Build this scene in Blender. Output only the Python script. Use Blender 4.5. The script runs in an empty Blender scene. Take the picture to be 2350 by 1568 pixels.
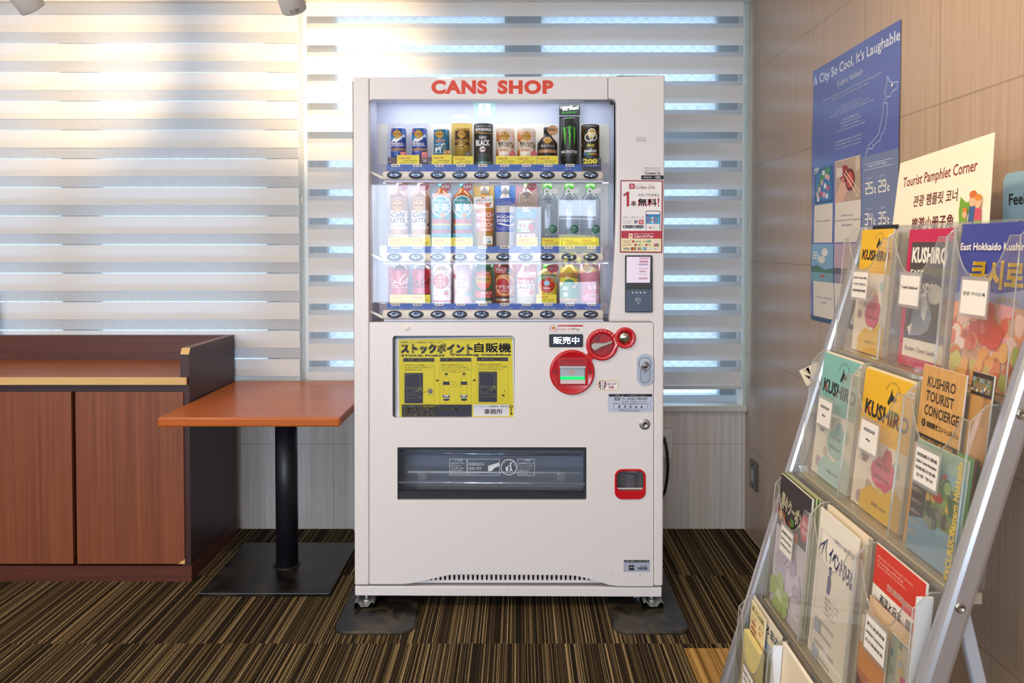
import bpy, bmesh, math, random
from mathutils import Vector, Matrix
random.seed(7)
S = bpy.context.scene
COL = S.collection
PI = math.pi
# ------------------------------------------------------------------ camera
F, CX, CY, PITCH, H = 1757.0, 1190.0, 607.0, math.radians(1.3), 1.247
cam = bpy.data.cameras.new('camera'); camo = bpy.data.objects.new('camera', cam); COL.objects.link(camo)
cam.sensor_width = 36.0; cam.lens = F / 2350 * 36
cam.shift_x = -(CX - 1175) / 2350; cam.shift_y = -(784 - CY) / 2350
camo.location = (0, 0, H); camo.rotation_euler = (PI / 2 - PITCH, 0, 0)
cam.clip_start = 0.02
cam.dof.use_dof = True; cam.dof.focus_distance = 2.62; cam.dof.aperture_fstop = 7.0
S.camera = camo
# ------------------------------------------------------------------ view and world
vs = S.view_settings
S.display_settings.display_device = 'sRGB'
vs.view_transform = 'Standard'; vs.look = 'None'; vs.gamma = 1.0; vs.exposure = 0.6; vs.use_curve_mapping = False
w = bpy.data.worlds.new('sky'); S.world = w; w.use_nodes = True
nt = w.node_tree; nt.nodes.clear()
tc = nt.nodes.new('ShaderNodeTexCoord'); sp = nt.nodes.new('ShaderNodeSeparateXYZ')
mr = nt.nodes.new('ShaderNodeMapRange'); mr.inputs[1].default_value = -0.2; mr.inputs[2].default_value = 0.2
mx = nt.nodes.new('ShaderNodeMix'); mx.data_type = 'RGBA'
mx.inputs[6].default_value = (6.6, 7.8, 9.6, 1)      # bright open sky on the street side
mx.inputs[7].default_value = (1.25, 1.7, 2.2, 1)       # shaded yard behind the blinds
bg = nt.nodes.new('ShaderNodeBackground'); wo = nt.nodes.new('ShaderNodeOutputWorld')
L = nt.links.new
L(tc.outputs['Generated'], sp.inputs[0]); L(sp.outputs[1], mr.inputs[0]); L(mr.outputs[0], mx.inputs[0])
L(mx.outputs[2], bg.inputs[0]); L(bg.outputs[0], wo.inputs[0])

def lamp(kind, name, loc, energy, color, target=None, parent=None, **k):
    d = bpy.data.lights.new(name, kind); d.energy = energy; d.color = color
    for a, b in k.items(): setattr(d, a, b)
    o = bpy.data.objects.new(name, d); COL.objects.link(o); o.location = loc
    if target is not None:
        o.rotation_euler = (Vector(target) - Vector(loc)).to_track_quat('-Z', 'Y').to_euler()
    return o
WARM = (1.0, 0.74, 0.46)
# street windows behind the viewer and yard windows: portals that guide the sampling of daylight
def portal(loc, sx, sy, target):
    o = lamp('AREA', 'window_portal', loc, 1, (1, 1, 1), target, shape='RECTANGLE', size=sx, size_y=sy)
    o.data.cycles.is_portal = True
    o['kind'] = 'helper'
portal((-1.65, -3.28, 1.35), 3.9, 1.5, (-1.65, 0, 1.35))
# ceiling downlights (their housings are built with the ceiling)
DOWN = [(-0.54, -2.1), (-2.4, -2.1), (-0.54, -0.4), (-2.4, -0.4), (0.35, 0.9), (-1.2, 1.0), (-2.9, 1.1)]
for x, y in DOWN:
    lamp('AREA', 'downlight_lamp', (x, y, 2.488), 15.0 if x < -1 and y > 0 else 4.5, (1.0, 0.78, 0.55) if x < -1 and y > 0 else (1.0, 0.88, 0.74), (x, y, 0), shape='DISK', size=0.15)
CAM_DONE = 1
# ------------------------------------------------------------------ pixel rays -> points of the place
def ray(u, v):
    a = (u - CX) / F; b = -(v - CY) / F
    return Vector((a, math.cos(PITCH) + b * math.sin(PITCH), -math.sin(PITCH) + b * math.cos(PITCH)))
EYE = Vector((0, 0, H))
def onY(u, v, Y):
    d = ray(u, v); return EYE + d * (Y / d.y)
def onX(u, v, X):
    d = ray(u, v); return EYE + d * (X / d.x)
def onZ(u, v, Z):
    d = ray(u, v); return EYE + d * ((Z - H) / d.z)
# ------------------------------------------------------------------ materials
def lin(h):
    h = h.lstrip('#'); r = []
    for i in (0, 2, 4):
        c = int(h[i:i + 2], 16) / 255
        r.append(c / 12.92 if c <= 0.04045 else ((c + 0.055) / 1.055) ** 2.4)
    return (*r, 1.0)
MC = {}
def newmat(name):
    m = bpy.data.materials.new(name); m.use_nodes = True
    n = m.node_tree.nodes; n.clear()
    out = n.new('ShaderNodeOutputMaterial')
    return m, n, m.node_tree.links.new, out
def M(h, r=0.5, m=0.0, em=0.0, coat=0.0, spec=0.5):
    k = (h, r, m, em, coat, spec)
    if k in MC: return MC[k]
    ma, n, l, out = newmat('surface_' + h)
    b = n.new('ShaderNodeBsdfPrincipled')
    b.inputs['Base Color'].default_value = lin(h); b.inputs['Roughness'].default_value = r
    b.inputs['Metallic'].default_value = m; b.inputs['Coat Weight'].default_value = coat
    b.inputs['Specular IOR Level'].default_value = spec
    if em:
        b.inputs['Emission Color'].default_value = lin(h); b.inputs['Emission Strength'].default_value = em
    l(b.outputs[0], out.inputs[0]); MC[k] = ma; return ma
def math_node(n, l, op, a, b=None):
    x = n.new('ShaderNodeMath'); x.operation = op
    for i, q in enumerate((a, b)):
        if q is None: continue
        if isinstance(q, (int, float)): x.inputs[i].default_value = q
        else: l(q, x.inputs[i])
    return x.outputs[0]
def clear(name, tint='#ffffff', base=0.04, haze=0.0, rough=0.02, bump=0.0, hazecol='#ffffff', bscale=6.0):
    """thin clear sheet: transparent + mirror by Schlick, optional milky haze"""
    ma, n, l, out = newmat(name)
    t = n.new('ShaderNodeBsdfTransparent'); t.inputs[0].default_value = lin(tint)
    g = n.new('ShaderNodeBsdfGlossy'); g.inputs['Roughness'].default_value = rough
    lw = n.new('ShaderNodeLayerWeight'); lw.inputs[0].default_value = 0.5
    p5 = math_node(n, l, 'POWER', lw.outputs['Facing'], 5.0)
    fac = math_node(n, l, 'ADD', math_node(n, l, 'MULTIPLY', p5, 1 - base), base)
    mixs = n.new('ShaderNodeMixShader')
    l(fac, mixs.inputs[0])
    src = t.outputs[0]
    if haze:
        d = n.new('ShaderNodeBsdfDiffuse'); d.inputs[0].default_value = lin(hazecol)
        tr = n.new('ShaderNodeBsdfTranslucent'); tr.inputs[0].default_value = lin(hazecol)
        m0 = n.new('ShaderNodeMixShader'); m0.inputs[0].default_value = 0.5; l(d.outputs[0], m0.inputs[1]); l(tr.outputs[0], m0.inputs[2])
        m1 = n.new('ShaderNodeMixShader'); m1.inputs[0].default_value = haze; l(t.outputs[0], m1.inputs[1]); l(m0.outputs[0], m1.inputs[2])
        src = m1.outputs[0]
    l(src, mixs.inputs[1]); l(g.outputs[0], mixs.inputs[2])
    if bump:
        tcn = n.new('ShaderNodeTexCoord'); no = n.new('ShaderNodeTexNoise'); no.inputs['Scale'].default_value = bscale; no.inputs['Detail'].default_value = 1.0
        bp = n.new('ShaderNodeBump'); bp.inputs['Strength'].default_value = bump; bp.inputs['Distance'].default_value = 0.02
        l(tcn.outputs['Object'], no.inputs[0]); l(no.outputs[0], bp.inputs['Height']); l(bp.outputs[0], g.inputs['Normal'])
    l(mixs.outputs[0], out.inputs[0]); return ma
def grain(name, c1, c2, axis='Z', scale=60, stretch=0.03, rough=0.4, c3=None, coat=0.0, amount=1.0, bump=0.0):
    """wood grain running along an axis"""
    ma, n, l, out = newmat(name)
    b = n.new('ShaderNodeBsdfPrincipled'); b.inputs['Roughness'].default_value = rough; b.inputs['Coat Weight'].default_value = coat
    b.inputs['Coat Roughness'].default_value = 0.15
    t = n.new('ShaderNodeTexCoord'); mp = n.new('ShaderNodeMapping')
    s = [scale] * 3; s['XYZ'.index(axis)] = scale * stretch; mp.inputs['Scale'].default_value = s
    l(t.outputs['Object'], mp.inputs[0])
    no = n.new('ShaderNodeTexNoise'); no.inputs['Scale'].default_value = 1.0; no.inputs['Detail'].default_value = 5.0; no.inputs['Roughness'].default_value = 0.62
    no.inputs['Distortion'].default_value = 0.3
    l(mp.outputs[0], no.inputs[0])
    n2 = n.new('ShaderNodeTexNoise'); n2.inputs['Scale'].default_value = 0.16; n2.inputs['Detail'].default_value = 2.0; l(mp.outputs[0], n2.inputs[0])
    cr = n.new('ShaderNodeValToRGB'); e = cr.color_ramp.elements
    e[0].position = 0.34; e[0].color = lin(c1); e[1].position = 0.66; e[1].color = lin(c2)
    if c3:
        q = e.new(0.8); q.color = lin(c3)
    ad = math_node(n, l, 'ADD', math_node(n, l, 'MULTIPLY', no.outputs[0], 0.7), math_node(n, l, 'MULTIPLY', n2.outputs[0], 0.3))
    l(ad, cr.inputs[0]); l(cr.outputs[0], b.inputs['Base Color'])
    l(b.outputs[0], out.inputs[0]); return ma
# ------------------------------------------------------------------ objects
ORG = {}
def thing(name, label, cat, loc=(0, 0, 0), group=None):
    o = bpy.data.objects.new(name, None); COL.objects.link(o); o.location = loc; o.empty_display_size = 0.05
    o['label'] = label; o['category'] = cat
    if group: o['group'] = group
    ORG[o.name] = Vector(loc); return o
def tag(o, label, cat, group=None):
    o['label'] = label; o['category'] = cat
    if group: o['group'] = group
    return o
def structure(o):
    o['kind'] = 'structure'; return o
class MB:
    """collects shapes in world coordinates and links them as ONE mesh object"""
    def __init__(s): s.v = []; s.f = []; s.m = []; s.mats = []; s.sm = []
    def mi(s, m):
        if m not in s.mats: s.mats.append(m)
        return s.mats.index(m)
    def add(s, vs, fs, m, smooth=False):
        k = len(s.v); i = s.mi(m)
        s.v += [Vector(q) for q in vs]
        for f in fs: s.f.append([k + a for a in f]); s.m.append(i); s.sm.append(smooth)
        return s
    def box(s, x0, x1, y0, y1, z0, z1, m):
        v = [(x, y, z) for x in (x0, x1) for y in (y0, y1) for z in (z0, z1)]
        return s.add(v, [(0, 1, 3, 2), (4, 6, 7, 5), (0, 4, 5, 1), (2, 3, 7, 6), (0, 2, 6, 4), (1, 5, 7, 3)], m)
    def hexa(s, c, m):
        """8 corners: 4 of one face, then the 4 opposite ones in the same order"""
        return s.add(c, [(0, 1, 2, 3), (7, 6, 5, 4), (0, 4, 5, 1), (1, 5, 6, 2), (2, 6, 7, 3), (3, 7, 4, 0)], m)
    def quad(s, a, b, c, d, m): return s.add([a, b, c, d], [(0, 1, 2, 3)], m)
    def tube(s, pts, r, m, seg=10, closed=False):
        pts = [Vector(p) for p in pts]; n = len(pts); vs = []; fs = []
        rr = r if isinstance(r, (list, tuple)) else [r] * n
        up = None
        for i, p in enumerate(pts):
            d = (pts[min(i + 1, n - 1)] - pts[max(i - 1, 0)]).normalized()
            if up is None:
                up = Vector((0, 0, 1)) if abs(d.z) < 0.9 else Vector((1, 0, 0))
            a = d.cross(up).normalized(); b = a.cross(d).normalized(); up = b
            for j in range(seg):
                t = 2 * PI * j / seg; vs.append(p + (a * math.cos(t) + b * math.sin(t)) * rr[i])
        for i in range(n - 1):
            for j in range(seg):
                k = (j + 1) % seg; fs.append((i * seg + j, i * seg + k, (i + 1) * seg + k, (i + 1) * seg + j))
        s.add(vs, fs, m, True)
        s.add(vs[:seg], [tuple(range(seg))[::-1]], m); s.add(vs[-seg:], [tuple(range(seg))], m)
        return s
    def lathe(s, prof, c, m, seg=28, axis=(0, 0, 1), sm=True, cap=True):
        """prof: (radius, distance along axis) pairs from c; m may be a list of (upto index, material)"""
        ax = Vector(axis).normalized(); a = ax.orthogonal().normalized(); b = ax.cross(a); c = Vector(c)
        vs = []; fs = []
        for r, h in prof:
            for j in range(seg):
                t = 2 * PI * j / seg; vs.append(c + ax * h + (a * math.cos(t) + b * math.sin(t)) * r)
        for i in range(len(prof) - 1):
            for j in range(seg):
                k = (j + 1) % seg; fs.append((i * seg + j, i * seg + k, (i + 1) * seg + k, (i + 1) * seg + j))
        s.add(vs, fs, m, sm)
        if cap:
            if prof[0][0] > 1e-5: s.add(vs[:seg], [tuple(range(seg))[::-1]], m)
            if prof[-1][0] > 1e-5: s.add(vs[-seg:], [tuple(range(seg))], m)
        return s
    def plate(s, outer, holes, m, fn, d0, d1, back=False):
        """flat plate with holes: outlines in (u, v); fn(u, v, depth) -> point; front at d0, edges back to d1"""
        from mathutils.geometry import tessellate_polygon
        loops = [outer] + list(holes)
        flat = [p for lp in loops for p in lp]
        tri = tessellate_polygon([[Vector((p[0], p[1], 0)) for p in lp] for lp in loops])
        s.add([fn(p[0], p[1], d0) for p in flat], [t for t in tri], m)
        if back: s.add([fn(p[0], p[1], d1) for p in flat], [t[::-1] for t in tri], m)
        for lp in loops:
            n = len(lp)
            s.add([fn(p[0], p[1], d0) for p in lp] + [fn(p[0], p[1], d1) for p in lp],
                  [(i, (i + 1) % n, n + (i + 1) % n, n + i) for i in range(n)], m)
        return s
    def build(s, name, parent=None, loc=None, bevel=0.0, seg=2, sub=0):
        if parent is not None:
            r = parent
            while r.parent: r = r.parent
            org = ORG[r.name]
        else:
            org = Vector(loc) if loc is not None else Vector((sum(v.x for v in s.v) / len(s.v), sum(v.y for v in s.v) / len(s.v), min(v.z for v in s.v)))
        me = bpy.data.meshes.new(name); me.from_pydata([v - org for v in s.v], [], s.f)
        for m in s.mats: me.materials.append(m)
        me.polygons.foreach_set('material_index', s.m); me.polygons.foreach_set('use_smooth', s.sm)
        bm = bmesh.new(); bm.from_mesh(me)
        bmesh.ops.remove_doubles(bm, verts=bm.verts, dist=1e-5)
        bmesh.ops.recalc_face_normals(bm, faces=bm.faces); bm.to_mesh(me); bm.free()
        o = bpy.data.objects.new(name, me); COL.objects.link(o)
        if parent is not None: o.parent = parent
        else: o.location = org; ORG[o.name] = org
        if bevel:
            b = o.modifiers.new('soft_edge', 'BEVEL'); b.width = bevel; b.segments = seg; b.limit_method = 'ANGLE'; b.angle_limit = math.radians(40); b.harden_normals = False
        if any(s.sm):
            pass
        return o
def boxo(name, x0, x1, y0, y1, z0, z1, m, parent=None, bevel=0.0):
    return MB().box(x0, x1, y0, y1, z0, z1, m).build(name, parent, bevel=bevel)
# ------------------------------------------------------------------ printed artwork (flat or wrapped)
_fc = bpy.data.curves.new('type', 'FONT'); _fo = bpy.data.objects.new('type', _fc)
_TC = {}
def glyphs(txt, bold=0.0, sp=1.0, res=2):
    k = (txt, bold, sp, res)
    if k not in _TC:
        _fc.body = txt; _fc.offset = bold; _fc.space_character = sp; _fc.resolution_u = res
        me = _fo.to_mesh()
        _TC[k] = ([(v.co.x, v.co.y) for v in me.vertices], [tuple(p.vertices) for p in me.polygons]) if me else ([], [])
        _fo.to_mesh_clear()
    return _TC[k]
def rrect_pts(u0, v0, u1, v1, r, n=5):
    r = min(r, abs(u1 - u0) / 2, abs(v1 - v0) / 2); p = []
    for cx, cy, a in ((u1 - r, v1 - r, 0), (u0 + r, v1 - r, 90), (u0 + r, v0 + r, 180), (u1 - r, v0 + r, 270)):
        for i in range(n + 1):
            t = math.radians(a + 90 * i / n); p.append((cx + r * math.cos(t), cy + r * math.sin(t)))
    return p
def ell_pts(cu, cv, ru, rv, n=28, a0=0, a1=360):
    full = abs(a1 - a0) >= 360
    return [(cu + ru * math.cos(math.radians(a0 + (a1 - a0) * i / (n if full else n - 1))), cv + rv * math.sin(math.radians(a0 + (a1 - a0) * i / (n if full else n - 1)))) for i in range(n)]
class Art:
    def __init__(s): s.it = []; s.n = 0
    def put(s, vs, fs, m, la=None):
        s.n += 1
        s.it.append((vs, fs, m, s.n if la is None else la)); return s
    def poly(s, pts, m, la=None): return s.put(list(pts), [tuple(range(len(pts)))], m, la)
    def R(s, u0, v0, u1, v1, m, r=0, la=None):
        return s.poly(rrect_pts(u0, v0, u1, v1, r) if r else [(u0, v0), (u1, v0), (u1, v1), (u0, v1)], m, la)
    def E(s, cu, cv, ru, rv, m, n=28, la=None): return s.poly(ell_pts(cu, cv, ru, rv, n), m, la)
    def ring(s, cu, cv, ru, rv, w, m, n=28, a0=0, a1=360, la=None):
        full = abs(a1 - a0) >= 360
        o = ell_pts(cu, cv, ru, rv, n, a0, a1); i = ell_pts(cu, cv, ru - w, rv - w, n, a0, a1)
        k = n if full else n - 1
        return s.put(o + i, [(j, (j + 1) % n, n + (j + 1) % n, n + j) for j in range(k)], m, la)
    def frame(s, u0, v0, u1, v1, w, m, la=None):
        s.n += 1; n = s.n if la is None else la
        for a in ((u0, v0, u1, v0 + w), (u0, v1 - w, u1, v1), (u0, v0 + w, u0 + w, v1 - w), (u1 - w, v0 + w, u1, v1 - w)): s.R(*a, m, 0, n)
        return s
    def line(s, pts, w, m, la=None):
        """stroke of constant or per-point width"""
        ww = w if isinstance(w, (list, tuple)) else [w] * len(pts); n = len(pts); a = []; b = []
        for i, p in enumerate(pts):
            q0 = pts[max(i - 1, 0)]; q1 = pts[min(i + 1, n - 1)]
            dx, dy = q1[0] - q0[0], q1[1] - q0[1]; d = math.hypot(dx, dy) or 1
            ox, oy = -dy / d * ww[i] / 2, dx / d * ww[i] / 2
            a.append((p[0] + ox, p[1] + oy)); b.append((p[0] - ox, p[1] - oy))
        return s.put(a + b, [(i, i + 1, n + i + 1, n + i) for i in range(n - 1)], m, la)
    def T(s, txt, u0, v0, u1, v1, m, bold=0.0, sk=0.0, rot=0.0, la=None, res=2, sp=1.0):
        """lettering stretched to fill the box; dense scripts are struck twice to look bold"""
        if la is None: s.n += 1; la = s.n
        if bold and any(ord(c) > 0x2000 for c in txt):
            k = bold * 0.55 * abs(v1 - v0)
            for du, dv in ((-k, -k), (k, -k), (k, k), (-k, k)): s.T(txt, u0 + k + du, v0 + k + dv, u1 - k + du, v1 - k + dv, m, 0.0, sk, rot, la, res, sp)
            return s
        vs, fs = glyphs(txt, bold, sp, res)
        if not vs: return s
        xa = min(p[0] for p in vs); xb = max(p[0] for p in vs); ya = min(p[1] for p in vs); yb = max(p[1] for p in vs)
        if xb - xa < 1e-6: xb = xa + 1
        if yb - ya < 0.2: yb = ya + 0.2
        cu, cv = (u0 + u1) / 2, (v0 + v1) / 2; c, sn = math.cos(math.radians(rot)), math.sin(math.radians(rot)); out = []
        for x, y in vs:
            u = u0 + (x - xa) / (xb - xa) * (u1 - u0); v = v1 - (y - ya) / (yb - ya) * (v1 - v0)
            u += sk * (cv - v)
            du, dv = u - cu, v - cv; out.append((cu + du * c - dv * sn, cv + du * sn + dv * c))
        return s.put(out, fs, m, la)
    def lines(s, txts, u0, v0, u1, v1, m, bold=0.0, gap=0.35, fit=True):
        n = len(txts); h = (v1 - v0) / (n + (n - 1) * gap); mxl = max(len(t) for t in txts)
        for i, t in enumerate(txts):
            if t: s.T(t, u0, v0 + i * h * (1 + gap), u0 + (u1 - u0) * (len(t) / mxl), v0 + i * h * (1 + gap) + h, m, bold, la=9 if False else None, res=1)
        return s
    def build(s, name, fn, parent=None, loc=None, cut=None, extra=None, compact=True):
        """fn(u, v, layer) -> point; cut=(du, dv) slices shapes so they can bend"""
        mb = MB() if extra is None else extra
        lay = sorted(set(i[3] for i in s.it)); rank = {a: (k if compact else a) for k, a in enumerate(lay)}
        for vs, fs, m, la in s.it:
            if cut:
                bm = bmesh.new(); bv = [bm.verts.new((p[0], p[1], 0)) for p in vs]
                for f in fs:
                    try: bm.faces.new([bv[i] for i in f])
                    except ValueError: pass
                for ax in (0, 1):
                    if not cut[ax]: continue
                    lo = min(p[ax] for p in vs); hi = max(p[ax] for p in vs); k = math.ceil(lo / cut[ax])
                    while k * cut[ax] < hi:
                        no = (1, 0, 0) if ax == 0 else (0, 1, 0); co = (k * cut[ax], 0, 0) if ax == 0 else (0, k * cut[ax], 0)
                        bmesh.ops.bisect_plane(bm, geom=bm.verts[:] + bm.edges[:] + bm.faces[:], plane_co=co, plane_no=no, dist=1e-5); k += 1
                bm.verts.index_update()
                vs = [(q.co.x, q.co.y) for q in bm.verts]; fs = [[q.index for q in f.verts] for f in bm.faces]; bm.free()
            mb.add([fn(p[0], p[1], rank[la]) for p in vs], fs, m)
        return mb.build2(name, parent, loc)
def _b2(s, name, parent=None, loc=None):
    """build without welding (layers lie close together)"""
    if parent is not None:
        r = parent
        while r.parent: r = r.parent
        org = ORG[r.name]
    else:
        org = Vector(loc) if loc is not None else sum(s.v, Vector()) / len(s.v)
    me = bpy.data.meshes.new(name); me.from_pydata([v - org for v in s.v], [], s.f)
    for m in s.mats: me.materials.append(m)
    me.polygons.foreach_set('material_index', s.m); me.polygons.foreach_set('use_smooth', s.sm); me.update()
    o = bpy.data.objects.new(name, me); COL.objects.link(o)
    if parent is not None: o.parent = parent
    else: o.location = org; ORG[o.name] = org
    return o
MB.build2 = _b2
# ================================================================== THE ROOM
YB, XW, ZC = 3.36, 1.0, 2.5           # window wall, panelled wall, ceiling
XL, YS = -4.2, -3.2                    # far left wall, street wall behind the viewer
white = M('#e9e7e2', 0.6)
alu = M('#c9d2d8', 0.35)
# carpet tiles with random loop stripes
def carpet(name, cols, pos, strip=0.0031, tile=0.5, y0=2.38, x0=0.07):
    ma, n, l, out = newmat(name)
    b = n.new('ShaderNodeBsdfPrincipled'); b.inputs['Roughness'].default_value = 0.95; b.inputs['Specular IOR Level'].default_value = 0.1
    g = n.new('ShaderNodeNewGeometry'); sx = n.new('ShaderNodeSeparateXYZ'); l(g.outputs['Position'], sx.inputs[0])
    wob = n.new('ShaderNodeTexNoise'); wob.inputs['Scale'].default_value = 90; wob.inputs['Detail'].default_value = 1
    l(g.outputs['Position'], wob.inputs[0])
    xx = math_node(n, l, 'ADD', sx.outputs[0], math_node(n, l, 'MULTIPLY', math_node(n, l, 'SUBTRACT', wob.outputs[0], 0.5), 0.0022))
    ix = math_node(n, l, 'FLOOR', math_node(n, l, 'DIVIDE', math_node(n, l, 'SUBTRACT', sx.outputs[0], x0), tile))
    iy = math_node(n, l, 'FLOOR', math_node(n, l, 'DIVIDE', math_node(n, l, 'SUBTRACT', sx.outputs[1], y0), tile))
    st = math_node(n, l, 'FLOOR', math_node(n, l, 'DIVIDE', xx, strip))
    c1 = n.new('ShaderNodeCombineXYZ'); l(st, c1.inputs[0]); l(ix, c1.inputs[1]); l(iy, c1.inputs[2])
    wn = n.new('ShaderNodeTexWhiteNoise'); wn.noise_dimensions = '3D'; l(c1.outputs[0], wn.inputs[0])
    # broad bands of darker and lighter yarn
    c2 = n.new('ShaderNodeCombineXYZ'); l(math_node(n, l, 'FLOOR', math_node(n, l, 'DIVIDE', xx, strip * 7)), c2.inputs[0]); l(iy, c2.inputs[1])
    w2 = n.new('ShaderNodeTexWhiteNoise'); w2.noise_dimensions = '3D'; l(c2.outputs[0], w2.inputs[0])
    val = math_node(n, l, 'ADD', math_node(n, l, 'MULTIPLY', wn.outputs[0], 0.9), math_node(n, l, 'MULTIPLY', w2.outputs[0], 0.1))
    lo = n.new('ShaderNodeTexNoise'); lo.inputs['Scale'].default_value = 230; lo.inputs['Detail'].default_value = 2; l(g.outputs['Position'], lo.inputs[0])
    val = math_node(n, l, 'ADD', val, math_node(n, l, 'MULTIPLY', math_node(n, l, 'SUBTRACT', lo.outputs[0], 0.5), 0.3))
    cr = n.new('ShaderNodeValToRGB'); cr.color_ramp.interpolation = 'LINEAR'; e = cr.color_ramp.elements
    e[0].position = pos[0]; e[0].color = lin(cols[0]); e[1].position = pos[-1]; e[1].color = lin(cols[-1])
    for p, c in list(zip(pos, cols))[1:-1]:
        q = e.new(p); q.color = lin(c)
    l(val, cr.inputs[0]); l(cr.outputs[0], b.inputs['Base Color'])
    bp = n.new('ShaderNodeBump'); bp.inputs['Strength'].default_value = 0.5; bp.inputs['Distance'].default_value = 0.002
    l(val, bp.inputs['Height']); l(bp.outputs[0], b.inputs['Normal'])
    l(b.outputs[0], out.inputs[0]); return ma
floor_m = carpet('striped_carpet', ['#1d1710', '#292117', '#433624', '#72603f', '#b39a70'], [0.05, 0.47, 0.65, 0.82, 0.94], 0.0019)
structure(MB().box(XL, XW + 0.1, YS, YB + 0.1, -0.1, 0, floor_m).build('floor'))
structure(MB().box(XL, XW + 0.1, YS, YB + 0.2, ZC, ZC + 0.1, white).build('ceiling'))
# wood-look wall tiles with thin joints; the grid is given in metres
def tiles(name, c1, c2, ax, a0, aw, z0, zw, joint, rough=0.3, gs=120):
    ma, n, l, out = newmat(name)
    b = n.new('ShaderNodeBsdfPrincipled'); b.inputs['Roughness'].default_value = rough
    g = n.new('ShaderNodeNewGeometry'); sx = n.new('ShaderNodeSeparateXYZ'); l(g.outputs['Position'], sx.inputs[0])
    def dist(o, c0, wd):
        f = math_node(n, l, 'FRACT', math_node(n, l, 'DIVIDE', math_node(n, l, 'SUBTRACT', o, c0), wd))
        return math_node(n, l, 'MULTIPLY', math_node(n, l, 'MINIMUM', f, math_node(n, l, 'SUBTRACT', 1.0, f)), wd)
    da = dist(sx.outputs[ax], a0, aw); dz = dist(sx.outputs[2], z0, zw)
    jm = math_node(n, l, 'LESS_THAN', math_node(n, l, 'MINIMUM', da, dz), 0.0016)
    mp = n.new('ShaderNodeMapping'); mp.inputs['Scale'].default_value = (gs, gs, gs * 0.02); l(g.outputs['Position'], mp.inputs[0])
    no = n.new('ShaderNodeTexNoise'); no.inputs['Scale'].default_value = 1; no.inputs['Detail'].default_value = 5; no.inputs['Roughness'].default_value = 0.65; l(mp.outputs[0], no.inputs[0])
    cr = n.new('ShaderNodeValToRGB'); e = cr.color_ramp.elements
    e[0].position = 0.3; e[0].color = lin(c1); e[1].position = 0.62; e[1].color = lin(c2); l(no.outputs[0], cr.inputs[0])
    mxr = n.new('ShaderNodeMix'); mxr.data_type = 'RGBA'; l(jm, mxr.inputs[0]); l(cr.outputs[0], mxr.inputs[6]); mxr.inputs[7].default_value = lin(joint)
    l(mxr.outputs[2], b.inputs['Base Color'])
    bp = n.new('ShaderNodeBump'); bp.inputs['Strength'].default_value = 0.6; bp.inputs['Distance'].default_value = 0.001; bp.invert = True
    l(jm, bp.inputs['Height']); l(bp.outputs[0], b.inputs['Normal'])
    l(b.outputs[0], out.inputs[0]); return ma
wallR = tiles('tan_wood_wall_tile', '#a58c74', '#b69e87', 1, 3.0193, 0.3977, 1.5867, 0.4018, '#8f7a64', 0.28)
wallB = tiles('pale_wood_wall_tile', '#c2bab2', '#d9d2cb', 0, 0.985, 0.6, 0.3775, 0.6, '#b3aaa2', 0.35, 70)
plain = M('#dcd8d0', 0.7)
structure(MB().box(XW, XW + 0.1, YS, YB + 0.2, 0, ZC, wallR).build('wall_right'))
structure(MB().box(XL - 0.1, XL, YS, YB + 0.2, 0, ZC, plain).build('wall_left'))
# window wall: sill height 0.535, lintel 2.33, two openings with a pier between
SZ, LZ = 0.535, 2.33
b = MB()
b.box(XL, XW, YB, YB + 0.2, 0, SZ, wallB); b.box(XL, XW, YB, YB + 0.2, LZ, ZC, plain)
b.box(-1.05, -0.925, YB, YB + 0.2, SZ, LZ, white); b.box(XL, -3.3, YB, YB + 0.2, SZ, LZ, plain); b.box(0.97, XW, YB, YB + 0.2, SZ, LZ, white)
structure(b.build('wall_back'))
# street wall behind the viewer with three window openings and a door opening
b = MB(); yb = YS
OP = [(-1.62, -1.02, 0.62, 1.93), (-0.96, -0.74, 0.62, 1.84), (-0.70, -0.36, 0.62, 1.72), (-0.10, 0.24, 0.62, 1.70), (0.44, 0.93, 0.62, 1.78), (-3.6, -1.9, 0.7, 2.05)]
xs = sorted(set([XL, XW] + [o[0] for o in OP] + [o[1] for o in OP]))
for x0, x1 in zip(xs[:-1], xs[1:]):
    op = [o for o in OP if o[0] <= x0 + 1e-6 and o[1] >= x1 - 1e-6]
    if op:
        b.box(x0, x1, yb - 0.12, yb, 0, op[0][2], plain); b.box(x0, x1, yb - 0.12, yb, op[0][3], ZC, plain)
    else: b.box(x0, x1, yb - 0.12, yb, 0, ZC, plain)
structure(b.build('wall_street'))
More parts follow.
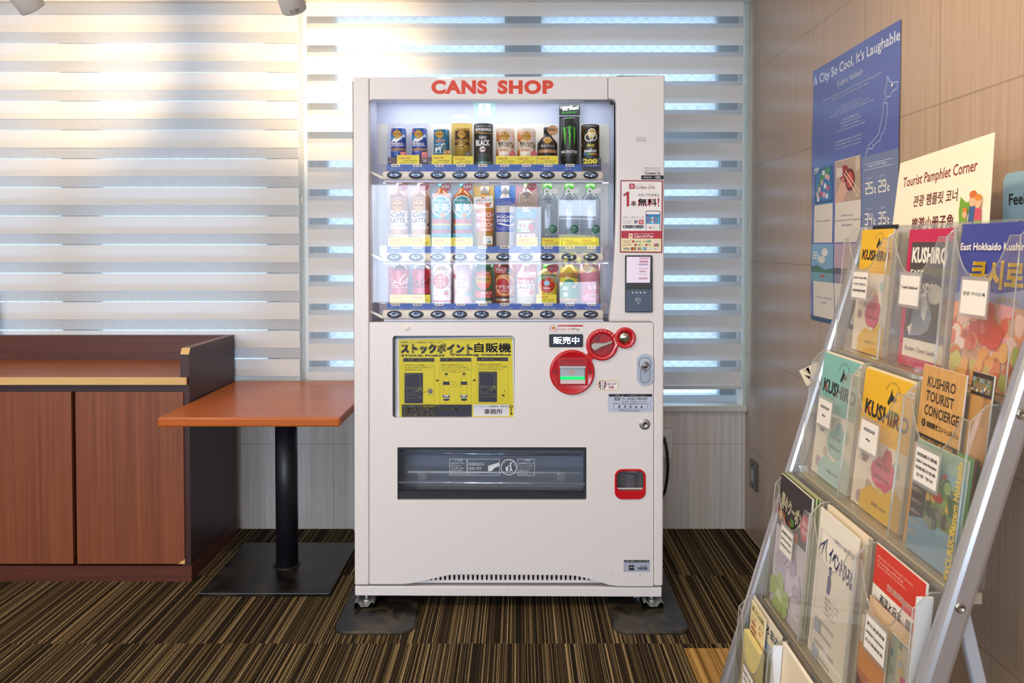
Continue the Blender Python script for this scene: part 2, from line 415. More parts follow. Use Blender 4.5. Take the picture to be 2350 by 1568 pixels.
# wired frosted glass
def wired():
    ma, n, l, out = newmat('wired_frosted_glass')
    g = n.new('ShaderNodeNewGeometry'); sx = n.new('ShaderNodeSeparateXYZ'); l(g.outputs['Position'], sx.inputs[0])
    def diag(sg):
        a = math_node(n, l, 'ADD', math_node(n, l, 'MULTIPLY', sx.outputs[0], 1.0), math_node(n, l, 'MULTIPLY', sx.outputs[2], sg * 1.25))
        f = math_node(n, l, 'FRACT', math_node(n, l, 'DIVIDE', a, 0.052))
        return math_node(n, l, 'ABSOLUTE', math_node(n, l, 'SUBTRACT', f, 0.5))
    wm = math_node(n, l, 'LESS_THAN', math_node(n, l, 'MINIMUM', diag(1), diag(-1)), 0.028)
    t = n.new('ShaderNodeBsdfTranslucent')
    no = n.new('ShaderNodeTexNoise'); no.inputs['Scale'].default_value = 90; no.inputs['Detail'].default_value = 2; l(g.outputs['Position'], no.inputs[0])
    cr = n.new('ShaderNodeValToRGB'); e = cr.color_ramp.elements; e[0].color = lin('#e6eef4'); e[1].color = lin('#ffffff'); l(no.outputs[0], cr.inputs[0])
    mxr = n.new('ShaderNodeMix'); mxr.data_type = 'RGBA'; l(wm, mxr.inputs[0]); l(cr.outputs[0], mxr.inputs[6]); mxr.inputs[7].default_value = lin('#b9c4cb')
    l(mxr.outputs[2], t.inputs[0])
    gl = n.new('ShaderNodeBsdfGlossy'); gl.inputs['Roughness'].default_value = 0.3
    ms = n.new('ShaderNodeMixShader'); ms.inputs[0].default_value = 0.05; l(t.outputs[0], ms.inputs[1]); l(gl.outputs[0], ms.inputs[2])
    l(ms.outputs[0], out.inputs[0]); return ma
wg = wired()
fr = M('#8f9aa2', 0.4)
def window(name, x0, x1, muls, transom):
    r = bpy.data.objects.new(name, None); COL.objects.link(r); r.location = ((x0 + x1) / 2, YB + 0.11, SZ); r['kind'] = 'structure'; ORG[r.name] = r.location.copy()
    b = MB(); y0, y1 = YB + 0.05, YB + 0.12
    b.box(x0, x1, y0, y1, SZ, SZ + 0.05, alu); b.box(x0, x1, y0, y1, LZ - 0.05, LZ, fr)
    b.box(x0, x0 + 0.07, y0, y1, SZ + 0.05, LZ - 0.05, fr); b.box(x1 - 0.07, x1, y0, y1, SZ + 0.05, LZ - 0.05, fr)
    for a, c in transom: b.box(x0 + 0.07, x1 - 0.07, y0 - 0.005, y1, a, c, fr)
    for a, c, za, zb in muls: b.box(a, c, y0 - 0.004, y1, za, zb, fr)
    for q in (0.0, 0.012, 0.024): b.box(x0, x1, YB + 0.01 + q, YB + 0.016 + q, SZ, SZ + 0.016, alu)
    b.build('window_frame', r)
    MB().box(x0 + 0.06, x1 - 0.06, YB + 0.09, YB + 0.095, SZ + 0.04, LZ - 0.04, wg).build('pane', r)
    return r
tz0, tz1 = onY(1600, 326, 3.42).z, onY(1600, 302, 3.42).z
window('window_2', -0.925, 0.97, [(-0.06, 0.10, tz1, LZ - 0.05), (-0.925, -0.815, tz1, LZ - 0.05), (0.885, 0.97, tz1, LZ - 0.05)], [(tz0, tz1)])
window('window_1', -3.3, -1.05, [(-2.03, -1.88, SZ + 0.05, LZ - 0.05)], [(tz0, tz1)])
# sill board, lintel board, corner bead
sill = M('#cfc8bf', 0.45)
structure(MB().box(XL, XW, YB - 0.028, YB + 0.05, SZ - 0.008, SZ + 0.018, sill).build('trim_1', bevel=0.003))
browntrim = grain('lintel_wood', '#9a6a3c', '#b98550', 'X', 40, 0.03, 0.5)
structure(MB().box(XL, -0.915, YB - 0.13, YB, onY(300, 4, 3.3).z + 0.012, 2.47, browntrim).build('trim_2'))
structure(MB().box(-0.915, XW, YB - 0.13, YB, onY(900, 3, 3.3).z + 0.012, 2.47, M('#d8d8d4', .5)).build('trim_3'))
structure(MB().box(XW - 0.012, XW, YB - 0.012, YB, 0.55, 2.32, M('#b9c2b8', 0.4)).build('trim_4'))
# baseboard free walls; downlight housings
ring = M('#f0eee8', 0.4)
for i, (x, y) in enumerate(DOWN):
    o = MB().lathe([(0.078, 0.0), (0.095, 0.0), (0.097, 0.006), (0.097, 0.014), (0.08, 0.014)], (x, y, ZC - 0.014), ring, 28, cap=False).build('downlight')
    tag(o, 'round recessed ceiling downlight out of view behind the photographer', 'ceiling light', 'ceiling downlights')
# ------------------------------------------------------------------ zebra blinds
def fabric(name, col, transl, transp, col2=None):
    ma, n, l, out = newmat(name)
    d = n.new('ShaderNodeBsdfDiffuse'); d.inputs[0].default_value = lin(col)
    t = n.new('ShaderNodeBsdfTranslucent'); t.inputs[0].default_value = lin(col2 or col)
    m0 = n.new('ShaderNodeMixShader'); m0.inputs[0].default_value = transl; l(d.outputs[0], m0.inputs[1]); l(t.outputs[0], m0.inputs[2])
    g = n.new('ShaderNodeNewGeometry'); mp = n.new('ShaderNodeMapping'); mp.inputs['Scale'].default_value = (60, 60, 900); l(g.outputs['Position'], mp.inputs[0])
    no = n.new('ShaderNodeTexNoise'); no.inputs['Scale'].default_value = 1; l(mp.outputs[0], no.inputs[0])
    last = m0.outputs[0]
    if transp:
        p = n.new('ShaderNodeBsdfTransparent'); m1 = n.new('ShaderNodeMixShader')
        l(math_node(n, l, 'ADD', math_node(n, l, 'MULTIPLY', math_node(n, l, 'SUBTRACT', no.outputs[0], 0.5), 0.25), transp), m1.inputs[0])
        l(last, m1.inputs[1]); l(p.outputs[0], m1.inputs[2]); last = m1.outputs[0]
    l(last, out.inputs[0]); return ma
opq = fabric('opaque_weave', '#ebe4da', 0.22, 0, '#cbdae6')
shr = fabric('sheer_weave', '#b2b3b3', 0.4, 0.64)
def blind(label, x0, x1, vref, voff, vtop, vbot, yb, chain_x=None, rail=True):
    t = thing('zebra_blind', label, 'blind', ((x0 + x1) / 2, yb, onY(1190, vbot, yb).z))
    k = yb / F; P, Wd = 65.6 * k, 39.5 * k; zt, zb = onY(1190, vtop, yb).z, onY(1190, vbot, yb).z
    for nm, y, off in (('front_fabric', yb, 0.0), ('rear_fabric', yb + 0.007, voff)):
        b = MB(); z0 = onY(1190, vref + off, yb).z     # top of an opaque band
        z0 -= 40 * P; cuts = []
        while z0 < zt + P:
            cuts.append((z0 - Wd, z0, opq)); cuts.append((z0, z0 + P - Wd, shr)); z0 += P
        for a, c, m in cuts:
            a, c = max(a, zb), min(c, zt)
            if c - a > 1e-4: b.quad((x0, y, a), (x1, y, a), (x1, y, c), (x0, y, c), m)
        b.build2(nm, t)
    if rail:
        MB().box(x0, x1, yb - 0.008, yb + 0.014, zb - 0.014, zb, M('#c4c8c8', 0.4)).build('bottom_rail', t, bevel=0.003)
    MB().box(x0, x1, yb - 0.03, yb + 0.035, zt - 0.002, zt + 0.05, M('#e4e0d8', 0.5)).build('headrail', t, bevel=0.004)
    return t
YBL = YB - 0.055
bl = blind('wide zebra roller blind closed over the left window behind the dark counter', -3.25, onY(686, 500, YBL).x, 34, 24.0, 6, 872, YBL)
br = blind('half-open zebra roller blind behind the vending machine, corner of the tiled wall', onY(706, 500, YBL).x, onY(1703, 500, YBL).x, 64, -11.5, 4, 886, YBL)
# bead chain of the left blind
bead = M('#b8a988', 0.3)
b = MB(); cx = onY(695, 500, YBL - 0.02).x; yy = YBL - 0.03
z = onY(695, 20, yy).z; ze = onY(695, 852, yy).z; i = 0
while z > ze:
    for s_ in (-1, 1):
        if abs(z - onY(695, 462, yy).z) < 0.02 and s_ == 1: continue
        wd = 0.0045 + 0.004 * max(0, min(1, (1.3 - z) / 0.5)) - 0.004 * max(0, min(1, (0.72 - z) / 0.12))
        c = Vector((cx + s_ * wd, yy, z)); r = 0.0026
        b.add([c + Vector(q) * r for q in ((1, 0, 0), (-1, 0, 0), (0, 1, 0), (0, -1, 0), (0, 0, 1), (0, 0, -1))],
              [(0, 2, 4), (2, 1, 4), (1, 3, 4), (3, 0, 4), (2, 0, 5), (1, 2, 5), (3, 1, 5), (0, 3, 5)], bead, True)
    z -= 0.0085
ch = b.build2('pull_chain', bl); ch['label'] = 'white beaded pull chain'
MB().tube([(cx, yy, ze + 0.004), (cx - 0.006, yy, ze - 0.008), (cx - 0.007, yy, ze - 0.03), (cx - 0.004, yy, ze - 0.045)], 0.0016, bead, 6).tube([(cx, yy, ze + 0.004), (cx + 0.006, yy, ze - 0.008), (cx + 0.007, yy, ze - 0.03), (cx + 0.004, yy, ze - 0.045)], 0.0016, bead, 6).build('chain_weight', bl)
MB().box(cx - 0.0045, cx + 0.0045, yy - 0.004, yy + 0.004, onY(695, 466, yy).z, onY(695, 454, yy).z, bead).build('chain_joint', bl)
# ------------------------------------------------------------------ track spotlights
lampw = M('#cfc9c4', 0.45)
def spot(label, tip, tail, target, watt, marks=False):
    tip, tail = Vector(tip), Vector(tail); ax = (tip - tail).normalized(); Ln = (tip - tail).length
    t = thing('track_spotlight', label, 'spotlight', tuple(tail))
    MB().lathe([(0.036, 0), (0.0395, 0.004), (0.0395, Ln - 0.004), (0.037, Ln), (0.033, Ln), (0.031, Ln - 0.03), (0.0, Ln - 0.031)], tail, lampw, 40, ax).build('lamp_housing', t)
    MB().lathe([(0.0, 0), (0.030, 0), (0.030, 0.002), (0, 0.002)], tail + ax * (Ln - 0.030), M('#ffe2b0', 0.3, 0, 6.0), 24, ax).build('lens', t)
    MB().tube([tail + ax * 0.02, tail + Vector((0, 0.0, 0.06)), Vector((tail.x, tail.y, 2.44))], 0.009, lampw, 10).build('stem', t)
    MB().box(tail.x - 0.07, tail.x + 0.07, tail.y - 0.017, tail.y + 0.017, 2.44, 2.475, lampw).build('track_adapter', t, bevel=0.003)
    if marks:
        a = Art(); dk = M('#4a4038', .6)
        a.frame(0, 0, 16, 9, .8, dk).line([(2, 3), (7, 3)], 1, dk).line([(2, 6), (9, 6)], 1, dk)
        a.frame(12, -1, 22, 9, .8, dk).line([(13, 0), (21, 8)], .8, dk).line([(21, 0), (13, 8)], .8, dk)
        sd = ax.cross(Vector((0, 1, 0))).normalized(); 
        if sd.x < 0: sd = -sd
        def fn(u, v, la):
            ang = (u - 11) * 0.0013 / 0.0395
            nrm = sd.cross(ax).normalized()
            if nrm.y > 0: nrm = -nrm
            return tip - ax * (0.018 - v * 0.0011) + (sd * math.sin(ang + 0.25) + nrm * math.cos(ang + 0.25)) * 0.0399
        a.build('rating_label', fn, t, cut=(4, 0))
    lamp('SPOT', 'spot_lamp', tip - ax * 0.006, watt, WARM, target, spot_size=math.radians(72), spot_blend=1.0, shadow_soft_size=0.028)
    return t
p1 = onY(77, 22, 2.42); spot('left of two white track spotlights above the blinds', p1, p1 + Vector((-0.055, -0.11, 0.13)), onY(140, 120, YBL), 52)
p2 = onY(676, 25, 2.42); spot('white track spotlight with printed rating mark above the blind gap', p2, p2 + Vector((-0.022, -0.11, 0.13)), onY(745, 110, YBL), 72, True)
structure(MB().box(-3.4, 0.4, 2.28, 2.315, 2.475, 2.5, lampw).build('trim_5'))
# warm ceiling spots over the leaflet corner (out of the frame above)
for x, y, tx, ty, tz, wt in ((0.1, 1.45, 0.98, 1.6, 1.3, 30), (-0.1, 2.25, 0.99, 2.2, 1.95, 10)):
    lamp('SPOT', 'ceiling_spot_lamp', (x, y, 2.46), wt, WARM, (tx, ty, tz), spot_size=math.radians(95), spot_blend=1.0, shadow_soft_size=0.05)

# ------------------------------------------------------------------ seen only as reflections: lit exit sign, banner in the street window
ex = thing('exit_sign', 'green lit exit sign on the ceiling, mirrored in the vending machine window', 'exit sign', (-0.245, -0.42, 2.2))
gx, gy = -0.245, -0.42; exg = M('#10b878', .4, 0, 8.0); exw = M('#f4fff8', .4, 0, 8.0)
MB().box(gx - .085, gx + .085, gy - .03, gy, 2.195, 2.305, M('#e2e4e0', .5)).build('sign_case', ex, bevel=.003)
MB().tube([(gx, gy - .015, 2.305), (gx, gy - .015, 2.5)], .006, M('#d8d8d4', .5), 8).build('hanger', ex)
a_ = Art(); a_.R(-78, -50, 78, 50, exg).R(-42, -44, 42, 44, exw)
a_.E(4, -28, 9, 9, exg, 14).line([(0, -16), (-6, 6), (6, 18), (2, 40)], [14, 13, 9, 6], exg).line([(-6, 6), (-24, 20), (-34, 14)], [10, 8, 5], exg).line([(0, -12), (18, -4), (30, -14)], [7, 6, 4], exg).line([(0, -12), (-18, -10), (-24, 2)], [7, 6, 4], exg)
a_.build('lit_face', lambda u, v, l: Vector((gx - u * .001, gy + .0006 + .0003 * l, 2.25 - v * .001)), ex)
bn = thing('street_banner', 'yellow and blue parking banner outside the street window, mirrored in the machine', 'banner', (0.68, -3.5, 0.0))
cl = lambda nm, c: fabric(nm, c, .75, 0)
by, bb, bwt = cl('banner_yellow', '#f0dc50'), cl('banner_blue', '#4a52b8'), cl('banner_white', '#f4f4f4')
a_ = Art(); a_.R(0, 0, 560, 700, by).R(0, 0, 560, 190, bb).T('パーク', 60, 40, 480, 150, bwt).T('19:00-7:00', 90, 260, 420, 320, bb).T('900', 60, 380, 500, 560, bb, .03).R(0, 600, 560, 700, bb)
a_.build('banner_cloth', lambda u, v, l: Vector((.96 - u * .001, -3.5 + .001 * l, 1.56 - v * .001)), bn)
for x in (.395, .965): MB().tube([(x, -3.502, 0.0), (x, -3.502, 1.62)], .012, M('#d8d8dc', .4), 10).build('pole', bn)
MB().box(.38, .98, -3.52, -3.485, 1.57, 1.6, M('#d8d8dc', .4)).build('cross_bar', bn)
structure(MB().box(XL, XW + .1, -4.2, YS - .12, -0.1, 0, M('#8d8a86', .8)).build('ground'))
# ================================================================== DARK COUNTER, TABLE, LEFT SIDE
dkw = grain('dark_reddish_wood', '#4e2719', '#6b3a26', 'Z', 90, 0.02, 0.42, '#7c462c')
dkx = grain('dark_reddish_wood_lengthwise', '#45211a', '#5f3023', 'X', 90, 0.02, 0.42, '#6e3b28')
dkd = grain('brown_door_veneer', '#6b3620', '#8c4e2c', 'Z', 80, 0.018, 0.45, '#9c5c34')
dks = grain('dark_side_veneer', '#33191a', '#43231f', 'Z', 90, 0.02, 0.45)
lw = grain('pale_edge_strip', '#c99c5c', '#e3bd7e', 'X', 50, 0.05, 0.4)
top = grain('counter_laminate', '#8a4a28', '#a8622f', 'X', 70, 0.02, 0.4)
XR = -1.222; YC = 2.83
def zc(v, y=YC): return onY(400, v, y).z
ct = thing('storage_counter', 'dark reddish-brown wooden counter with cupboard doors under the left blind', 'counter', (-2.0, 3.08, 0))
zt = zc(865)
MB().box(-3.2, XR - 0.02, YC + 0.02, 3.285, 0.085, zc(884), dkx).build('carcass', ct)
MB().box(-3.2, XR - 0.032, YC - 0.012, 3.285, zc(882), zt, top).build('counter_top', ct)
MB().box(-3.2, onY(428, 870, YC - 0.02).x, YC - 0.022, YC - 0.012, zc(882), zt + 0.001, lw).build('front_edge', ct, bevel=0.003)
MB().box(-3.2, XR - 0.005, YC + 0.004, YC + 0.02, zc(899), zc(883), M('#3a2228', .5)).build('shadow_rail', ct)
MB().box(-3.2, XR - 0.033, 3.258, 3.285, zt, onY(100, 767, 3.31).z, dkx).build('back_panel', ct)
# side panel with its chamfered upper front corner and pale edge band
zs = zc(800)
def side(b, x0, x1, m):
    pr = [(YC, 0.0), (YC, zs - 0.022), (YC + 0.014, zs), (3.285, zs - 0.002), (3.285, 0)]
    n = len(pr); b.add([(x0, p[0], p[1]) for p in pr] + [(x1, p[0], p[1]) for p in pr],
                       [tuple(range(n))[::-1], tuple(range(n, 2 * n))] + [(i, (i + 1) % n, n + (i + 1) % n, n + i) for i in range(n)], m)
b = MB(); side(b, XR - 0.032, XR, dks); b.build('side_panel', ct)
b = MB(); e = 0.0007
b.quad((XR - 0.032, YC - e, zs - 0.022), (XR, YC - e, zs - 0.022), (XR, YC + 0.014 - e, zs + e), (XR - 0.032, YC + 0.014 - e, zs + e), lw)
b.quad((XR - 0.032, YC + 0.014, zs + e), (XR, YC + 0.014, zs + e), (XR, 3.285, zs - 0.002 + e), (XR - 0.032, 3.285, zs - 0.002 + e), M('#7b5a4c', .5))
b.build2('edge_band', ct)
# plinth, doors (the right one chipped at its lower corner)
MB().box(-3.2, XR + 0.004, YC - 0.004, 3.284, 0, onY(300, 1297, YC - 0.004).z - 0.004, dkx).build('plinth', ct)
yd = YC - 0.006
def door(u0, u1, nm):
    p = onY(u0, 900, yd); q = onY(u1, 1295, yd)
    return MB().box(p.x, q.x, yd, yd + 0.018, q.z, p.z, dkd).build(nm, ct, bevel=0.0015)
d1 = door(172, 424, 'door'); door(-84, 168, 'door'); door(-340, -88, 'door')
chip = M('#d8a866', .8)
Art().poly([(428, 1283), (427, 1295), (411, 1295), (419, 1291), (416, 1289), (424, 1287)], chip) \
    .build('chipped_edge', lambda u, v, l: onY(u - 3.2, v, yd - 0.0006), d1)
# wooden stand at the left frame edge, on the counter's back ledge
zs2 = onY(100, 767, 3.31).z + .0004
b = MB(); pr = [(3.283, zs2), (3.269, zs2), (3.251, onY(0, 694, 3.3).z), (3.231, onY(0, 672, 3.3).z), (3.246, onY(0, 671, 3.3).z), (3.266, onY(0, 694, 3.3).z)]
xa, xb2 = -2.46, onY(2.0, 700, 3.3).x; n = len(pr)
b.add([(xa, p[0], p[1]) for p in pr] + [(xb2, p[0], p[1]) for p in pr], [tuple(range(n)), tuple(range(n, 2 * n))[::-1]] + [(i, (i + 1) % n, n + (i + 1) % n, n + i) for i in range(n)], grain('stand_wood', '#8a6a5c', '#a58573', 'Z', 60, .03, .5))
ws = b.build('menu_stand'); tag(ws, 'small brown wooden menu stand at the left picture edge on the counter ledge', 'stand')
# table
orange = grain('orange_table_veneer', '#ac5210', '#c4671a', 'X', 35, 0.04, 0.3, '#cf7522', coat=0.12)
tb = thing('pedestal_table', 'orange-brown wooden table on a black column, beside the vending machine', 'table', (-0.9, 2.95, 0))
zT = 0.672
MB().box(-1.217, -0.603, 2.568, 3.285, zT - 0.032, zT, orange).build('tabletop', tb, bevel=0.006)
blk = M('#15131a', 0.42); blks = M('#1a1716', 0.3)
MB().lathe([(0.042, 0.015), (0.042, zT - 0.04)], (-0.898, 2.945, 0), blk, 40).lathe([(0.052, 0.0145), (0.052, 0.0165), (0.042, 0.018)], (-0.898, 2.945, 0), blk, 40, cap=False).build('column', tb)
MB().box(-1.04, -0.76, 2.80, 3.09, zT - 0.042, zT - 0.032, blk).build('mount_plate', tb)
def scuffed(name, c1, c2, rough, scale=9):
    ma, n, l, out = newmat(name); b = n.new('ShaderNodeBsdfPrincipled')
    g = n.new('ShaderNodeNewGeometry'); no = n.new('ShaderNodeTexNoise'); no.inputs['Scale'].default_value = scale; no.inputs['Detail'].default_value = 8; no.inputs['Distortion'].default_value = 1.2
    l(g.outputs['Position'], no.inputs[0]); cr = n.new('ShaderNodeValToRGB'); e = cr.color_ramp.elements
    e[0].position = 0.42; e[0].color = lin(c1); e[1].position = 0.72; e[1].color = lin(c2); l(no.outputs[0], cr.inputs[0]); l(cr.outputs[0], b.inputs['Base Color'])
    l(math_node(n, l, 'ADD', math_node(n, l, 'MULTIPLY', no.outputs[0], 0.3), rough - 0.15), b.inputs['Roughness'])
    l(b.outputs[0], out.inputs[0]); return ma
MB().box(-1.141, -0.672, 2.70, 3.17, 0.0, 0.014, scuffed('scuffed_black_steel', '#141110', '#3a3226', 0.32)).build('base_plate', tb, bevel=0.003)
# loose white cable on the floor by the wall
wc = M('#e4ddd2', .45)
cab = MB().tube([(-0.567, 3.30, 0.012), (-0.59, 3.27, 0.012), (-0.63, 3.22, 0.010), (-0.69, 3.24, 0.012), (-0.705, 3.275, 0.02), (-0.66, 3.29, 0.03), (-0.60, 3.275, 0.035), (-0.567, 3.26, 0.04)], 0.0048, wc, 8)
cab.tube([(-0.567, 3.30, 0.014), (-0.60, 3.30, 0.012), (-0.67, 3.31, 0.010), (-0.715, 3.30, 0.018), (-0.66, 3.315, 0.04), (-0.58, 3.31, 0.05), (-0.567, 3.31, 0.05)], 0.0048, wc, 8)
cab.tube([(-0.61, 3.235, 0.0115), (-0.572, 3.225, 0.0115)], 0.011, wc, 10)
tag(cab.build('power_cable'), 'loose white power cable coiled on the carpet left of the vending machine', 'cable')
# ------------------------------------------------------------------ sockets
p = onY(1543, 987, YB); q = onY(1500, 1052, YB)
sk = thing('wall_outlet', 'white wall outlet box with a black plug, right of the vending machine', 'outlet', (p.x - 0.04, YB, q.z))
wp = M('#dcdad8', .4)
p = onY(1543.5, 986, YB - 0.03); q = onY(1470, 1053, YB - 0.03)
MB().box(q.x, p.x, YB - 0.032, YB, q.z, p.z, wp).build('outlet_box', sk, bevel=0.004)
MB().box(q.x + 0.02, onY(1537, 990, YB - .036).x, YB - 0.036, YB - 0.03, onY(1537, 1046, YB - .036).z, onY(1537, 994, YB - .036).z, wp).build('cover_plate', sk, bevel=0.002)
bk = M('#121114', .4)
c = onY(1524, 1012, YB - 0.06)
pl = thing('electric_cable', 'black electric cable plugged into the white outlet beside the machine', 'cable', (c.x, c.y, 0.4))
MB().box(c.x - 0.03, c.x + 0.008, YB - 0.066, YB - 0.0365, c.z - 0.012, c.z + 0.014, bk).build('plug', pl, bevel=0.004)
MB().tube([onY(u, v, YB - d) for u, v, d in ((1522, 1010, .06), (1528, 1018, .066), (1531, 1040, .068), (1533, 1070, .066), (1531, 1100, .06), (1526, 1128, .055), (1515, 1150, .05), (1495, 1165, .05))], 0.006, bk, 10).build('lead', pl)
# dark steel switch plate on the tiled wall
def wp_(u, v): return onX(u, v, XW)
a, d_ = onX(1724, 1054, XW), onX(1739, 1127, XW)
y0, y1 = min(a.y, d_.y), max(a.y, d_.y); z0, z1 = onX(1731, 1123, XW).z, onX(1731, 1058, XW).z
sw = thing('switch_plate', 'dark steel switch plate low on the tan tiled wall', 'switch', (XW, (y0 + y1) / 2, z0))
MB().box(XW - 0.008, XW, y0, y1, z0, z1, M('#6a6864', .35, .6)).build('plate', sw, bevel=0.003)
w_ = y1 - y0
MB().box(XW - 0.013, XW - 0.008, y0 + w_ * .32, y1 - w_ * .32, z0 + .035, z1 - .035, M('#a09a90', .4)).build('rocker', sw, bevel=0.001)
for zz in (z0 + 0.014, z1 - 0.014): MB().lathe([(0.0, 0), (0.004, 0), (0.003, .002), (0, .002)], (XW - 0.008, (y0 + y1) / 2, zz), M('#3f3d3a', .4, .6), 12, (-1, 0, 0)).build('screw', sw)
# tan carpet tile set in the floor by the rack
mat2 = carpet('tan_carpet', ['#6e5228', '#8f6c38', '#a67f45', '#b58c50', '#c9a263'], [0.1, 0.3, 0.5, 0.7, 0.95], 0.0031)
a = onZ(1570, 1488, 0.004); d_ = onZ(1600, 1640, 0.004)
tm = MB().box(a.x, a.x + 0.5, a.y - 0.5, a.y, 0.0, 0.004, mat2).build('floor_mat'); tag(tm, 'golden tan square carpet mat in front of the leaflet rack', 'mat')
# ================================================================== THE VENDING MACHINE
YM = 2.60
def pf(u, v, d=0.0):
    p = onY(u, v, YM); p.y += d; return p
def fp(u, v, d=0.0): return onY(u, v, YM + d)
def sticker(dep=0.0006, step=0.00012):
    return lambda u, v, l: fp(u, v, -dep - step * l)
paint = M('#e5dedc', 0.34, coat=0.15); seam = M('#6e6866', .6); cream = M('#e9dfcf', 0.35); dark = M('#101014', .5)
vm = thing('vending_machine', 'white drinks vending machine with red coin panel, lettered above its window', 'vending machine', (-0.03, YM + 0.3, 0.0))
xl, xr = pf(813, 700).x, pf(1523, 700).x; zt_, zb_ = pf(1170, 176).z, pf(1170, 1345).z
# cabinet: hollow at the display and the hatch, so built of boxes
b = MB(); cb = M('#cfc9c7', .45)
b.box(xl + 0.004, xr - 0.004, YM + 0.20, YM + 0.66, zb_, zt_ - 0.002, cb)
b.box(xl + 0.004, xl + 0.05, YM + 0.03, YM + 0.2, zb_, zt_ - 0.002, cb); b.box(pf(1424, 0).x, xr - 0.004, YM + 0.03, YM + 0.2, pf(0, 1060).z, zt_ - 0.002, cb)
b.box(xl + 0.05, pf(1424, 0).x, YM + 0.03, YM + 0.2, pf(0, 213).z, zt_ - 0.002, cb); b.box(xl + 0.05, pf(1424, 0).x, YM + 0.06, YM + 0.2, pf(0, 1010).z, pf(0, 762).z, cb)
b.box(xl + 0.05, xr - 0.004, YM + 0.05, YM + 0.2, zb_, pf(0, 1160).z, cb)
b.build('cabinet', vm)
MB().box(xl - 0.0065, xl + 0.004, YM + 0.02, YM + 0.05, pf(0, 1340).z, pf(0, 184).z, dark).build('door_gasket', vm)
MB().box(pf(1418, 0).x, xr + 0.003, YM + 0.02, YM + 0.05, zt_, zt_ + 0.008, dark).build('top_cap', vm)
g = 0.6
# door skin
MB().plate([(810, 178), (847 - g, 177.5), (847 - g, 1340), (843, 1343), (814, 1343)], [], paint, pf, 0, 0.03).build('left_pillar', vm, bevel=0.004)
MB().plate([(847 + g, 177.5), (1395 - g, 175), (1395 - g, 227), (1390, 228), (853, 228), (847 + g, 231)], [], paint, pf, 0, 0.03).build('header_panel', vm, bevel=0.0012)
crv = [(1397.5, 739), (1400, 715), (1403.5, 680), (1407, 640), (1410.5, 580), (1413, 520), (1414.5, 450), (1415, 380), (1415, 240), (1412.5, 231), (1406, 228), (1395 + g, 227)]
rp = [(1395 + g, 174.5), (1526, 173), (1521.5, 1346), (1500 + g, 1346), (1500 + g, 748), (1499, 743), (1494, 739)] + crv
MB().plate(rp, [], paint, pf, 0, 0.03).build('right_pillar', vm, bevel=0.006, seg=3)
low = [(847 + g, 740), (1494, 740), (1498.5, 743.5), (1500 - g, 749), (1500 - g, 1346), (1420, 1346), (1398, 1343), (1372, 1335), (1345, 1327), (1322, 1322), (1300, 1320.5), (1050, 1318), (1030, 1320), (1000, 1327), (965, 1335), (945, 1339), (925, 1341), (847 + g, 1341)]
holes = [rrect_pts(901, 771, 1181, 959, 7), rrect_pts(912, 1027, 1346, 1148, 3), rrect_pts(1412, 1078, 1480, 1144, 16), rrect_pts(1261, 768, 1337, 796, 3)]
MB().plate(low, holes, paint, pf, 0, 0.03).build('lower_panel', vm, bevel=0.0015)

# grille in the arch, base skirt
slots = []
u = 935
while u < 1400:
    slots.append(rrect_pts(u - 2.4, 1322.5, u + 2.4, 1336, 2.4, 3)); u += 10.7
MB().plate([(900, 1315), (1420, 1315), (1420, 1341.5), (900, 1341.5)], slots, paint, pf, 0.012, 0.016).build('vent_grille', vm)
MB().box(pf(895, 0).x, pf(1425, 0).x, YM + 0.02, YM + 0.022, pf(0, 1342).z, pf(0, 1312).z, M('#0c0c0e', .8)).build('grille_backing', vm)
MB().plate([(813.5, 1347), (1519.5, 1350), (1519, 1372), (814, 1369)], [], paint, pf, 0.004, 0.68, True).build('base_skirt', vm, bevel=0.003)
MB().box(xl + .01, xr - .01, YM + 0.02, YM + 0.5, pf(0, 1350).z, pf(0, 1340).z, seam).build('base_gap', vm)
# door seams on the sides of the header are real gaps; top lettering
red = M('#d8380c', .4)
# humanist capitals drawn as strokes of uneven weight
def caps(a, s_, u0, v0, v1, m):
    pass
for t_, u0_, u1_ in (('CANS', 990, 1118), ('SHOP', 1142, 1270)): Art().T(t_, u0_, 184, u1_, 216, red, 0.055, sp=1.12, res=6).build('lettering', sticker(0.0004), vm)
# ------------------------------------------------------------------ display cavity
bd = M('#d9dcec', .5); bw = M('#efe9da', .5)
X0, X1 = pf(848, 0).x, pf(1424, 0).x; DB = 0.17
zT_, zB_ = pf(0, 216).z, pf(0, 741).z
b = MB()
b.box(X0 - .01, X1, YM + DB, YM + DB + 0.01, zB_, zT_, bd)
b.box(X0 - .012, X0 - 0.004, YM + 0.03, YM + DB, zB_, zT_, bd); b.box(X1, X1 + 0.008, YM + 0.03, YM + DB, zB_, zT_, bd)
b.box(X0 - .01, X1, YM + 0.03, YM + DB, zT_, zT_ + 0.01, bd); b.box(X0 - .01, X1, YM + 0.03, YM + DB, zB_ - 0.01, zB_, M('#9a97a0', .5))
b.build('display_cavity', vm)
a = Art(); a.R(852, 284, 1398, 378, bw).R(858, 420, 1396, 568, M('#e9e6e4', .5)).R(858, 605, 1390, 700, M('#e9e6ec', .5))
a.build('backing_board', lambda u, v, l: fp(u, v, DB - 0.002), vm)
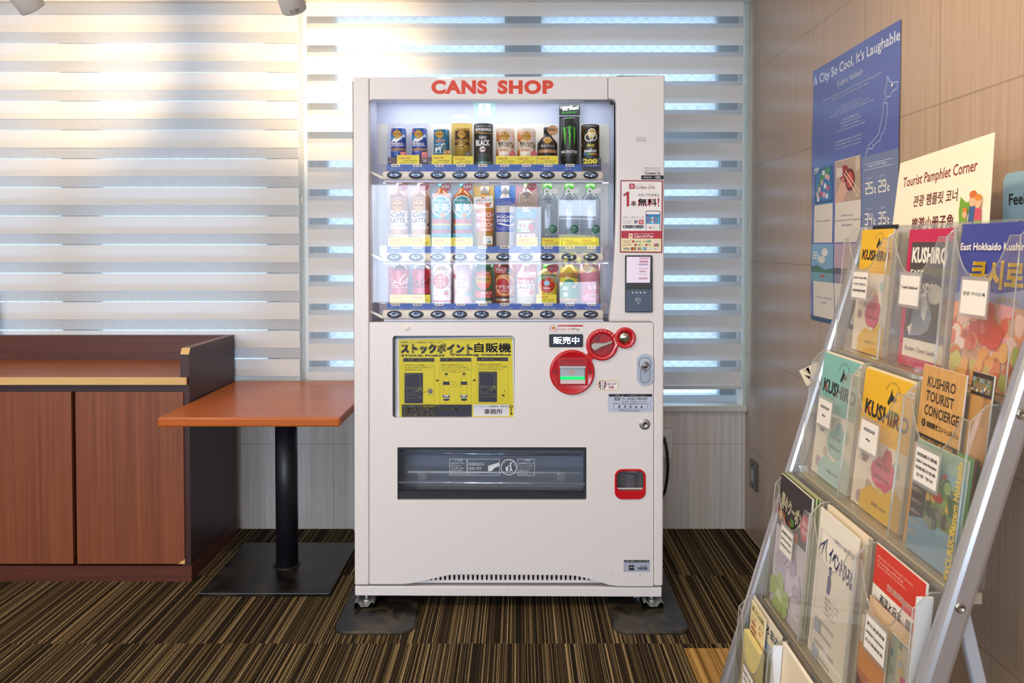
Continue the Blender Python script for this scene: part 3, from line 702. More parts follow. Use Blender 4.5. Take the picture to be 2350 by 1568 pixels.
# lamps: one hidden behind the header, one below each rail
tubem = M('#f2f5ff', .3, 0, 1.5)
for z, wt in ((pf(0, 220).z, .42), (onY(1100, 418.5, YM + .016).z + .003, .3), (onY(1100, 607, YM + .016).z + .003, .26)):
    MB().tube([(X0 + 0.03, YM + 0.076, z), (X1 - 0.03, YM + 0.076, z)], 0.0018, tubem, 8).build('light_tube', vm)
    lamp('AREA', 'display_lamp', ((X0 + X1) / 2, YM + 0.078, z - 0.004), wt, (0.86, 0.92, 1.0), ((X0 + X1) / 2, YM + 0.13, z - 0.2), shape='RECTANGLE', size=X1 - X0 - 0.06, size_y=0.012)
# dark latch at the window's upper corner
Art().R(1340, 229.5, 1403, 233, dark).R(1400, 230, 1413, 241, dark).R(1404.3, 241, 1405.2, 270, M('#8a8894', .5)).build('latch_bracket', lambda u, v, l: fp(u, v, 0.028 - 0.0003 * l), vm)
# rails with buttons
btn = M('#6f7a90', .06, 1.0); btr = M('#2a2a34', .25, .6)
blue = M('#1f4fa6', .35); tagw = M('#efe4d8', .5); tagd = M('#2a2228', .5); ltb = M('#e8f0ff', .5)
RP = [['140', '140', '140', '140', '150', '150', '150', '170', '230', None], ['180', '180', '150', '150', '170', '180', '170', '130', '130', '130'], ['150', '180', '140', '150', '140', '150', '150', '150', '150', '150']]
UB = [905, 955, 1005, 1055, 1105, 1156, 1206, 1256, 1306, 1356]
capm = clear('smoky_clear_plastic', '#e6e2ee', 0.06, 0.25)
for r, (vb, v0, v1) in enumerate(((402, 392.5, 413.5), (590.5, 580.5, 602), (722, 711.5, 733.5))):
    ya = YM + 0.016
    def rf(u, v, d=0.0): return onY(u, v, ya + d)
    # rail body: rounded cross-section swept along X with rounded ends
    zc_, hz = (rf(1100, v0).z + rf(1100, v1).z) / 2, (rf(1100, v0).z - rf(1100, v1).z) / 2
    prof = [(0.06, hz), (0.016, hz), (0.007, hz * .93), (0.002, hz * .66), (0, hz * .2), (0, -hz * .2), (0.002, -hz * .66), (0.007, -hz * .93), (0.016, -hz), (0.06, -hz)]
    xs_ = [(rf(876, vb).x, .45, .012), (rf(877.5, vb).x, .75, .005), (rf(881, vb).x, 1, 0), (rf(1381, vb).x, 1, 0), (rf(1384.5, vb).x, .75, .005), (rf(1386, vb).x, .45, .012)]
    b = MB(); n = len(prof); vs_ = []
    for x, k, dy in xs_: vs_ += [(x, ya + max(dy, p[0]), zc_ + p[1] * k) for p in prof]
    fs_ = [(i * n + j, i * n + (j + 1) % n, (i + 1) * n + (j + 1) % n, (i + 1) * n + j) for i in range(len(xs_) - 1) for j in range(n)]
    b.add(vs_, fs_, cream, True); b.add(vs_[:n], [tuple(range(n))], cream); b.add(vs_[-n:], [tuple(range(n))[::-1]], cream)
    rail = b.build('button_rail', vm)
    Art().R(1180.2, v0 + 1, 1180.8, v1 - 1, M('#b5ab9c', .5)).build('rail_joint', lambda u, v, l: rf(u, v, -0.0006), rail)
    for u in UB:
        c = rf(u, vb, -0.0005); sx_ = 16.2 * ya / F; sz_ = 8.0 * ya / F; vs_ = []; fs_ = []; N = 28
        for k, (rr, dd) in enumerate(((1.0, 0.0), (0.9, -0.003), (0.75, -0.0045), (0.5, -0.0058), (0.42, -0.0056), (0.2, -0.0048), (0.0, -0.0046))):
            for j in range(N): t = 2 * PI * j / N; vs_.append((c.x + sx_ * rr * math.cos(t), c.y + dd, c.z + sz_ * rr * math.sin(t)))
            if k: fs_ += [((k - 1) * N + j, (k - 1) * N + (j + 1) % N, k * N + (j + 1) % N, k * N + j) for j in range(N)]
        bo = MB().add(vs_, fs_, btn, True).build2('select_button', vm)
        Art().ring(u, vb, 17.4, 9.2, 1.6, btr, 28).build('button_rim', lambda u_, v_, l: rf(u_, v_, -0.0012), bo)
    # price strip: blue band tilted back behind the rail
    dv = v0 - 15.5; a = Art(); yp = YM + 0.032
    a.R(888, dv + .5, 1182, v0 + 2, blue).R(1182.5, dv + .5, 1378 if r else 1335, v0 + 2, blue)
    for i, u in enumerate(UB):
        pr = RP[r][i]
        if not pr: continue
        cu = u + 2.5 + (i - 4.5) * -0.15; w_ = 9.5
        a.R(cu - w_ - 0.5, dv - .8, cu + w_ + .5, dv + 5.8, tagw, 1.2, la=50)
        a.T('¥' + pr, cu - w_ + 1.6, dv + .6, cu + w_ - 1.4, dv + 4.6, tagd, 0.03, la=51)
        a.T('つめた〜い', u - 14, dv + 8, u + 18.5, dv + 14.0, ltb, 0.01, la=50)
    a.build('price_strip', lambda u, v, l: onY(u, v, yp - 0.0004 * l), vm)
    # tray behind the strip, lip under the rail, clear end caps, side arm
    zt2 = onY(1100, dv + 1, yp).z
    MB().box(rf(884, vb).x, rf(1382, vb).x, YM + 0.034, YM + DB - 0.003, zt2 - 0.012, zt2 - 0.004, M('#d5d7e6', .5)).build('tray', vm)
    MB().box(rf(880, vb).x, rf(1385, vb).x, YM + 0.022, YM + 0.07, rf(1100, v1 + 5).z, rf(1100, v1).z, M('#c9cade', .4)).build('rail_lip', vm, bevel=.001)
    for ua, ub in ((872, 888), (1379, 1397)):
        MB().plate(rrect_pts(ua, dv - 1, ub, v0 + 8, 3), [], capm, lambda u, v, d: onY(u, v, YM + d), 0.030, 0.036, True).build('end_cap', vm)
    MB().hexa([rf(848.5, vb - 11, .012), rf(879, vb + 3, .012), rf(879, vb + 11, .012), rf(848.5, vb - 5, .012), rf(848.5, vb - 11, .05), rf(879, vb + 3, .03), rf(879, vb + 11, .03), rf(848.5, vb - 5, .05)], cream).build('side_arm', vm, bevel=.002)
# wavy clear acrylic front over the display
op = [(848, 228.6)] + [(1405.5, 228.6)] + [(p[0] - .4, p[1]) for p in crv[::-1][1:]] + [(848, 739.5)]
acr = clear('wavy_clear_acrylic', '#fbfcff', 0.055, 0.0, 0.01, 0.04, bscale=2.5)
def bulge(u, v, d): 
    k = max(0.0, (u - 1370) / 45); return pf(u, v, d + 0.012 * k * k)
aw = Art(); aw.poly(op, acr); ao = aw.build('window_pane', lambda u, v, l: bulge(u, v, 0.005), vm, cut=(8, 0))
# ------------------------------------------------------------------ emergency poster behind its small window
pap = M('#ece9ea', .5); yel = M('#ecd81e', .45); ink = M('#1d1a22', .5); navy = M('#2e2d3f', .5); yl2 = M('#f0dc3c', .5); gry = M('#8f8478', .5); gr2 = M('#857a2a', .5)
MB().box(pf(896, 0).x, pf(1186, 0).x, YM + 0.022, YM + 0.026, pf(0, 964).z, pf(0, 766).z, M('#6f7a8a', .4)).box(pf(896, 0).x, pf(901.5, 0).x, YM + 0.004, YM + 0.022, pf(0, 964).z, pf(0, 766).z, M('#22222a', .4)).box(pf(896, 0).x, pf(1186, 0).x, YM + 0.004, YM + 0.022, pf(0, 771.5).z, pf(0, 766).z, M('#5f7893', .4)).build('poster_frame', vm)
class ZArt(Art):
    """artwork entered in the coordinates of an enlarged detail"""
    def __init__(s, ou, ov, k): super().__init__(); s.tf = (ou, ov, k)
    def put(s, vs, fs, m, la=None):
        a, b_, k = s.tf
        return super().put([(a + p[0] * k, b_ + p[1] * k) for p in vs], fs, m, la)
a = ZArt(890, 760, 300 / 2295)
a.poly([(86, 132), (2215, 95), (2225, 1515), (90, 1505)], pap); a.poly([(188, 152), (2185, 118), (2210, 1500), (205, 1512)], yel)
a.T('災害時にはこの自販機がお助けします！', 218, 178, 975, 220, ink, la=9, res=1)
a.T('ストックポイント', 225, 215, 1495, 400, ink, 0.11, la=9).T('自販機', 1515, 208, 2165, 378, ink, 0.06, la=9)
a.T('STOCK POINT', 232, 412, 1010, 452, ink, 0.05, la=9).T('Vending machine', 1080, 396, 2165, 446, ink, 0.05, la=9)
for x0, x1, y0, tx, bt in ((268, 818, 474, 'STEP① 災害時のストック発動', ['現在設置されている自販機のストックを', '払い出す為に専用となる鍵を回します。', '※鍵管理者は右下に記載']), (915, 1465, 470, 'STEP② 自販機フリーベンド化', ['鍵を回すと自販機の購入ボタンが', '点灯し、お金のいらない状態で商品が', '払い出されるようになります。この状態を', '『フリーベンド状態』と言います。']), (1563, 2112, 462, 'STEP③ ドリンク無償提供', ['自販機内にある在庫分が災害時用の', 'ストックとなり任意に払い出すことが可能。', '※払い出しには電気が必要となります。'])):
    a.R(x0, y0, x1, y0 + 66, navy, la=9); a.T(tx, x0 + 12, y0 + 14, x0 + (535 if x0 < 1500 else 455), y0 + 54, yl2, 0.03, la=10, res=1)
    for i in range(50):
        for xx in (x0, x1): a.R(xx - 2, y0 + 74 + i * 14.6, xx + 3, y0 + 81 + i * 14.6, ink, la=9)
    for i in range(38): a.R(x0 + i * 14.5, y0 + 808, x0 + 7 + i * 14.5, y0 + 813, ink, la=9)
    a.lines(bt, x0 + 25, y0 + 108, x0 + 530, y0 + 108 + 38 * len(bt), gr2, gap=.3)
for x0, y0 in ((292, 735), (1593, 712)):
    a.R(x0, y0, x0 + 325, y0 + 535, navy, la=9)
    for q in ((15, 18, 280, 258), (38, 270, 172, 360), (42, 386, 245, 448), (268, 405, 305, 448), (292, 282, 312, 320)): a.frame(x0 + q[0], y0 + q[1], x0 + q[2], y0 + q[3], 4, gr2 if False else M('#9d9348', .5), la=10)
    for q in ((225, 308, 26), (262, 280, 24), (285, 268, 14)): a.ring(x0 + q[0], y0 + q[1], q[2], q[2], 5, M('#c9bd5c', .5), la=10)
a.E(745, 1057, 46, 50, gry, la=9).line([(740, 1045), (775, 1085)], 9, ink, 10).T('専用鍵を挿入し回す', 680, 1118, 815, 1132, gr2, la=9, res=1)
a.line([(690, 1068), (625, 1080)], 5, ink, 9).line([(655, 1058), (625, 1080), (655, 1098)], 5, ink, 9)
for cx_ in (1026, 1337):
    a.R(cx_ - 25, 738, cx_ + 25, 772, navy, la=9); a.R(cx_ - 57, 888, cx_ + 57, 947, navy, la=9)
    o_ = [(-22, 775), (-30, 810), (-56, 870), (-57, 960), (-48, 1020), (-60, 1090), (-54, 1118)]
    a.line([(cx_ + x, y) for x, y in o_], 4, gr2, 9).line([(cx_ - x, y) for x, y in o_], 4, gr2, 9).line([(cx_ - 54, 1118), (cx_ + 54, 1118)], 4, gr2, 9)
    a.R(cx_ - 64, 1130, cx_ + 64, 1168, M('#2a3a9c', .5), la=9).R(cx_ - 35, 1130, cx_ + 35, 1148, pap, la=10).T('つめた〜い', cx_ - 52, 1151, cx_ + 52, 1166, pap, la=10, res=1)
    a.E(cx_ + 2, 1203, 56, 24, navy, la=9).E(cx_ + 2, 1186, 36, 9, M('#8a8f98' if cx_ < 1100 else '#1f9a6a', .5), la=10).T('点灯', cx_ - 20, 1240, cx_ + 20, 1254, gr2, la=9, res=1)
a.line([(1118, 935), (1172, 935), (1172, 905), (1232, 952), (1172, 998), (1172, 968), (1118, 968), (1118, 935)], 5, gr2, 9).T('鍵を回すと', 1112, 880, 1200, 895, gr2, la=9, res=1)
for x0, y0 in ((842, 870), (1492, 865)): a.poly([(x0, y0 - 9), (x0 + 28, y0 - 9), (x0 + 28, y0 - 26), (x0 + 58, y0), (x0 + 28, y0 + 26), (x0 + 28, y0 + 9), (x0, y0 + 9)], ink, 9)
a.poly([(2042, 1045), (2060, 1050), (2055, 1064), (2037, 1059)], navy, 9).poly([(2006, 1112), (2053, 1128), (2043, 1152), (1996, 1136)], navy, 9).line([(2037, 1062), (2006, 1112), (1972, 1225), (2005, 1238), (2053, 1128), (2055, 1066)], 3, gr2, 9)
a.R(245, 1292, 1475, 1502, navy, la=9).lines(['≪ストックポイント自販機の発動条件≫', '', '', ''], 262, 1302, 900, 1490, yl2, 0.03, .36)
for i, (t, x1) in enumerate((('①設置場所の自治体様が災害基準により対策本部を設置した場合', 1362), ('②物理的に建物外へ退出できない場合', 905), ('③建物外への退出が危険を伴う場合', 875))): a.T(t, 275, 1350 + 52 * i, x1, 1390 + 52 * i, yl2, 0.03, la=10, res=1)
a.R(1500, 1292, 2125, 1490, pap, la=9).T('ストックポイント自販機専用　鍵管理者', 1508, 1305, 2110, 1340, ink, la=10, res=1).T('事務所', 1690, 1368, 2015, 1462, ink, 0.02, la=10)
a.ring(2163, 1325, 38, 24, 11, ink, la=10).R(2156, 1348, 2170, 1475, ink, la=10).R(2170, 1440, 2188, 1472, ink, la=10)
a.build('emergency_poster', lambda u, v, l: onY(u, v, YM + 0.018 - 0.0003 * l), vm)
MB().plate(rrect_pts(901, 771, 1181, 959, 7), [], clear('poster_pane_clear', '#f6f8fb', 0.05), pf, 0.006, 0.008).build('poster_pane', vm)
# small cream knob left under the display
p = pf(934, 753); MB().box(p.x - .009, p.x + .009, YM - 0.004, YM, p.z - .007, p.z + .007, cream).box(p.x - .005, p.x + .005, YM - 0.007, YM - 0.004, p.z - .004, p.z + .004, cream).build('sensor_knob', vm, bevel=.001)
# 販売中 sign
MB().plate(rrect_pts(1260, 767, 1338, 797, 3), [rrect_pts(1263, 770, 1335, 794, 2)], M('#15161c', .3), pf, -0.002, 0.02).build('sign_frame', vm)
Art().R(1262, 769, 1336, 795, M('#1a2440', .2)).T('販売中', 1270, 773.5, 1329.5, 790, M('#ffffff', .5, 0, 0.9), 0.012, res=3).build('sale_sign', lambda u, v, l: pf(u, v, 0.004 - 0.0006 * l), vm)
# ------------------------------------------------------------------ red coin and note panel
K = 0.1403
def zx(x, y): return (1250 + x * K, 735 + y * K)
redp = M('#c4101c', 0.22, coat=0.3); redd = M('#a50f1c', 0.3); redk = M('#7d0a14', .35); slv = M('#b9b6b2', .3, .9); slt = M('#d3d2d4', .35, .5)
def disc(b, x, y, r, m, d=0.011, inner=None, n=56):
    u, v = zx(x, y); c = pf(u, v); R = r * K * YM / F
    pr = [(R, -0.001), (R, d * .45), (R * .985, d * .75), (R * .95, d * .97), (R * .91, d)]
    if inner: pr += [(inner * K * YM / F * 1.04, d), (inner * K * YM / F, d * .9), (inner * K * YM / F * .98, d * .2), (0.0, d * .2)]
    else: pr += [(R * .885, d * .9), (0.0, d * .9)]
    b.lathe(pr, c, m, n, (0, -1, 0), True, False); return b
cp = MB(); disc(cp, 447, 850, 370, redp); disc(cp, 935, 400, 262, redp, .011, 190); disc(cp, 1312, 288, 175, redp, .011, 108)
def neck(b, p0, p1, w0, w1, wm, d):
    """concave bridge between two discs"""
    (x0, y0), (x1, y1) = p0, p1; dx, dy = x1 - x0, y1 - y0; Ln = math.hypot(dx, dy); nx, ny = -dy / Ln, dx / Ln; A = []; B = []
    for i in range(13):
        t = i / 12; k = abs(2 * t - 1) ** 2; w_ = wm + ((w0 if t < .5 else w1) - wm) * k
        A.append(zx(x0 + dx * t + nx * w_, y0 + dy * t + ny * w_)); B.append(zx(x0 + dx * t - nx * w_, y0 + dy * t - ny * w_))
    b.plate(A + B[::-1], [], redp, pf, -d, 0.0)
neck(cp, (640, 690), (800, 530), 150, 130, 58, 0.0085); neck(cp, (1110, 345), (1215, 315), 140, 120, 72, 0.0085)
hs = cp.build('coin_panel', vm)
# note slot
def zb(b, x0, y0, x1, y1, d0, d1, m):
    p = pf(*zx(x0, y0)); q = pf(*zx(x1, y1)); b.box(p.x, q.x, YM - d1, YM - d0, q.z, p.z, m)
b = MB(); zb(b, 203, 600, 700, 1062, 0.009, 0.0104, M('#3a0a10', .4)); zb(b, 209, 606, 694, 640, .0104, .014, redp); zb(b, 209, 640, 245, 1056, .0104, .0135, redp); zb(b, 658, 640, 694, 1056, .0104, .0135, redp); zb(b, 245, 1030, 658, 1056, .0104, .0135, redp); zb(b, 245, 640, 658, 735, .0102, .0108, redd)
ns = b.build('note_slot', hs)
b = MB(); zb(b, 240, 740, 662, 772, .0104, .018, M('#c9c4cc', .25, .5)); b.build('slot_lip', ns) if False else b.build('slot_lip', hs)
b = MB(); zb(b, 250, 772, 650, 912, .0104, .013, M('#a9b1bd', .3)); zp = b.build('slot_plate', hs)
b = MB(); zb(b, 250, 912, 650, 960, .0104, .0165, M('#12b45a', .2, 0, 0.9)); b.build('green_light', hs)
b = MB(); zb(b, 252, 962, 655, 1026, .0104, .019, M('#e6c8cc', .15)); b.build('slot_tray', hs)
a = ZArt(1250, 735, K); a.n = 20
og = M('#cf9a7c', .5)
a.line([(388, 815), (410, 905)], 4, og).line([(515, 815), (495, 905)], 4, og).line([(388, 812), (515, 812)], 4, og).poly([(450, 815), (490, 855), (470, 855), (470, 880), (430, 880), (430, 855), (410, 855)], og)
for x in (300, 360, 420, 480, 540, 600): a.R(x, 748, x + 6, 764, M('#4a464c', .5))
a.build('slot_arrow', lambda u, v, l: onY(u, v, YM - 0.0134 - 0.0002 * l) if v > 846 else onY(u, v, YM - 0.0183), hs, compact=True)
for x in (160, 738): Art().put([zx(*p) for p in rrect_pts(x - 26, 812, x + 26, 875, 20)], [tuple(range(24))], redk).build('screw_slot', lambda u, v, l: pf(u, v, -0.0103), hs)
# change lever in the middle ring
b = MB(); c = pf(*zx(935, 400)); b.lathe([(0.0, .003), (180 * K * YM / F, .003)], c, redd, 40, (0, -1, 0), False, False); zb(b, 830, 260, 905, 350, .002, .0036, redk)
b.plate([zx(*p) for p in ((1000, 545), (1050, 490), (1075, 450), (1118, 440), (1100, 500), (1050, 550))], [], redk, pf, -0.0036, 0); b.build('lever_well', hs)
b = MB(); b.plate([zx(*p) for p in ((752, 415), (765, 385), (800, 366), (960, 366), (1020, 352), (1098, 328), (1106, 342), (1075, 372), (985, 410), (920, 428), (868, 462), (835, 480), (795, 480), (765, 458))], [], M('#a9a29a', .32, .8), pf, -0.017, -0.004)
lv = b.build('change_lever', hs, bevel=0.0015)
# coin slot
c = pf(*zx(1303, 288)); r = 100 * K * YM / F
MB().lathe([(r, .002), (r * .95, .006), (r * .8, .009), (r * .45, .0112), (0, .012)], c, M('#c2b8a8', .18, 1.0), 40, (0, -1, 0), True, False).build('coin_slot', hs)
b = MB(); zb(b, 1240, 282, 1368, 298, .0105, .0128, M('#15141a', .4)); b.build('coin_slit', hs)
a = ZArt(1250, 735, K); pk = M('#f2c9c6', .5)
for i, chh in enumerate('おつり・返却'):
    t = math.radians(-112 + i * 17.5 + 0); a.T(chh, 935 + 225 * math.cos(t) - 17, 400 + 225 * math.sin(t) - (17 if chh != '・' else 6), 935 + 225 * math.cos(t) + 17, 400 + 225 * math.sin(t) + (17 if chh != '・' else 6), pk, rot=math.degrees(t) + 90, la=1)
for i, chh in enumerate('お金投入口'):
    t = math.radians(-22 + i * 11); a.T(chh, 1303 + 150 * math.cos(t) - 11, 288 + 150 * math.sin(t) - 11, 1303 + 150 * math.cos(t) + 11, 288 + 150 * math.sin(t) + 11, pk, rot=90, la=1, res=1)
wb = M('#f5d8d6', .4)
a.poly([(1130, 312), (1165, 360), (1185, 400), (1172, 440), (1140, 472), (1160, 400), (1145, 350)], wb, 1)
a.build('coin_lettering', lambda u, v, l: onY(u, v, YM - 0.0114), hs)
# lock with its oval plate, second lock
a_ = [zx(*p) for p in rrect_pts(1506, 550, 1780, 1068, 125, 9)]
lk = MB().plate(a_, [], M('#b4bccb', .35, .4), pf, -0.004, 0).build('lock_plate', vm, bevel=.0012)
Art().put([zx(*p) for p in rrect_pts(1562, 760, 1725, 1030, 80, 8)], [tuple(range(36))], M('#2b2e36', .4)).put([zx(*p) for p in rrect_pts(1569, 766, 1718, 1023, 74, 8)], [tuple(range(36))], M('#aab3c4', .35, .4)).poly([zx(*p) for p in ell_pts(1640, 715, 103, 106)], M('#2b2e36', .4)).poly([zx(*p) for p in ell_pts(1640, 715, 95, 98)], M('#b9c2d2', .3, .5)).poly([zx(*p) for p in ((1552, 770), (1728, 770), (1640, 880))], M('#8d939f', .35, .5)).build('lock_recess', sticker(.0043, .0002), lk)
c = pf(*zx(1641, 740)); k = K * YM / F
MB().lathe([(70 * k, .004), (70 * k, .010), (62 * k, .012), (52 * k, .012), (50 * k, .009), (44 * k, .009), (42 * k, .013), (0, .0135)], c, M('#a8a6ac', .25, .9), 32, (0, -1, 0), True, False).build('lock_cylinder', lk)
Art().R(1479.2, 838.2, 1481, 842, M('#101014', .4)).build('keyhole', sticker(.0137), lk)
c = pf(1479.5, 974)
l2 = MB().lathe([(12.6 * YM / F, 0), (12.6 * YM / F, .001), (11.8 * YM / F, .002), (8.5 * YM / F, .002), (8.5 * YM / F, .006), (7 * YM / F, .0075), (5 * YM / F, .0075), (4.5 * YM / F, .006), (0, .006)], c, M('#a9a7a6', .25, .85), 36, (0, -1, 0), True, False).build('door_lock', vm)
MB().lathe([(12.8 * YM / F, 0), (12.8 * YM / F, .0008), (9 * YM / F, .0022), (8.6 * YM / F, .0022)], c, M('#dfe4ec', .4), 36, (0, -1, 0), True, False).build('lock_ring', l2)
Art().R(1478.8, 971, 1480.3, 977, M('#1a1a1e', .4)).build('keyhole', sticker(.0062), l2)
# ------------------------------------------------------------------ stickers
crd = M('#b3203a', .5); wht = M('#f1ece9', .5); blk2 = M('#15151a', .5); gld = M('#cdb94a', .5)
def coke_on(a, u0, v0, u1, v1, m, tail='ON', bold=0.0, la=None):
    """the app's wordmark: the O of ON is a power ring"""
    h = v1 - v0; w_ = u1 - u0
    a.T('Coke', u0, v0 + h * .02, u0 + w_ * .58, v1, m, bold, la=la)
    c = u0 + w_ * .73; rr = h * .42
    a.ring(c, v1 - rr, rr, rr, h * .13, m, 22, -50, 230, la=la); a.R(c - h * .06, v0 - h * .12, c + h * .06, v0 + h * .5, m, la=la)
    a.T('N', u0 + w_ * .84, v0 + h * .1, u1, v1, m, bold, la=la)
# Coke ON Pay
a = ZArt(1250, 735, K)
a.R(214, 78, 628, 192, crd, 20).R(216, 106, 626, 190, wht, 2).R(216, 80, 626, 108, M('#c03048', .5), 18).T('ご利用いただけます！', 225, 84, 410, 102, wht, res=1)
coke_on(a, 215, 125, 458, 165, crd, bold=0.01); a.T('Pay', 470, 125, 582, 178, M('#4a4046', .5), 0.005)
a.line([(115, 80), (165, 78), (180, 180), (120, 186), (108, 90)], 6, crd).R(112, 92, 176, 176, wht, 8).E(143, 128, 28, 30, M('#d99a2e', .5)).T('¥', 132, 114, 154, 142, crd, 0.03)
for i in range(4): a.ring(96, 105 + i * 22, 16, 12, 4, crd, 12, 90, 270)
a.ring(172, 150, 26, 40, 4, crd, 14, -60, 80)
a.build('pay_sticker', sticker(), vm)
# note acceptance sticker
a = ZArt(1250, 735, K)
a.R(848, 982, 1198, 1146, gld, 18).R(856, 990, 1190, 1138, wht, 12).ring(942, 1058, 70, 66, 12, crd, 30).poly([(890, 1000), (1000, 1000), (982, 1128), (905, 1128)], blk2).poly([(912, 1002), (982, 1002), (970, 1122), (915, 1122)], wht).ring(944, 1034, 22, 22, 6, crd, 20).T('1000', 916, 1070, 970, 1088, blk2, 0.03).T('円', 930, 1096, 958, 1116, blk2)
a.T('新・旧1000円札', 1020, 1004, 1172, 1020, crd, res=1).T('使えます', 1022, 1030, 1172, 1060, blk2, 0.02).T('OK', 1045, 1076, 1142, 1118, crd, 0.04)
a.build('note_sticker', sticker(), vm)
# customer centre plate
a = ZArt(1250, 735, K); lb = M('#bfc6da', .45)
a.R(1032, 1202, 1774, 1505, lb).R(1050, 1210, 1756, 1252, blk2).T('北海道コカ・コーラ カスタマーセンター', 1142, 1216, 1668, 1246, wht, 0.02, res=1)
a.frame(1140, 1262, 1232, 1312, 6, blk2).ring(1163, 1288, 18, 18, 7, blk2, 18).ring(1207, 1288, 18, 18, 7, blk2, 18).T('フリーダイヤル', 1135, 1322, 1238, 1336, blk2, res=1).T('連絡先', 1264, 1276, 1322, 1294, blk2, 0.02, res=1).T('0120-198-509', 1356, 1268, 1678, 1306, blk2, 0.01)
a.T('受付時間　年中無休　9:00〜18:00', 1262, 1322, 1670, 1342, blk2, res=1).T('ご連絡の際は、お手数ですが下記管理番号をお知らせください。', 1098, 1354, 1690, 1372, blk2, res=1)
a.R(1080, 1378, 1722, 1450, M('#cdd3e4', .45))
for i in range(8): a.R(1078 + i * 91.7, 1378, 1081 + i * 91.7, 1452, M('#6d7285', .5))
a.R(1080, 1376, 1722, 1379, M('#6d7285', .5)).R(1080, 1450, 1722, 1453, M('#6d7285', .5))
for i, d in enumerate('1835661'):
    x = 1128 + i * 91.7
    if d == '1': a.line([(x + 10, 1392), (x - 8, 1440)], 7, blk2)
    else: a.T(d, x - 18, 1390, x + 18, 1440, blk2, 0.02, sk=0.2)
a.lines(['管理会社　北海道ベンディング株式会社', '住所　札幌市清田区清田一条1丁目2番1号'], 1225, 1462, 1560, 1494, blk2, 0, .3)
a.build('customer_plate', sticker(), vm)
# contact sticker (its square code is left out)
a = Art()
a.T('お問い合わせはコチラ', 1480, 384, 1517, 387.4, blk2, res=1).R(1472, 388.6, 1517, 388.9, M('#8a8688', .5)).T('If you have any questions', 1480, 389.8, 1516, 392.4, blk2, res=1).T('Contact Us', 1480, 394, 1515.5, 400.6, blk2, 0.025)
a.R(1471.5, 402.5, 1523, 412, blk2, 1.5).T('ENGLISH', 1477, 405.4, 1494.5, 408.6, wht).T('OK!', 1504, 404.4, 1516, 410, wht, 0.02)
a.build('contact_sticker', sticker(), vm)
# membership sticker on the right pillar
a = ZArt(1400, 370, .2487)
a.poly([(97, 176), (489, 178), (481, 848), (90, 844)], M('#8f1c32', .45)).poly([(106, 186), (478, 188), (471, 836), (100, 832)], wht)
a.poly([(104, 643), (474, 643), (473, 716), (103, 712)], M('#b3243c', .45)).poly([(103, 712), (473, 716), (471, 836), (100, 832)], M('#ece0b0', .5))
a.R(177, 207, 228, 257, crd, 5, la=9).ring(202, 233, 15, 15, 4.5, wht, 20, -55, 235, la=10).R(200, 213, 205, 233, wht, la=10).T('おトクで楽しいコカ・コーラ公式アプリ', 235, 208, 410, 217, crd, la=9, res=1)
coke_on(a, 234, 224, 408, 256, M('#7d1c2e', .5), bold=.01, la=9); a.E(412, 254, 2.5, 2.5, crd, 10, la=9)
a.line([(126, 318), (160, 292)], 18, crd, 9).R(153, 282, 177, 418, crd, 4, la=9).T('本', 190, 364, 245, 416, crd, 0.04, la=9).T('スタンプたまると', 257, 298, 455, 326, crd, 0.03, la=9).T('無料', 256, 344, 432, 418, crd, 0.05, la=9).line([(447, 342), (447, 395)], [18, 9], crd, 9).E(447, 409, 8, 8, crd, 16, la=9)
a.T('今すぐ、ダウンロード!!', 121, 508, 314, 530, crd, 0.01, la=9).frame(118, 546, 254, 574, 2, M('#4a5468', .5), la=9).T('コークオン', 128, 553, 196, 566, blk2, la=9, res=1).R(224, 547, 252, 573, M('#36486e', .5), la=9).ring(236, 558, 7, 7, 2, wht, 14, la=10).line([(241, 563), (248, 569)], 3, wht, 10)
a.R(265, 540, 310, 583, M('#c9485c', .5), la=9).ring(287, 562, 12, 12, 4, wht, 18, -55, 235, la=10).R(285, 546, 289, 562, wht, la=10)
for x, t in ((120, 'App Store'), (217, 'Google Play')): a.R(x, 592, x + 92, 619, M('#1f2a44', .5), 4, la=9).T(t, x + 30, 601, x + 86, 614, wht, la=10, res=1).E(x + 15, 606, 7, 8, wht, 14, la=10)
a.R(328, 457, 464, 642, M('#3c4a62', .4), 18, la=9).R(333, 464, 458, 642, wht, 12, la=10).R(333, 490, 458, 580, M('#4aa8de', .5), la=11).R(333, 490, 458, 514, M('#2a7fc4', .5), la=12)
pcol = ['#c8324a', '#e0a030', '#3fa05a', '#36488a', '#e8e6e2', '#b83a80']
for j in range(3):
    for i in range(5): a.E(350 + i * 20.5, 523 + j * 19.5, 8.5, 8.5, M(pcol[(i * 2 + j * 3) % 6], .5), 14, la=12)
a.E(346, 498, 7, 7, crd, 12, la=13).E(370, 614, 8, 9, crd, 14, la=11).T('スタンプ', 338, 606, 358, 613, crd, la=11, res=1).lines(['今週のスタンプ', 'あと3本で', '1本無料'], 385, 602, 445, 626, M('#8a8a90', .5))
a.T('電子決済サービスがご利用いただけます！', 222, 664, 402, 677, wht, la=12, res=1); coke_on(a, 220, 680, 335, 706, wht, bold=.01, la=12); a.T('Pay', 345, 681, 403, 712, wht, .01, la=12)
a.R(172, 668, 208, 710, wht, 6, la=12).E(190, 688, 13, 13, M('#d99a2e', .5), 16, la=13)
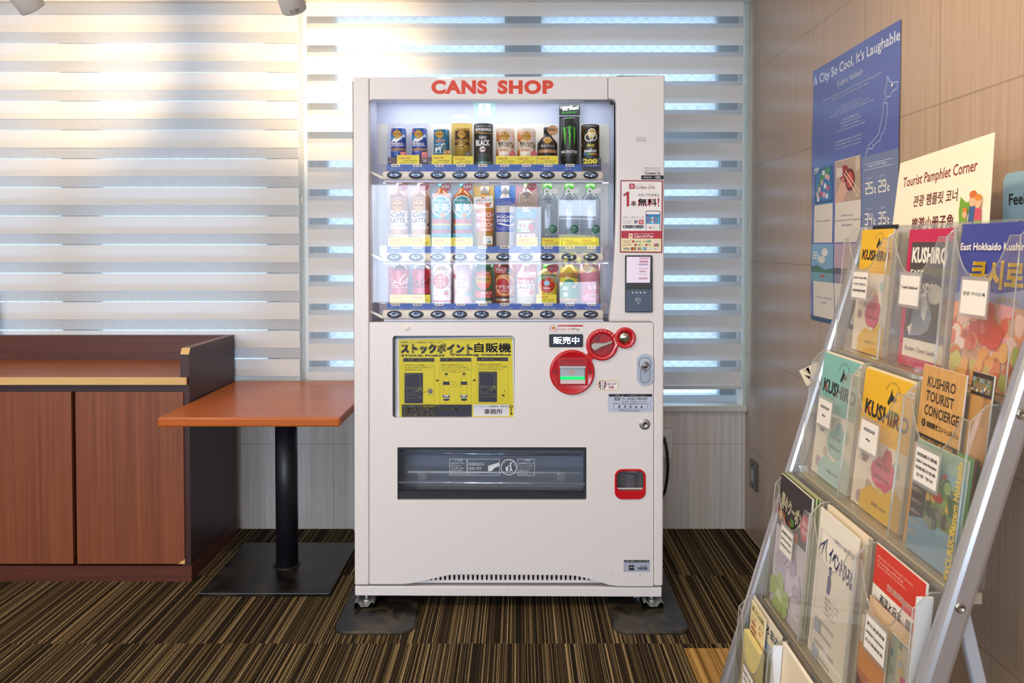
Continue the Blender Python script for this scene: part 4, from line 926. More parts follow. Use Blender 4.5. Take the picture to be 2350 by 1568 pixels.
a.T('Coke ON', 120, 726, 188, 738, crd, la=12, res=1).T('Wallet', 128, 742, 180, 754, crd, la=12, res=1).R(202, 732, 222, 750, crd, 5, la=12).T('PayPay', 225, 734, 287, 752, M('#4a4a50', .5), .01, la=12, res=1).T('LINE', 302, 735, 340, 746, M('#2a2a30', .5), .01, la=12, res=1).R(344, 730, 377, 751, M('#3f9a70', .5), 2, la=12).T('Pay', 350, 735, 372, 749, wht, .01, la=13, res=1).R(402, 730, 446, 752, wht, la=12).T('R Pay', 405, 735, 442, 750, crd, la=13, res=1)
a.T('au PAY', 120, 764, 200, 780, M('#d06030', .5), .02, sk=.2, la=12, res=1).R(225, 763, 246, 782, crd, 2, la=12).T('d払い', 252, 764, 298, 782, M('#3a3a40', .5), .01, la=12, res=1).E(335, 773, 11, 10, crd, 14, la=12).T('Pay', 348, 765, 380, 783, M('#3a3a40', .5), .01, la=12, res=1).R(406, 760, 450, 788, M('#8a2a5a', .5), la=12).T('AEON', 411, 764, 446, 773, wht, la=13, res=1).T('Pay', 415, 776, 442, 785, wht, la=13, res=1)
a.T('VISA', 122, 799, 180, 818, M('#20306a', .5), .03, sk=.25, la=12).R(193, 795, 238, 821, M('#3a3034', .5), 2, la=12).E(208, 808, 10, 10, M('#cf2a2a', .5), 16, la=13).E(222, 808, 10, 10, M('#e0902a', .5), 16, la=13)
for i, c_ in enumerate(('#24509a', '#c02a3a', '#2f8a4a')): a.R(253 + i * 12.5, 796, 264 + i * 12.5, 821, M(c_, .5), 3, la=12).T('JCB'[i], 255 + i * 12.5, 804, 262 + i * 12.5, 814, wht, la=13, res=1)
a.R(305, 795, 337, 822, M('#3a8ac8', .5), la=12).T('AMEX', 308, 804, 334, 813, wht, la=13, res=1).R(354, 797, 389, 822, wht, 2, la=12).ring(371, 808, 10, 8, 2, M('#5a7ab0', .5), 16, la=13).R(406, 797, 450, 821, wht, 5, la=12).T('Pay', 421, 803, 444, 816, blk2, .01, la=13, res=1).E(415, 809, 4, 5, blk2, 12, la=13)
a.build('membership_sticker', sticker(.0006, .0001), vm)
# worn patch of tape
Art().R(1460, 314.5, 1483, 325.5, M('#cbc7c9', .8)).build('tape_patch', sticker(), vm)
# asset plate low on the door
a = ZArt(760, 960, 880 / 2350)
a.R(1792, 869, 1954, 942, M('#aab0c2', .4)).R(1797, 870, 1948, 884, blk2).T('所有者　北海道コカ・コーラボトリング（株）', 1805, 873, 1942, 881, wht, res=1).T('モデル番号', 1826, 887, 1858, 893, blk2, res=1).T('231387', 1892, 901, 1934, 909, blk2).R(1824, 902, 1857, 932, blk2).line([(1828, 920), (1838, 912), (1848, 919), (1854, 912)], 3, wht)
random.seed(3); x = 1878
while x < 1938: w_ = random.choice((1, 1.6, 2.4)); a.R(x, 912, x + w_, 930, blk2, la=9); x += w_ + random.choice((1, 1.5, 2.2))
a.E(1797, 935, 3, 3, blk2, 12)
a.build('asset_plate', sticker(), vm)
for u, v in ((1404.5, 1317.5), (1469, 1318.5), (1164, 1351)): Art().E(u, v, .9, .9, blk2, 12).build('rivet_mark', sticker(.0008 if v < 1345 else -0.003), vm)
# ------------------------------------------------------------------ card reader
MB().plate(rrect_pts(1434, 586, 1497, 717, 3), [], M('#15161c', .3), pf, -0.006, 0.0).build('card_reader', vm, bevel=.0015)
rd = bpy.data.objects['card_reader']
a = ZArt(1400, 370, .2487); scr = M('#ddd0e2', .15, 0, 0.15)
a.poly([(154, 883), (372, 883), (368, 1122), (152, 1122)], scr)
for i, (x0, y0, x1, y1, c_) in enumerate(((268, 890, 360, 905, '#d8a8b8'), (270, 918, 350, 936, '#c98aa0'), (262, 945, 352, 962, '#b8a0c0'), (265, 985, 352, 996, '#d8b0c0'), (270, 1010, 330, 1026, '#c8a0b8'), (262, 1040, 350, 1048, '#e0c0cc'), (264, 1072, 345, 1092, '#d0a8bc'))): a.R(x0, y0, x1, y1, M(c_, .3), 3, la=9)
a.build('reader_screen', sticker(.0063), rd)
rdm = M('#49566c', .4)
p = pf(1435.5, 664); q = pf(1495.5, 715)
MB().box(p.x, q.x, YM - 0.010, YM - 0.006, q.z, p.z, rdm).build('reader_pad', rd, bevel=.0015)
a = ZArt(1400, 370, .2487); lg = M('#aab2bf', .5)
for x in (201, 237, 274, 311): a.R(x, 1208, x + 16, 1220, M('#d4d6da', .4))
a.frame(148, 1187, 380, 1380, 1.5, M('#6a768a', .5)); a.ring(258, 1278, 28, 21, 3, lg, 24)
for i in range(3): a.ring(262, 1278, 9 + 7 * i, 9 + 7 * i, 3, lg, 12, -45, 45)
a.poly([(240, 1266), (258, 1272), (262, 1282), (240, 1290)], lg).ring(262, 1312, 12, 9, 3, lg, 16, 100, 400).R(254, 1308, 268, 1312, lg)
a.build('touch_mark', sticker(.0103), rd)
# ------------------------------------------------------------------ delivery hatch
zq = lambda x, y: (760 + x * .37447, 960 + y * .37447)
smoke = clear('smoke_grey_plastic', '#e2e6ea', 0.06, 0.05, 0.04, 0.02, '#a4aab6')
b = MB(); yb_ = YM + 0.11
x0, x1, z0, z1 = pf(911, 0).x, pf(1347, 0).x, pf(0, 1149).z, pf(0, 1026).z
hm = M('#8a8d96', .5); hd = M('#23252b', .45)
b.box(x0, x1, yb_, yb_ + .01, z0, z1, M('#a3a8b4', .5)).box(x0, x1, YM + .03, yb_, z0 - .006, z0, M('#7d6f48', .45)).box(x0, x1, YM + .03, yb_, z1, z1 + .006, hd).box(x0 - .006, x0, YM + .03, yb_, z0, z1, hm).box(x1, x1 + .006, YM + .03, yb_, z0, z1, hm)
hb = b.build('delivery_bin', vm)
# black frame, top hinge bar and bottom sill
MB().plate(rrect_pts(911.5, 1026.5, 1346.5, 1148.5, 3), [[zq(*p) for p in ((418, 196), (1552, 204), (1550, 462), (414, 452))]], hd, pf, 0.010, 0.03).build('hatch_frame', vm)
fl = MB().plate([zq(*p) for p in ((420, 198), (1550, 206), (1548, 460), (417, 450))], [], smoke, pf, 0.014, 0.017).build('hatch_flap', vm)
def bar(x0, y0, x1, y1, d, r, m, nm):
    MB().tube([pf(*zq(x0, y0), d), pf(*zq(x1, y1), d)], r, m, 12).build(nm, fl)
bar(425, 222, 1540, 230, .012, .0045, M('#6f7f9a', .15, .7), 'hinge_bar'); bar(460, 346, 1535, 352, .03, .004, M('#dfe3e8', .3, .2), 'guard_bar'); bar(412, 400, 1556, 408, .011, .0042, M('#b8c4d8', .12, .8), 'handle_bar')
for x, y in ((556, 360), (1412, 366)):
    c = pf(*zq(x, y), .0135); MB().lathe([(30 * .000554, 0), (30 * .000554, .002), (24 * .000554, .003), (12 * .000554, .001), (6 * .000554, .002), (0, .002)], c, clear('bumper_clear', '#e8eef4', .12, .18), 24, (0, -1, 0), True, False).build('bumper', fl)
a = ZArt(760, 960, .37447); ht = M('#d5d8de', .5)
for x0_, x1_, hd_, tx in ((722, 830, '注意', ['商品は1本ずつ取り', '出してください', '一度に複数の商品を', '取り出すと商品が', '落ちる恐れがあります']), (834, 1032, '', ['商品取出口は', '清潔に保ち', 'ましょう']), (1142, 1247, '警告', ['故障事故を防ぐため', 'たたく、ゆする等', 'しないでください', '自販機が倒れ', 'けがの原因'])):
    a.frame(x0_, 256, x1_, 358, 2.2, ht)
    if hd_: a.T('⚠' + hd_, x0_ + 30, 258, x0_ + 80, 272, ht, la=5, res=1)
    a.lines(tx, x0_ + 8, 278, x0_ + 102, 350, ht, 0, .4)
a.poly([(960, 300), (1028, 278), (1030, 300), (1000, 312), (985, 330), (962, 335)], ht, 5).ring(1088, 307, 50, 50, 4.5, ht, 36, la=5)
a.poly([(1068, 306), (1086, 306), (1083, 332), (1071, 332)], ht, 5).E(1101, 284, 6, 6, ht, 14, la=5).line([(1096, 292), (1102, 312), (1094, 334)], [9, 8, 5], ht, 5).line([(1102, 312), (1110, 334)], [7, 5], ht, 5).line([(1096, 294), (1082, 302)], 4.5, ht, 5)
for i, chh in enumerate('のみすぎ防止'):
    t = math.radians(-160 + i * 28); a.T(chh, 1088 + 41 * math.cos(t) - 6, 307 + 41 * math.sin(t) - 6, 1088 + 41 * math.cos(t) + 6, 307 + 41 * math.sin(t) + 6, ht, rot=math.degrees(t) + 90, la=5, res=1)
a.build('hatch_notice', lambda u, v, l: pf(u, v, .0135 - .0002 * l), fl)
# ------------------------------------------------------------------ change return cup
MB().plate(rrect_pts(1410.5, 1076.5, 1481.5, 1145.5, 17, 8), [rrect_pts(1415, 1081, 1477, 1126, 12, 6)], redp, pf, -0.004, 0.004).build('return_frame', vm, bevel=.0012)
rf_ = bpy.data.objects['return_frame']
p = pf(1412, 1078); q = pf(1480, 1144); gm = M('#6e6a72', .5)
MB().box(p.x, q.x, YM + .04, YM + .045, q.z, p.z, gm).box(p.x, q.x, YM + .005, YM + .04, pf(0, 1124).z - .004, pf(0, 1124).z, M('#a9a3a8', .4)).box(p.x - .003, p.x, YM + .005, YM + .045, q.z, p.z, gm).box(q.x, q.x + .003, YM + .005, YM + .045, q.z, p.z, gm).box(p.x, q.x, YM + .005, YM + .045, p.z, p.z + .003, gm).build('return_cup', rf_)
MB().plate(rrect_pts(1415, 1081, 1477, 1126, 12, 6), [], clear('return_flap_clear', '#d6d6da', .07, .06), pf, .001, .003).build('return_flap', rf_)
a = Art(); dg = M('#4a464e', .5); a.T('おつり・返却', 1430, 1092, 1462, 1098, dg, res=1)
for x, y in ((1442, 1103), (1450, 1103), (1446, 1109)): a.ring(x, y, 7, 3.6, 1.2, dg, 20)
a.R(1437, 1090, 1455, 1120, M('#55525a', .5), la=0).T('⚠ 手や指に注意', 1440, 1082, 1460, 1085, ht, res=1).R(1417, 1120, 1474, 1122.5, M('#e8d8c8', .2))
a.build('return_notice', lambda u, v, l: onY(u, v, YM + .0006 - .0002 * l), rf_)
# ------------------------------------------------------------------ feet, anchoring rails
gal = M('#b9bab8', .35, .7)
for ub in (831, 1504):
    for yy_ in (YM + 0.03, YM + 0.60):
        c = Vector((pf(ub, 0).x, yy_, 0))
        MB().lathe([(.006, .018), (.006, .052), (.006, .052)], c, gal, 16).lathe([(.011, .052), (.011, .064)], c, gal, 6).lathe([(.013, .018), (.013, .026)], c, gal, 6).build('levelling_foot', vm)
    # bent channel running front to back
    x = pf(ub, 0).x; pr = [(-.034, .009), (-.034, .028), (-.026, .034), (-.018, .026), (-.012, .017), (.012, .017), (.018, .026), (.026, .034), (.034, .028), (.034, .009)]
    b = MB(); t = .002; y0_, y1_ = YM - 0.01, YM + 0.65
    for (xa, za), (xb, zb2) in zip(pr[:-1], pr[1:]):
        b.hexa([(x + xa, y0_, za), (x + xb, y0_, zb2), (x + xb, y0_, zb2 + t), (x + xa, y0_, za + t), (x + xa, y1_, za), (x + xb, y1_, zb2), (x + xb, y1_, zb2 + t), (x + xa, y1_, za + t)], gal)
    b.build('anchor_rail', vm)
# rubber mats below the feet: things of their own
rub = scuffed('dusty_black_rubber', '#1b1814', '#4b4234', 0.4, 16)
for lab, ul, ur in (('left black rubber mat under the vending machine feet, nearer the table', 765, 950), ('right black rubber mat under the vending machine feet, nearer the leaflet rack', 1408, 1585)):
    a, d_ = onZ(ul, 1447, .0), onZ(ur, 1450, .0); xa, xb = a.x, d_.x; y0_, y1_ = 2.435, 3.22
    pts = rrect_pts(xa, y0_, xb, y1_, .045, 6)
    b = MB(); n = len(pts)
    ins = rrect_pts(xa + .006, y0_ + .006, xb - .006, y1_ - .006, .04, 6)
    b.add([(p[0], p[1], 0.0) for p in pts] + [(p[0], p[1], .004) for p in pts] + [(p[0], p[1], .009) for p in ins],
          [(i, (i + 1) % n, n + (i + 1) % n, n + i) for i in range(n)] + [(n + i, n + (i + 1) % n, 2 * n + (i + 1) % n, 2 * n + i) for i in range(n)] + [tuple(range(2 * n, 3 * n))], rub)
    o = b.build('rubber_mat'); tag(o, lab, 'rubber mat')
# scrap of crumpled wrapper by the right foot
c = onZ(1463, 1375, .012); b = MB(); random.seed(5)
vs_ = [(c.x + random.uniform(-.018, .018), c.y + random.uniform(-.012, .012), .0095 + random.uniform(0, .012)) for _ in range(9)]
b.add(vs_, [(0, 1, 2), (2, 3, 4), (4, 5, 0), (1, 6, 3), (5, 7, 8), (6, 7, 0), (8, 2, 5)], M('#cfd3da', .25, .4)); tag(b.build('wrapper_scrap'), 'scrap of crumpled pale wrapper behind the right foot of the machine', 'wrapper')
# ================================================================== THE SAMPLE DRINKS
YF = YM + 0.055; KD = YF / F; YK = YM + 0.138
TRAY = [onY(1100, v0 - 14.5, YM + 0.032).z - 0.004 for v0 in (392.5, 580.5, 711.5)]
TRAY = [t + .0008 for t in TRAY]
ZTOP = [9.0] + [onY(1100, v + 5, YM + 0.016).z - .0015 for v in (413.5, 602)]
GROUPS = ['sample drinks on the top shelf', 'sample drinks on the middle shelf', 'sample drinks on the bottom shelf']
def interp(pr, v):
    if v <= pr[0][0]: return pr[0][1]
    for (a, ra), (b, rb) in zip(pr[:-1], pr[1:]):
        if v <= b: return ra + (rb - ra) * (v - a) / max(b - a, 1e-6)
    return pr[-1][1]
class Drink:
    def __init__(s, row, name, label, cat, u0, u1, prof, m, seg=36):
        """prof: (v, half-width) from top to bottom in picture units at the shelf front"""
        s.row = row; s.uc = (u0 + u1) / 2; s.hw = (u1 - u0) / 2; s.pr = prof; s.rm = max(p[1] for p in prof) * KD; s.yc = YF + s.rm
        s.x = onY(s.uc, 400, YF).x; s.zb = TRAY[row]
        s.t = thing(name, label, cat, (s.x, s.yc, s.zb), GROUPS[row])
        s.body = s.lathe('body', prof, m, True, seg)
    def z(s, v): return min(max(onY(s.uc, v, YF).z, s.zb), ZTOP[s.row])
    def lathe(s, nm, prof, m, floor=False, seg=36, smooth=True):
        pp = [(p[1] * KD, s.z(p[0])) for p in prof]
        if floor: pp.append((prof[-1][1] * KD, s.zb)); 
        pp = pp[::-1]; q = [pp[0]]
        for a in pp[1:]:
            if abs(a[0] - q[-1][0]) + abs(a[1] - q[-1][1]) > 1e-5: q.append(a)
        b = MB().lathe(q, (s.x, s.yc, 0), m, seg, (0, 0, 1), smooth)
        o = b.build(nm, s.t)
        return o
    def wrap(s, a, nm='printed_label', parent=None, off=0.0004, lift=0.0, vcut=None):
        def fn(u, v, l):
            R = (interp(s.pr, v) + lift) * KD; x = max(-R * .995, min(R * .995, (u - s.uc) * KD))
            return Vector((s.x + x, s.yc - math.sqrt(max(R * R - x * x, 0)) - off - .00008 * l, s.z(v)))
        return a.build(nm, fn, parent or s.t, cut=(2.2, vcut or 0))
    def flat(s, a, nm, y, parent=None):
        return a.build(nm, lambda u, v, l: (lambda p: Vector((p.x, p.y, min(max(p.z, s.zb), ZTOP[s.row]))))(onY(u, v, y - .0001 * l)), parent or s.t)
    def card(s, u0, v0, u1, m, arch=0.0, nm='display_card', a=None):
        """backing card standing behind the drink"""
        a = a or Art(); v1 = 760
        pts = [(u0, v1), (u1, v1), (u1, v0 + arch)] + ([((u0 + u1) / 2 + (u1 - u0) / 2 * math.cos(PI * i / 8) * .96, v0 + arch * (1 - math.sin(PI * i / 8))) for i in range(1, 8)] if arch else []) + [(u0, v0 + arch)]
        a.it.insert(0, (pts, [tuple(range(len(pts)))], m, -1))
        return s.flat(a, nm, YK)
def Z(ou, ov, w, W): return ZArt(ou, ov, w / W)
gold = M('#d8a028', .45); ink2 = M('#2a1a14', .5); whi = M('#f4f1ee', .45); metal = M('#c9c9cc', .25, .8)
def geo(a, cx, cy, hw, hh, la=None):
    """yellow rounded diamond emblem with its lettering"""
    def dia(k, m): a.poly([(cx + hw * k * (abs(math.cos(t)) ** 1.35) * (1 if math.cos(t) > 0 else -1), cy + hh * k * (abs(math.sin(t)) ** 1.35) * (1 if math.sin(t) > 0 else -1)) for t in [2 * PI * i / 32 for i in range(32)]], m)
    dia(1.0, M('#3a2412', .5)); dia(.94, gold)
    a.E(cx, cy - hh * .55, hw * .12, hh * .16, ink2, 12).T('GEORGIA', cx - hw * .76, cy - hh * .22, cx + hw * .76, cy + hh * .14, ink2, .03, res=1).T('Coffee', cx - hw * .42, cy + hh * .24, cx + hw * .42, cy + hh * .5, ink2, 0, .25, res=1)
def canprof(v0, v1, hw, lip=2.2): return [(v0, hw * .90), (v0 + 1.2, hw * .93), (v0 + 2, hw * .90), (v0 + lip + 1.5, hw), (v1 - 3, hw), (v1, hw * .9)]
slv1 = clear('milky_sleeve', '#eef0fa', .05, .55, .2, 0, '#d9dcf0')
# ---- top shelf
A1 = lambda: Z(870, 230, 270, 2350); A2 = lambda: Z(1130, 230, 290, 2350)
for k, (o, lab) in enumerate(((0, 'blue mountain-picture coffee can, leftmost on the top shelf'), (425, 'blue mountain-picture coffee can, second from left on the top shelf'))):
    u0, u1 = 870 + (212 + o) * .1149, 870 + (518 + o) * .1149
    d = Drink(0, 'drink_can', lab, 'drink can', u0, u1, canprof(293, 385, (u1 - u0) / 2), M('#1b4aa8', .3, .1))
    a = A1(); a.R(212 + o, 572, 518 + o, 1120, M('#1a48a6', .3)).R(212 + o, 560, 518 + o, 700, M('#1c6fb8', .3)).R(212 + o, 700, 518 + o, 780, M('#2a86c0', .3))
    a.poly([(212 + o, 850), (260 + o, 790), (300 + o, 745), (330 + o, 770), (400 + o, 730), (440 + o, 720), (500 + o, 660), (505 + o, 745), (460 + o, 720), (440 + o, 790), (400 + o, 800), (350 + o, 845), (300 + o, 820), (240 + o, 850)], whi)
    a.poly([(330 + o, 850), (420 + o, 790), (518 + o, 730), (518 + o, 860)], M('#1b3f9a', .3)); a.R(212 + o, 560, 272 + o, 645, M('#c8262c', .4)).lines(['香り', 'UP'], 222 + o, 580, 262 + o, 630, whi)
    geo(a, 360 + o, 675, 95, 90); a.T('EMERALD', 243 + o, 846, 480 + o, 880, whi, .03, res=1).T('MOUNTAIN', 236 + o, 884, 490 + o, 920, whi, .03, res=1).T('BLEND', 310 + o, 926, 410 + o, 942, M('#d8b070', .4), res=1)
    a.R(212 + o, 960, 518 + o, 1006, M('#b98a52', .4)).T('厳選コーヒー牛乳100%', 245 + o, 970, 470 + o, 996, M('#23408a', .4), res=1).T('世界最高級のブレンド', 265 + o, 1016, 415 + o, 1036, whi, res=1).T('コーヒー', 300 + o, 1075, 370 + o, 1095, whi, res=1)
    d.wrap(a); d.lathe('rim', [(292.6, d.hw * .84), (292.8, d.hw * .93), (294, d.hw * .95), (294.6, d.hw * .9)], metal)
    us0, us1 = 870 + (165 + o) * .1149, 870 + (565 + o) * .1149
    d.card(us0, 283, us1, slv1, 1.8, 'display_sleeve')
    a = A1(); a.R(172 + o, 1138, 562 + o, 1290, M('#3a1d14', .4)); random.seed(k)
    for i in range(14): a.E(190 + o + random.random() * 350, 1150 + random.random() * 100, 22, 15, M(random.choice(['#6b3a22', '#54291a', '#7d4a2c']), .4), 10, la=5)
    a.T('北海道', 195 + o, 1150, 320 + o, 1180, whi, .02, res=1).T('牛乳', 195 + o, 1215, 240 + o, 1240, whi, res=1)
    if k: a.T('道', 875 + 425 - o + 0, 1160, 950 + 425 - o, 1240, whi, .04)
    a.R(418 + o, 1030, 540 + o, 1150 if k else 1110, M('#c4282e', .4), 8).lines(['高級豆の', 'うまみ', 'ブレンド'][:3 if k else 2], 435 + o, 1045, 530 + o, 1140 if k else 1100, whi)
    d.flat(a, 'front_strip', YF - 0.003)
# teal cow can
u0, u1 = 993.5, 1030; d = Drink(0, 'drink_can', 'teal blue coffee can with a white cow, third on the top shelf', 'drink can', u0, u1, canprof(293.5, 385, 18.2), M('#1a7296', .3, .1))
a = A1(); teal = M('#187a9e', .35); a.R(1070, 560, 1395, 1300, teal).R(1070, 548, 1395, 582, whi); geo(a, 1210, 680, 88, 86)
a.R(1072, 575, 1128, 670, M('#d89a4a', .4)).T('限定', 1080, 600, 1120, 620, ink2, res=1); so = M('#e89a5a', .4)
a.T('SANTOS', 1108, 782, 1318, 818, so, .04).T('PREMIUM', 1125, 824, 1295, 842, so, .02, res=1)
for x, y in ((1115, 880), (1150, 895), (1182, 880)): a.line([(x - 16, y + 4), (x, y - 14), (x + 16, y + 4)], 6, whi, 9).R(x - 4, y - 8, x + 4, y + 14, whi, la=9)
a.poly([(1240, 880), (1300, 855), (1335, 885), (1300, 905), (1250, 900)], whi).poly([(1270, 890), (1310, 875), (1330, 890), (1290, 905)], M('#2f8a4a', .4))
a.poly([(1118, 950), (1150, 935), (1215, 930), (1240, 905), (1262, 925), (1245, 950), (1232, 985), (1235, 1045), (1220, 1045), (1212, 990), (1160, 992), (1152, 1048), (1138, 1048), (1135, 985), (1120, 1045), (1106, 1045)], whi).E(1165, 950, 16, 12, M('#1d5a3a', .4), 12).E(1225, 935, 14, 18, M('#1d5a3a', .4), 12).E(1192, 970, 12, 10, M('#1d5a3a', .4), 12)
a.ring(1305, 962, 36, 36, 7, M('#c9c0a0', .4), 20).T('ミルク', 1280, 950, 1330, 975, M('#c9c0a0', .4), res=1).R(1070, 1050, 1290, 1056, whi)
d.wrap(a); a = A1(); a.R(1290, 1005, 1420, 1150, M('#d8913a', .4)).T('★', 1325, 1015, 1385, 1050, ink2).T('北海道', 1300, 1060, 1410, 1088, ink2, .04); a.R(1005, 1135, 1060, 1270, M('#4a1f18', .4)).T('北', 1012, 1220, 1050, 1250, whi, res=1); d.flat(a, 'front_strip', YF - 0.003)
# gold can
u0, u1 = 1042, 1077.5; d = Drink(0, 'drink_can', 'gold and brown drip coffee can in a gold sleeve, fourth on the top shelf', 'drink can', u0, u1, canprof(293, 385, 17.7), M('#c09a3a', .3, .3))
a = A1(); gd = M('#c9a13c', .35, .2); db = M('#3a211a', .4); a.R(1495, 552, 1810, 1300, gd).R(1495, 612, 1810, 890, db).R(1495, 590, 1810, 604, M('#8a6a20', .4))
for x, y in ((1525, 700), (1765, 650), (1755, 720), (1530, 660), (1770, 760)): a.ring(x, y, 26, 22, 7, gd, 16, 30, 260)
geo(a, 1648, 680, 90, 88); a.T('GOLDEN', 1500, 775, 1798, 842, gd, .04).T('DRIP', 1570, 848, 1728, 888, gd, .03).T('微糖', 1600, 910, 1692, 942, db, .03).T('深いコクと香り', 1560, 965, 1735, 985, db, res=1).T('ブレンド珈琲飲料', 1560, 1005, 1735, 1022, db, res=1).T('コーヒー', 1520, 1070, 1600, 1090, db, res=1)
d.wrap(a); d.card(1036.6, 282.5, 1083, M('#c9a64a', .4), 1.6, 'display_sleeve'); a = A1(); a.R(1715, 1038, 1830, 1150, M('#2a2624', .4), 8).lines(['糖類', '50%'], 1735, 1050, 1815, 1098, gd); d.flat(a, 'front_strip', YF - 0.003)
# black coffee
u0, u1 = 1086.5, 1131; d = Drink(0, 'drink_can', 'black-green sleeve black coffee can, fifth on the top shelf', 'drink can', u0, u1, [(283, 21.8), (284, 22.2), (376, 22.2), (385, 21.5)], M('#1d2528', .3))
a = A1(); bl_ = M('#1c2224', .35); a.R(1882, 460, 2272, 620, M('#23282a', .35)).R(1895, 670, 2258, 1210, bl_).R(1882, 1140, 2272, 1300, M('#173f38', .35)).R(1910, 1225, 2240, 1262, M('#6f8f8a', .3, .3), 8)
a.T('王道のキレとコク', 1925, 495, 2225, 535, whi, .02, res=1).T('香料無添加', 1918, 552, 2235, 615, whi, .05, res=1).line([(1882, 650), (1960, 638), (2080, 655), (2180, 660), (2272, 650)], [6, 16, 20, 12, 6], gold)
a.T('UCC', 2002, 722, 2142, 768, whi, .05, .25).T('BLACK', 1930, 788, 2215, 912, whi, .04); a.E(2068, 980, 64, 62, M('#c8502a', .4), 28).E(2068, 980, 54, 52, whi, 28).T('無糖', 2028, 960, 2110, 1000, bl_, .04).T('Premium Brew', 1945, 1075, 2195, 1100, M('#7f9a94', .4), 0, .3, res=1).T('香り豊かなブラックコーヒー', 1950, 1115, 2200, 1128, M('#7f9a94', .4), res=1).T('無添加', 1970, 1178, 2062, 1202, M('#5f8f84', .4), res=1)
d.wrap(a)
# two milk coffee cans
for o, lab in ((0, 'cream milk coffee can with a latte cup, left of the pair'), (400, 'cream milk coffee can with a latte cup, right of the pair')):
    o2 = o * .985; u0 = 1130 + (62 + o2) * .1234; u1 = 1130 + (415 + o2) * .1234
    d = Drink(0, 'drink_can', lab, 'drink can', u0, u1, canprof(293.5, 385, (u1 - u0) / 2), M('#e3cdb2', .35))
    a = A2(); tan = M('#d8b25e', .4); a.R(55 + o, 515, 425 + o, 1300, tan).R(55 + o, 515, 425 + o, 572, M('#efe3d6', .4)).R(55 + o, 572, 425 + o, 735, M('#e8bfa0', .4)).poly([(55 + o, 640), (110 + o, 610), (170 + o, 720), (120 + o, 760), (55 + o, 740)], M('#d98a4a', .4)).E(330 + o, 620, 90, 48, M('#f0d6c4', .4)).poly([(55 + o, 930), (130 + o, 900), (130 + o, 1100), (55 + o, 1100)], M('#d07a36', .4))
    geo(a, 232 + o, 668, 88, 88); a.poly([(325 + o, 690), (355 + o, 672), (390 + o, 690), (388 + o, 760), (356 + o, 782), (328 + o, 758)], whi).lines(['厳選', '珈琲'], 335 + o, 705, 380 + o, 755, M('#b8303a', .4))
    a.T('贅沢ミルクの', 108 + o, 770, 365 + o, 830, ink2, .03).T('カフェオレ', 125 + o, 825, 340 + o, 872, ink2, .03)
    a.E(228 + o, 945, 118, 74, M('#f3e7da', .4)).E(218 + o, 938, 90, 48, M('#c98a5a', .4)).ring(235 + o, 930, 56, 32, 12, M('#efd8bf', .4), 20, 120, 420).poly([(112 + o, 950), (344 + o, 950), (330 + o, 1120), (126 + o, 1120)], M('#f0e2d2', .4)).T('コーヒー飲料', 125 + o, 1008, 290 + o, 1032, ink2, .01, res=1)
    for x, y in ((385, 830), (375, 870), (98, 745), (80, 1010)): a.E(x + o, y, 12, 20, M('#6a3a1e', .4), 10)
    d.wrap(a); a = A2(); a.E(370 + o, 1005, 62, 60, M('#c8202c', .35)).lines(['国産', '牛乳'], 328 + o, 968, 408 + o, 1034, whi, .02); d.flat(a, 'badge', YF - 0.003)
# bottle can with copper badge
d = Drink(0, 'drink_bottle', 'black bottle-shaped coffee can with a round copper badge on the top shelf', 'drink bottle', 1233.8, 1280, [(302, 8), (305, 8.5), (309, 10), (318, 17), (325, 22.3), (328, 23), (385, 23)], M('#17181c', .3))
d.lathe('cap', [(289.5, 7.5), (290.2, 8.8), (302.5, 8.8)], M('#1d1e24', .3)); cop = M('#c08a5c', .3, .3)
a = A2(); a.R(843, 915, 1218, 975, cop).R(843, 860, 1218, 915, M('#17181c', .3)); geo(a, 1028, 740, 85, 74); a.T('香るブラック', 905, 822, 1158, 872, whi, .02).T('重なるコクと香ばしい余韻', 930, 928, 1120, 945, ink2, res=1).T('ボトル缶', 985, 950, 1060, 965, ink2, res=1).poly([(905, 640), (970, 632), (960, 690), (912, 690)], cop).ring(1090, 735, 55, 120, 28, M('#6a2f1e', .3), 16, -70, 60).T('コーヒー', 890, 990, 1060, 1006, M('#9a9aa0', .4), res=1).T('北海道', 970, 1012, 1030, 1026, M('#8aa8d8', .4), res=1)
d.wrap(a, vcut=3); a = A2(); a.E(1120, 560, 99, 92, M('#9a6438', .35)).E(1118, 558, 92, 86, cop).T('高級豆', 1042, 528, 1182, 570, ink2, .03).T('ブレンド', 1065, 578, 1170, 600, whi, .02, res=1); d.flat(a, 'badge', YF - 0.004)
# tall black can with green claw marks, header card behind
bkc = M('#0c0d12', .35)
d = Drink(0, 'drink_can', 'tall black energy drink can with three green claw marks', 'drink can', 1288, 1326.5, [(270, 15.5), (271, 16.2), (272, 15.6), (277, 19), (366, 19.2), (372, 17), (385, 16.5)], bkc)
a = A2(); grn = M('#3fae3a', .4); gr3 = M('#7ec832', .4)
def claw(pts, w, m=grn): a.line(pts, w, m, 9)
claw([(1292, 520), (1315, 510), (1340, 505)], [4, 26, 30]); claw([(1340, 500), (1338, 570), (1352, 630), (1345, 690), (1352, 760), (1358, 855)], [50, 40, 44, 30, 26, 2])
claw([(1378, 515), (1410, 500), (1440, 490), (1470, 505)], [4, 26, 34, 26]); claw([(1435, 495), (1428, 570), (1442, 640), (1434, 710), (1440, 780), (1434, 885)], [56, 46, 50, 36, 32, 2])
claw([(1478, 530), (1505, 512), (1530, 510), (1550, 530)], [4, 20, 30, 8]); claw([(1528, 512), (1520, 580), (1530, 640), (1522, 700), (1530, 750), (1524, 835)], [40, 34, 36, 26, 22, 2])
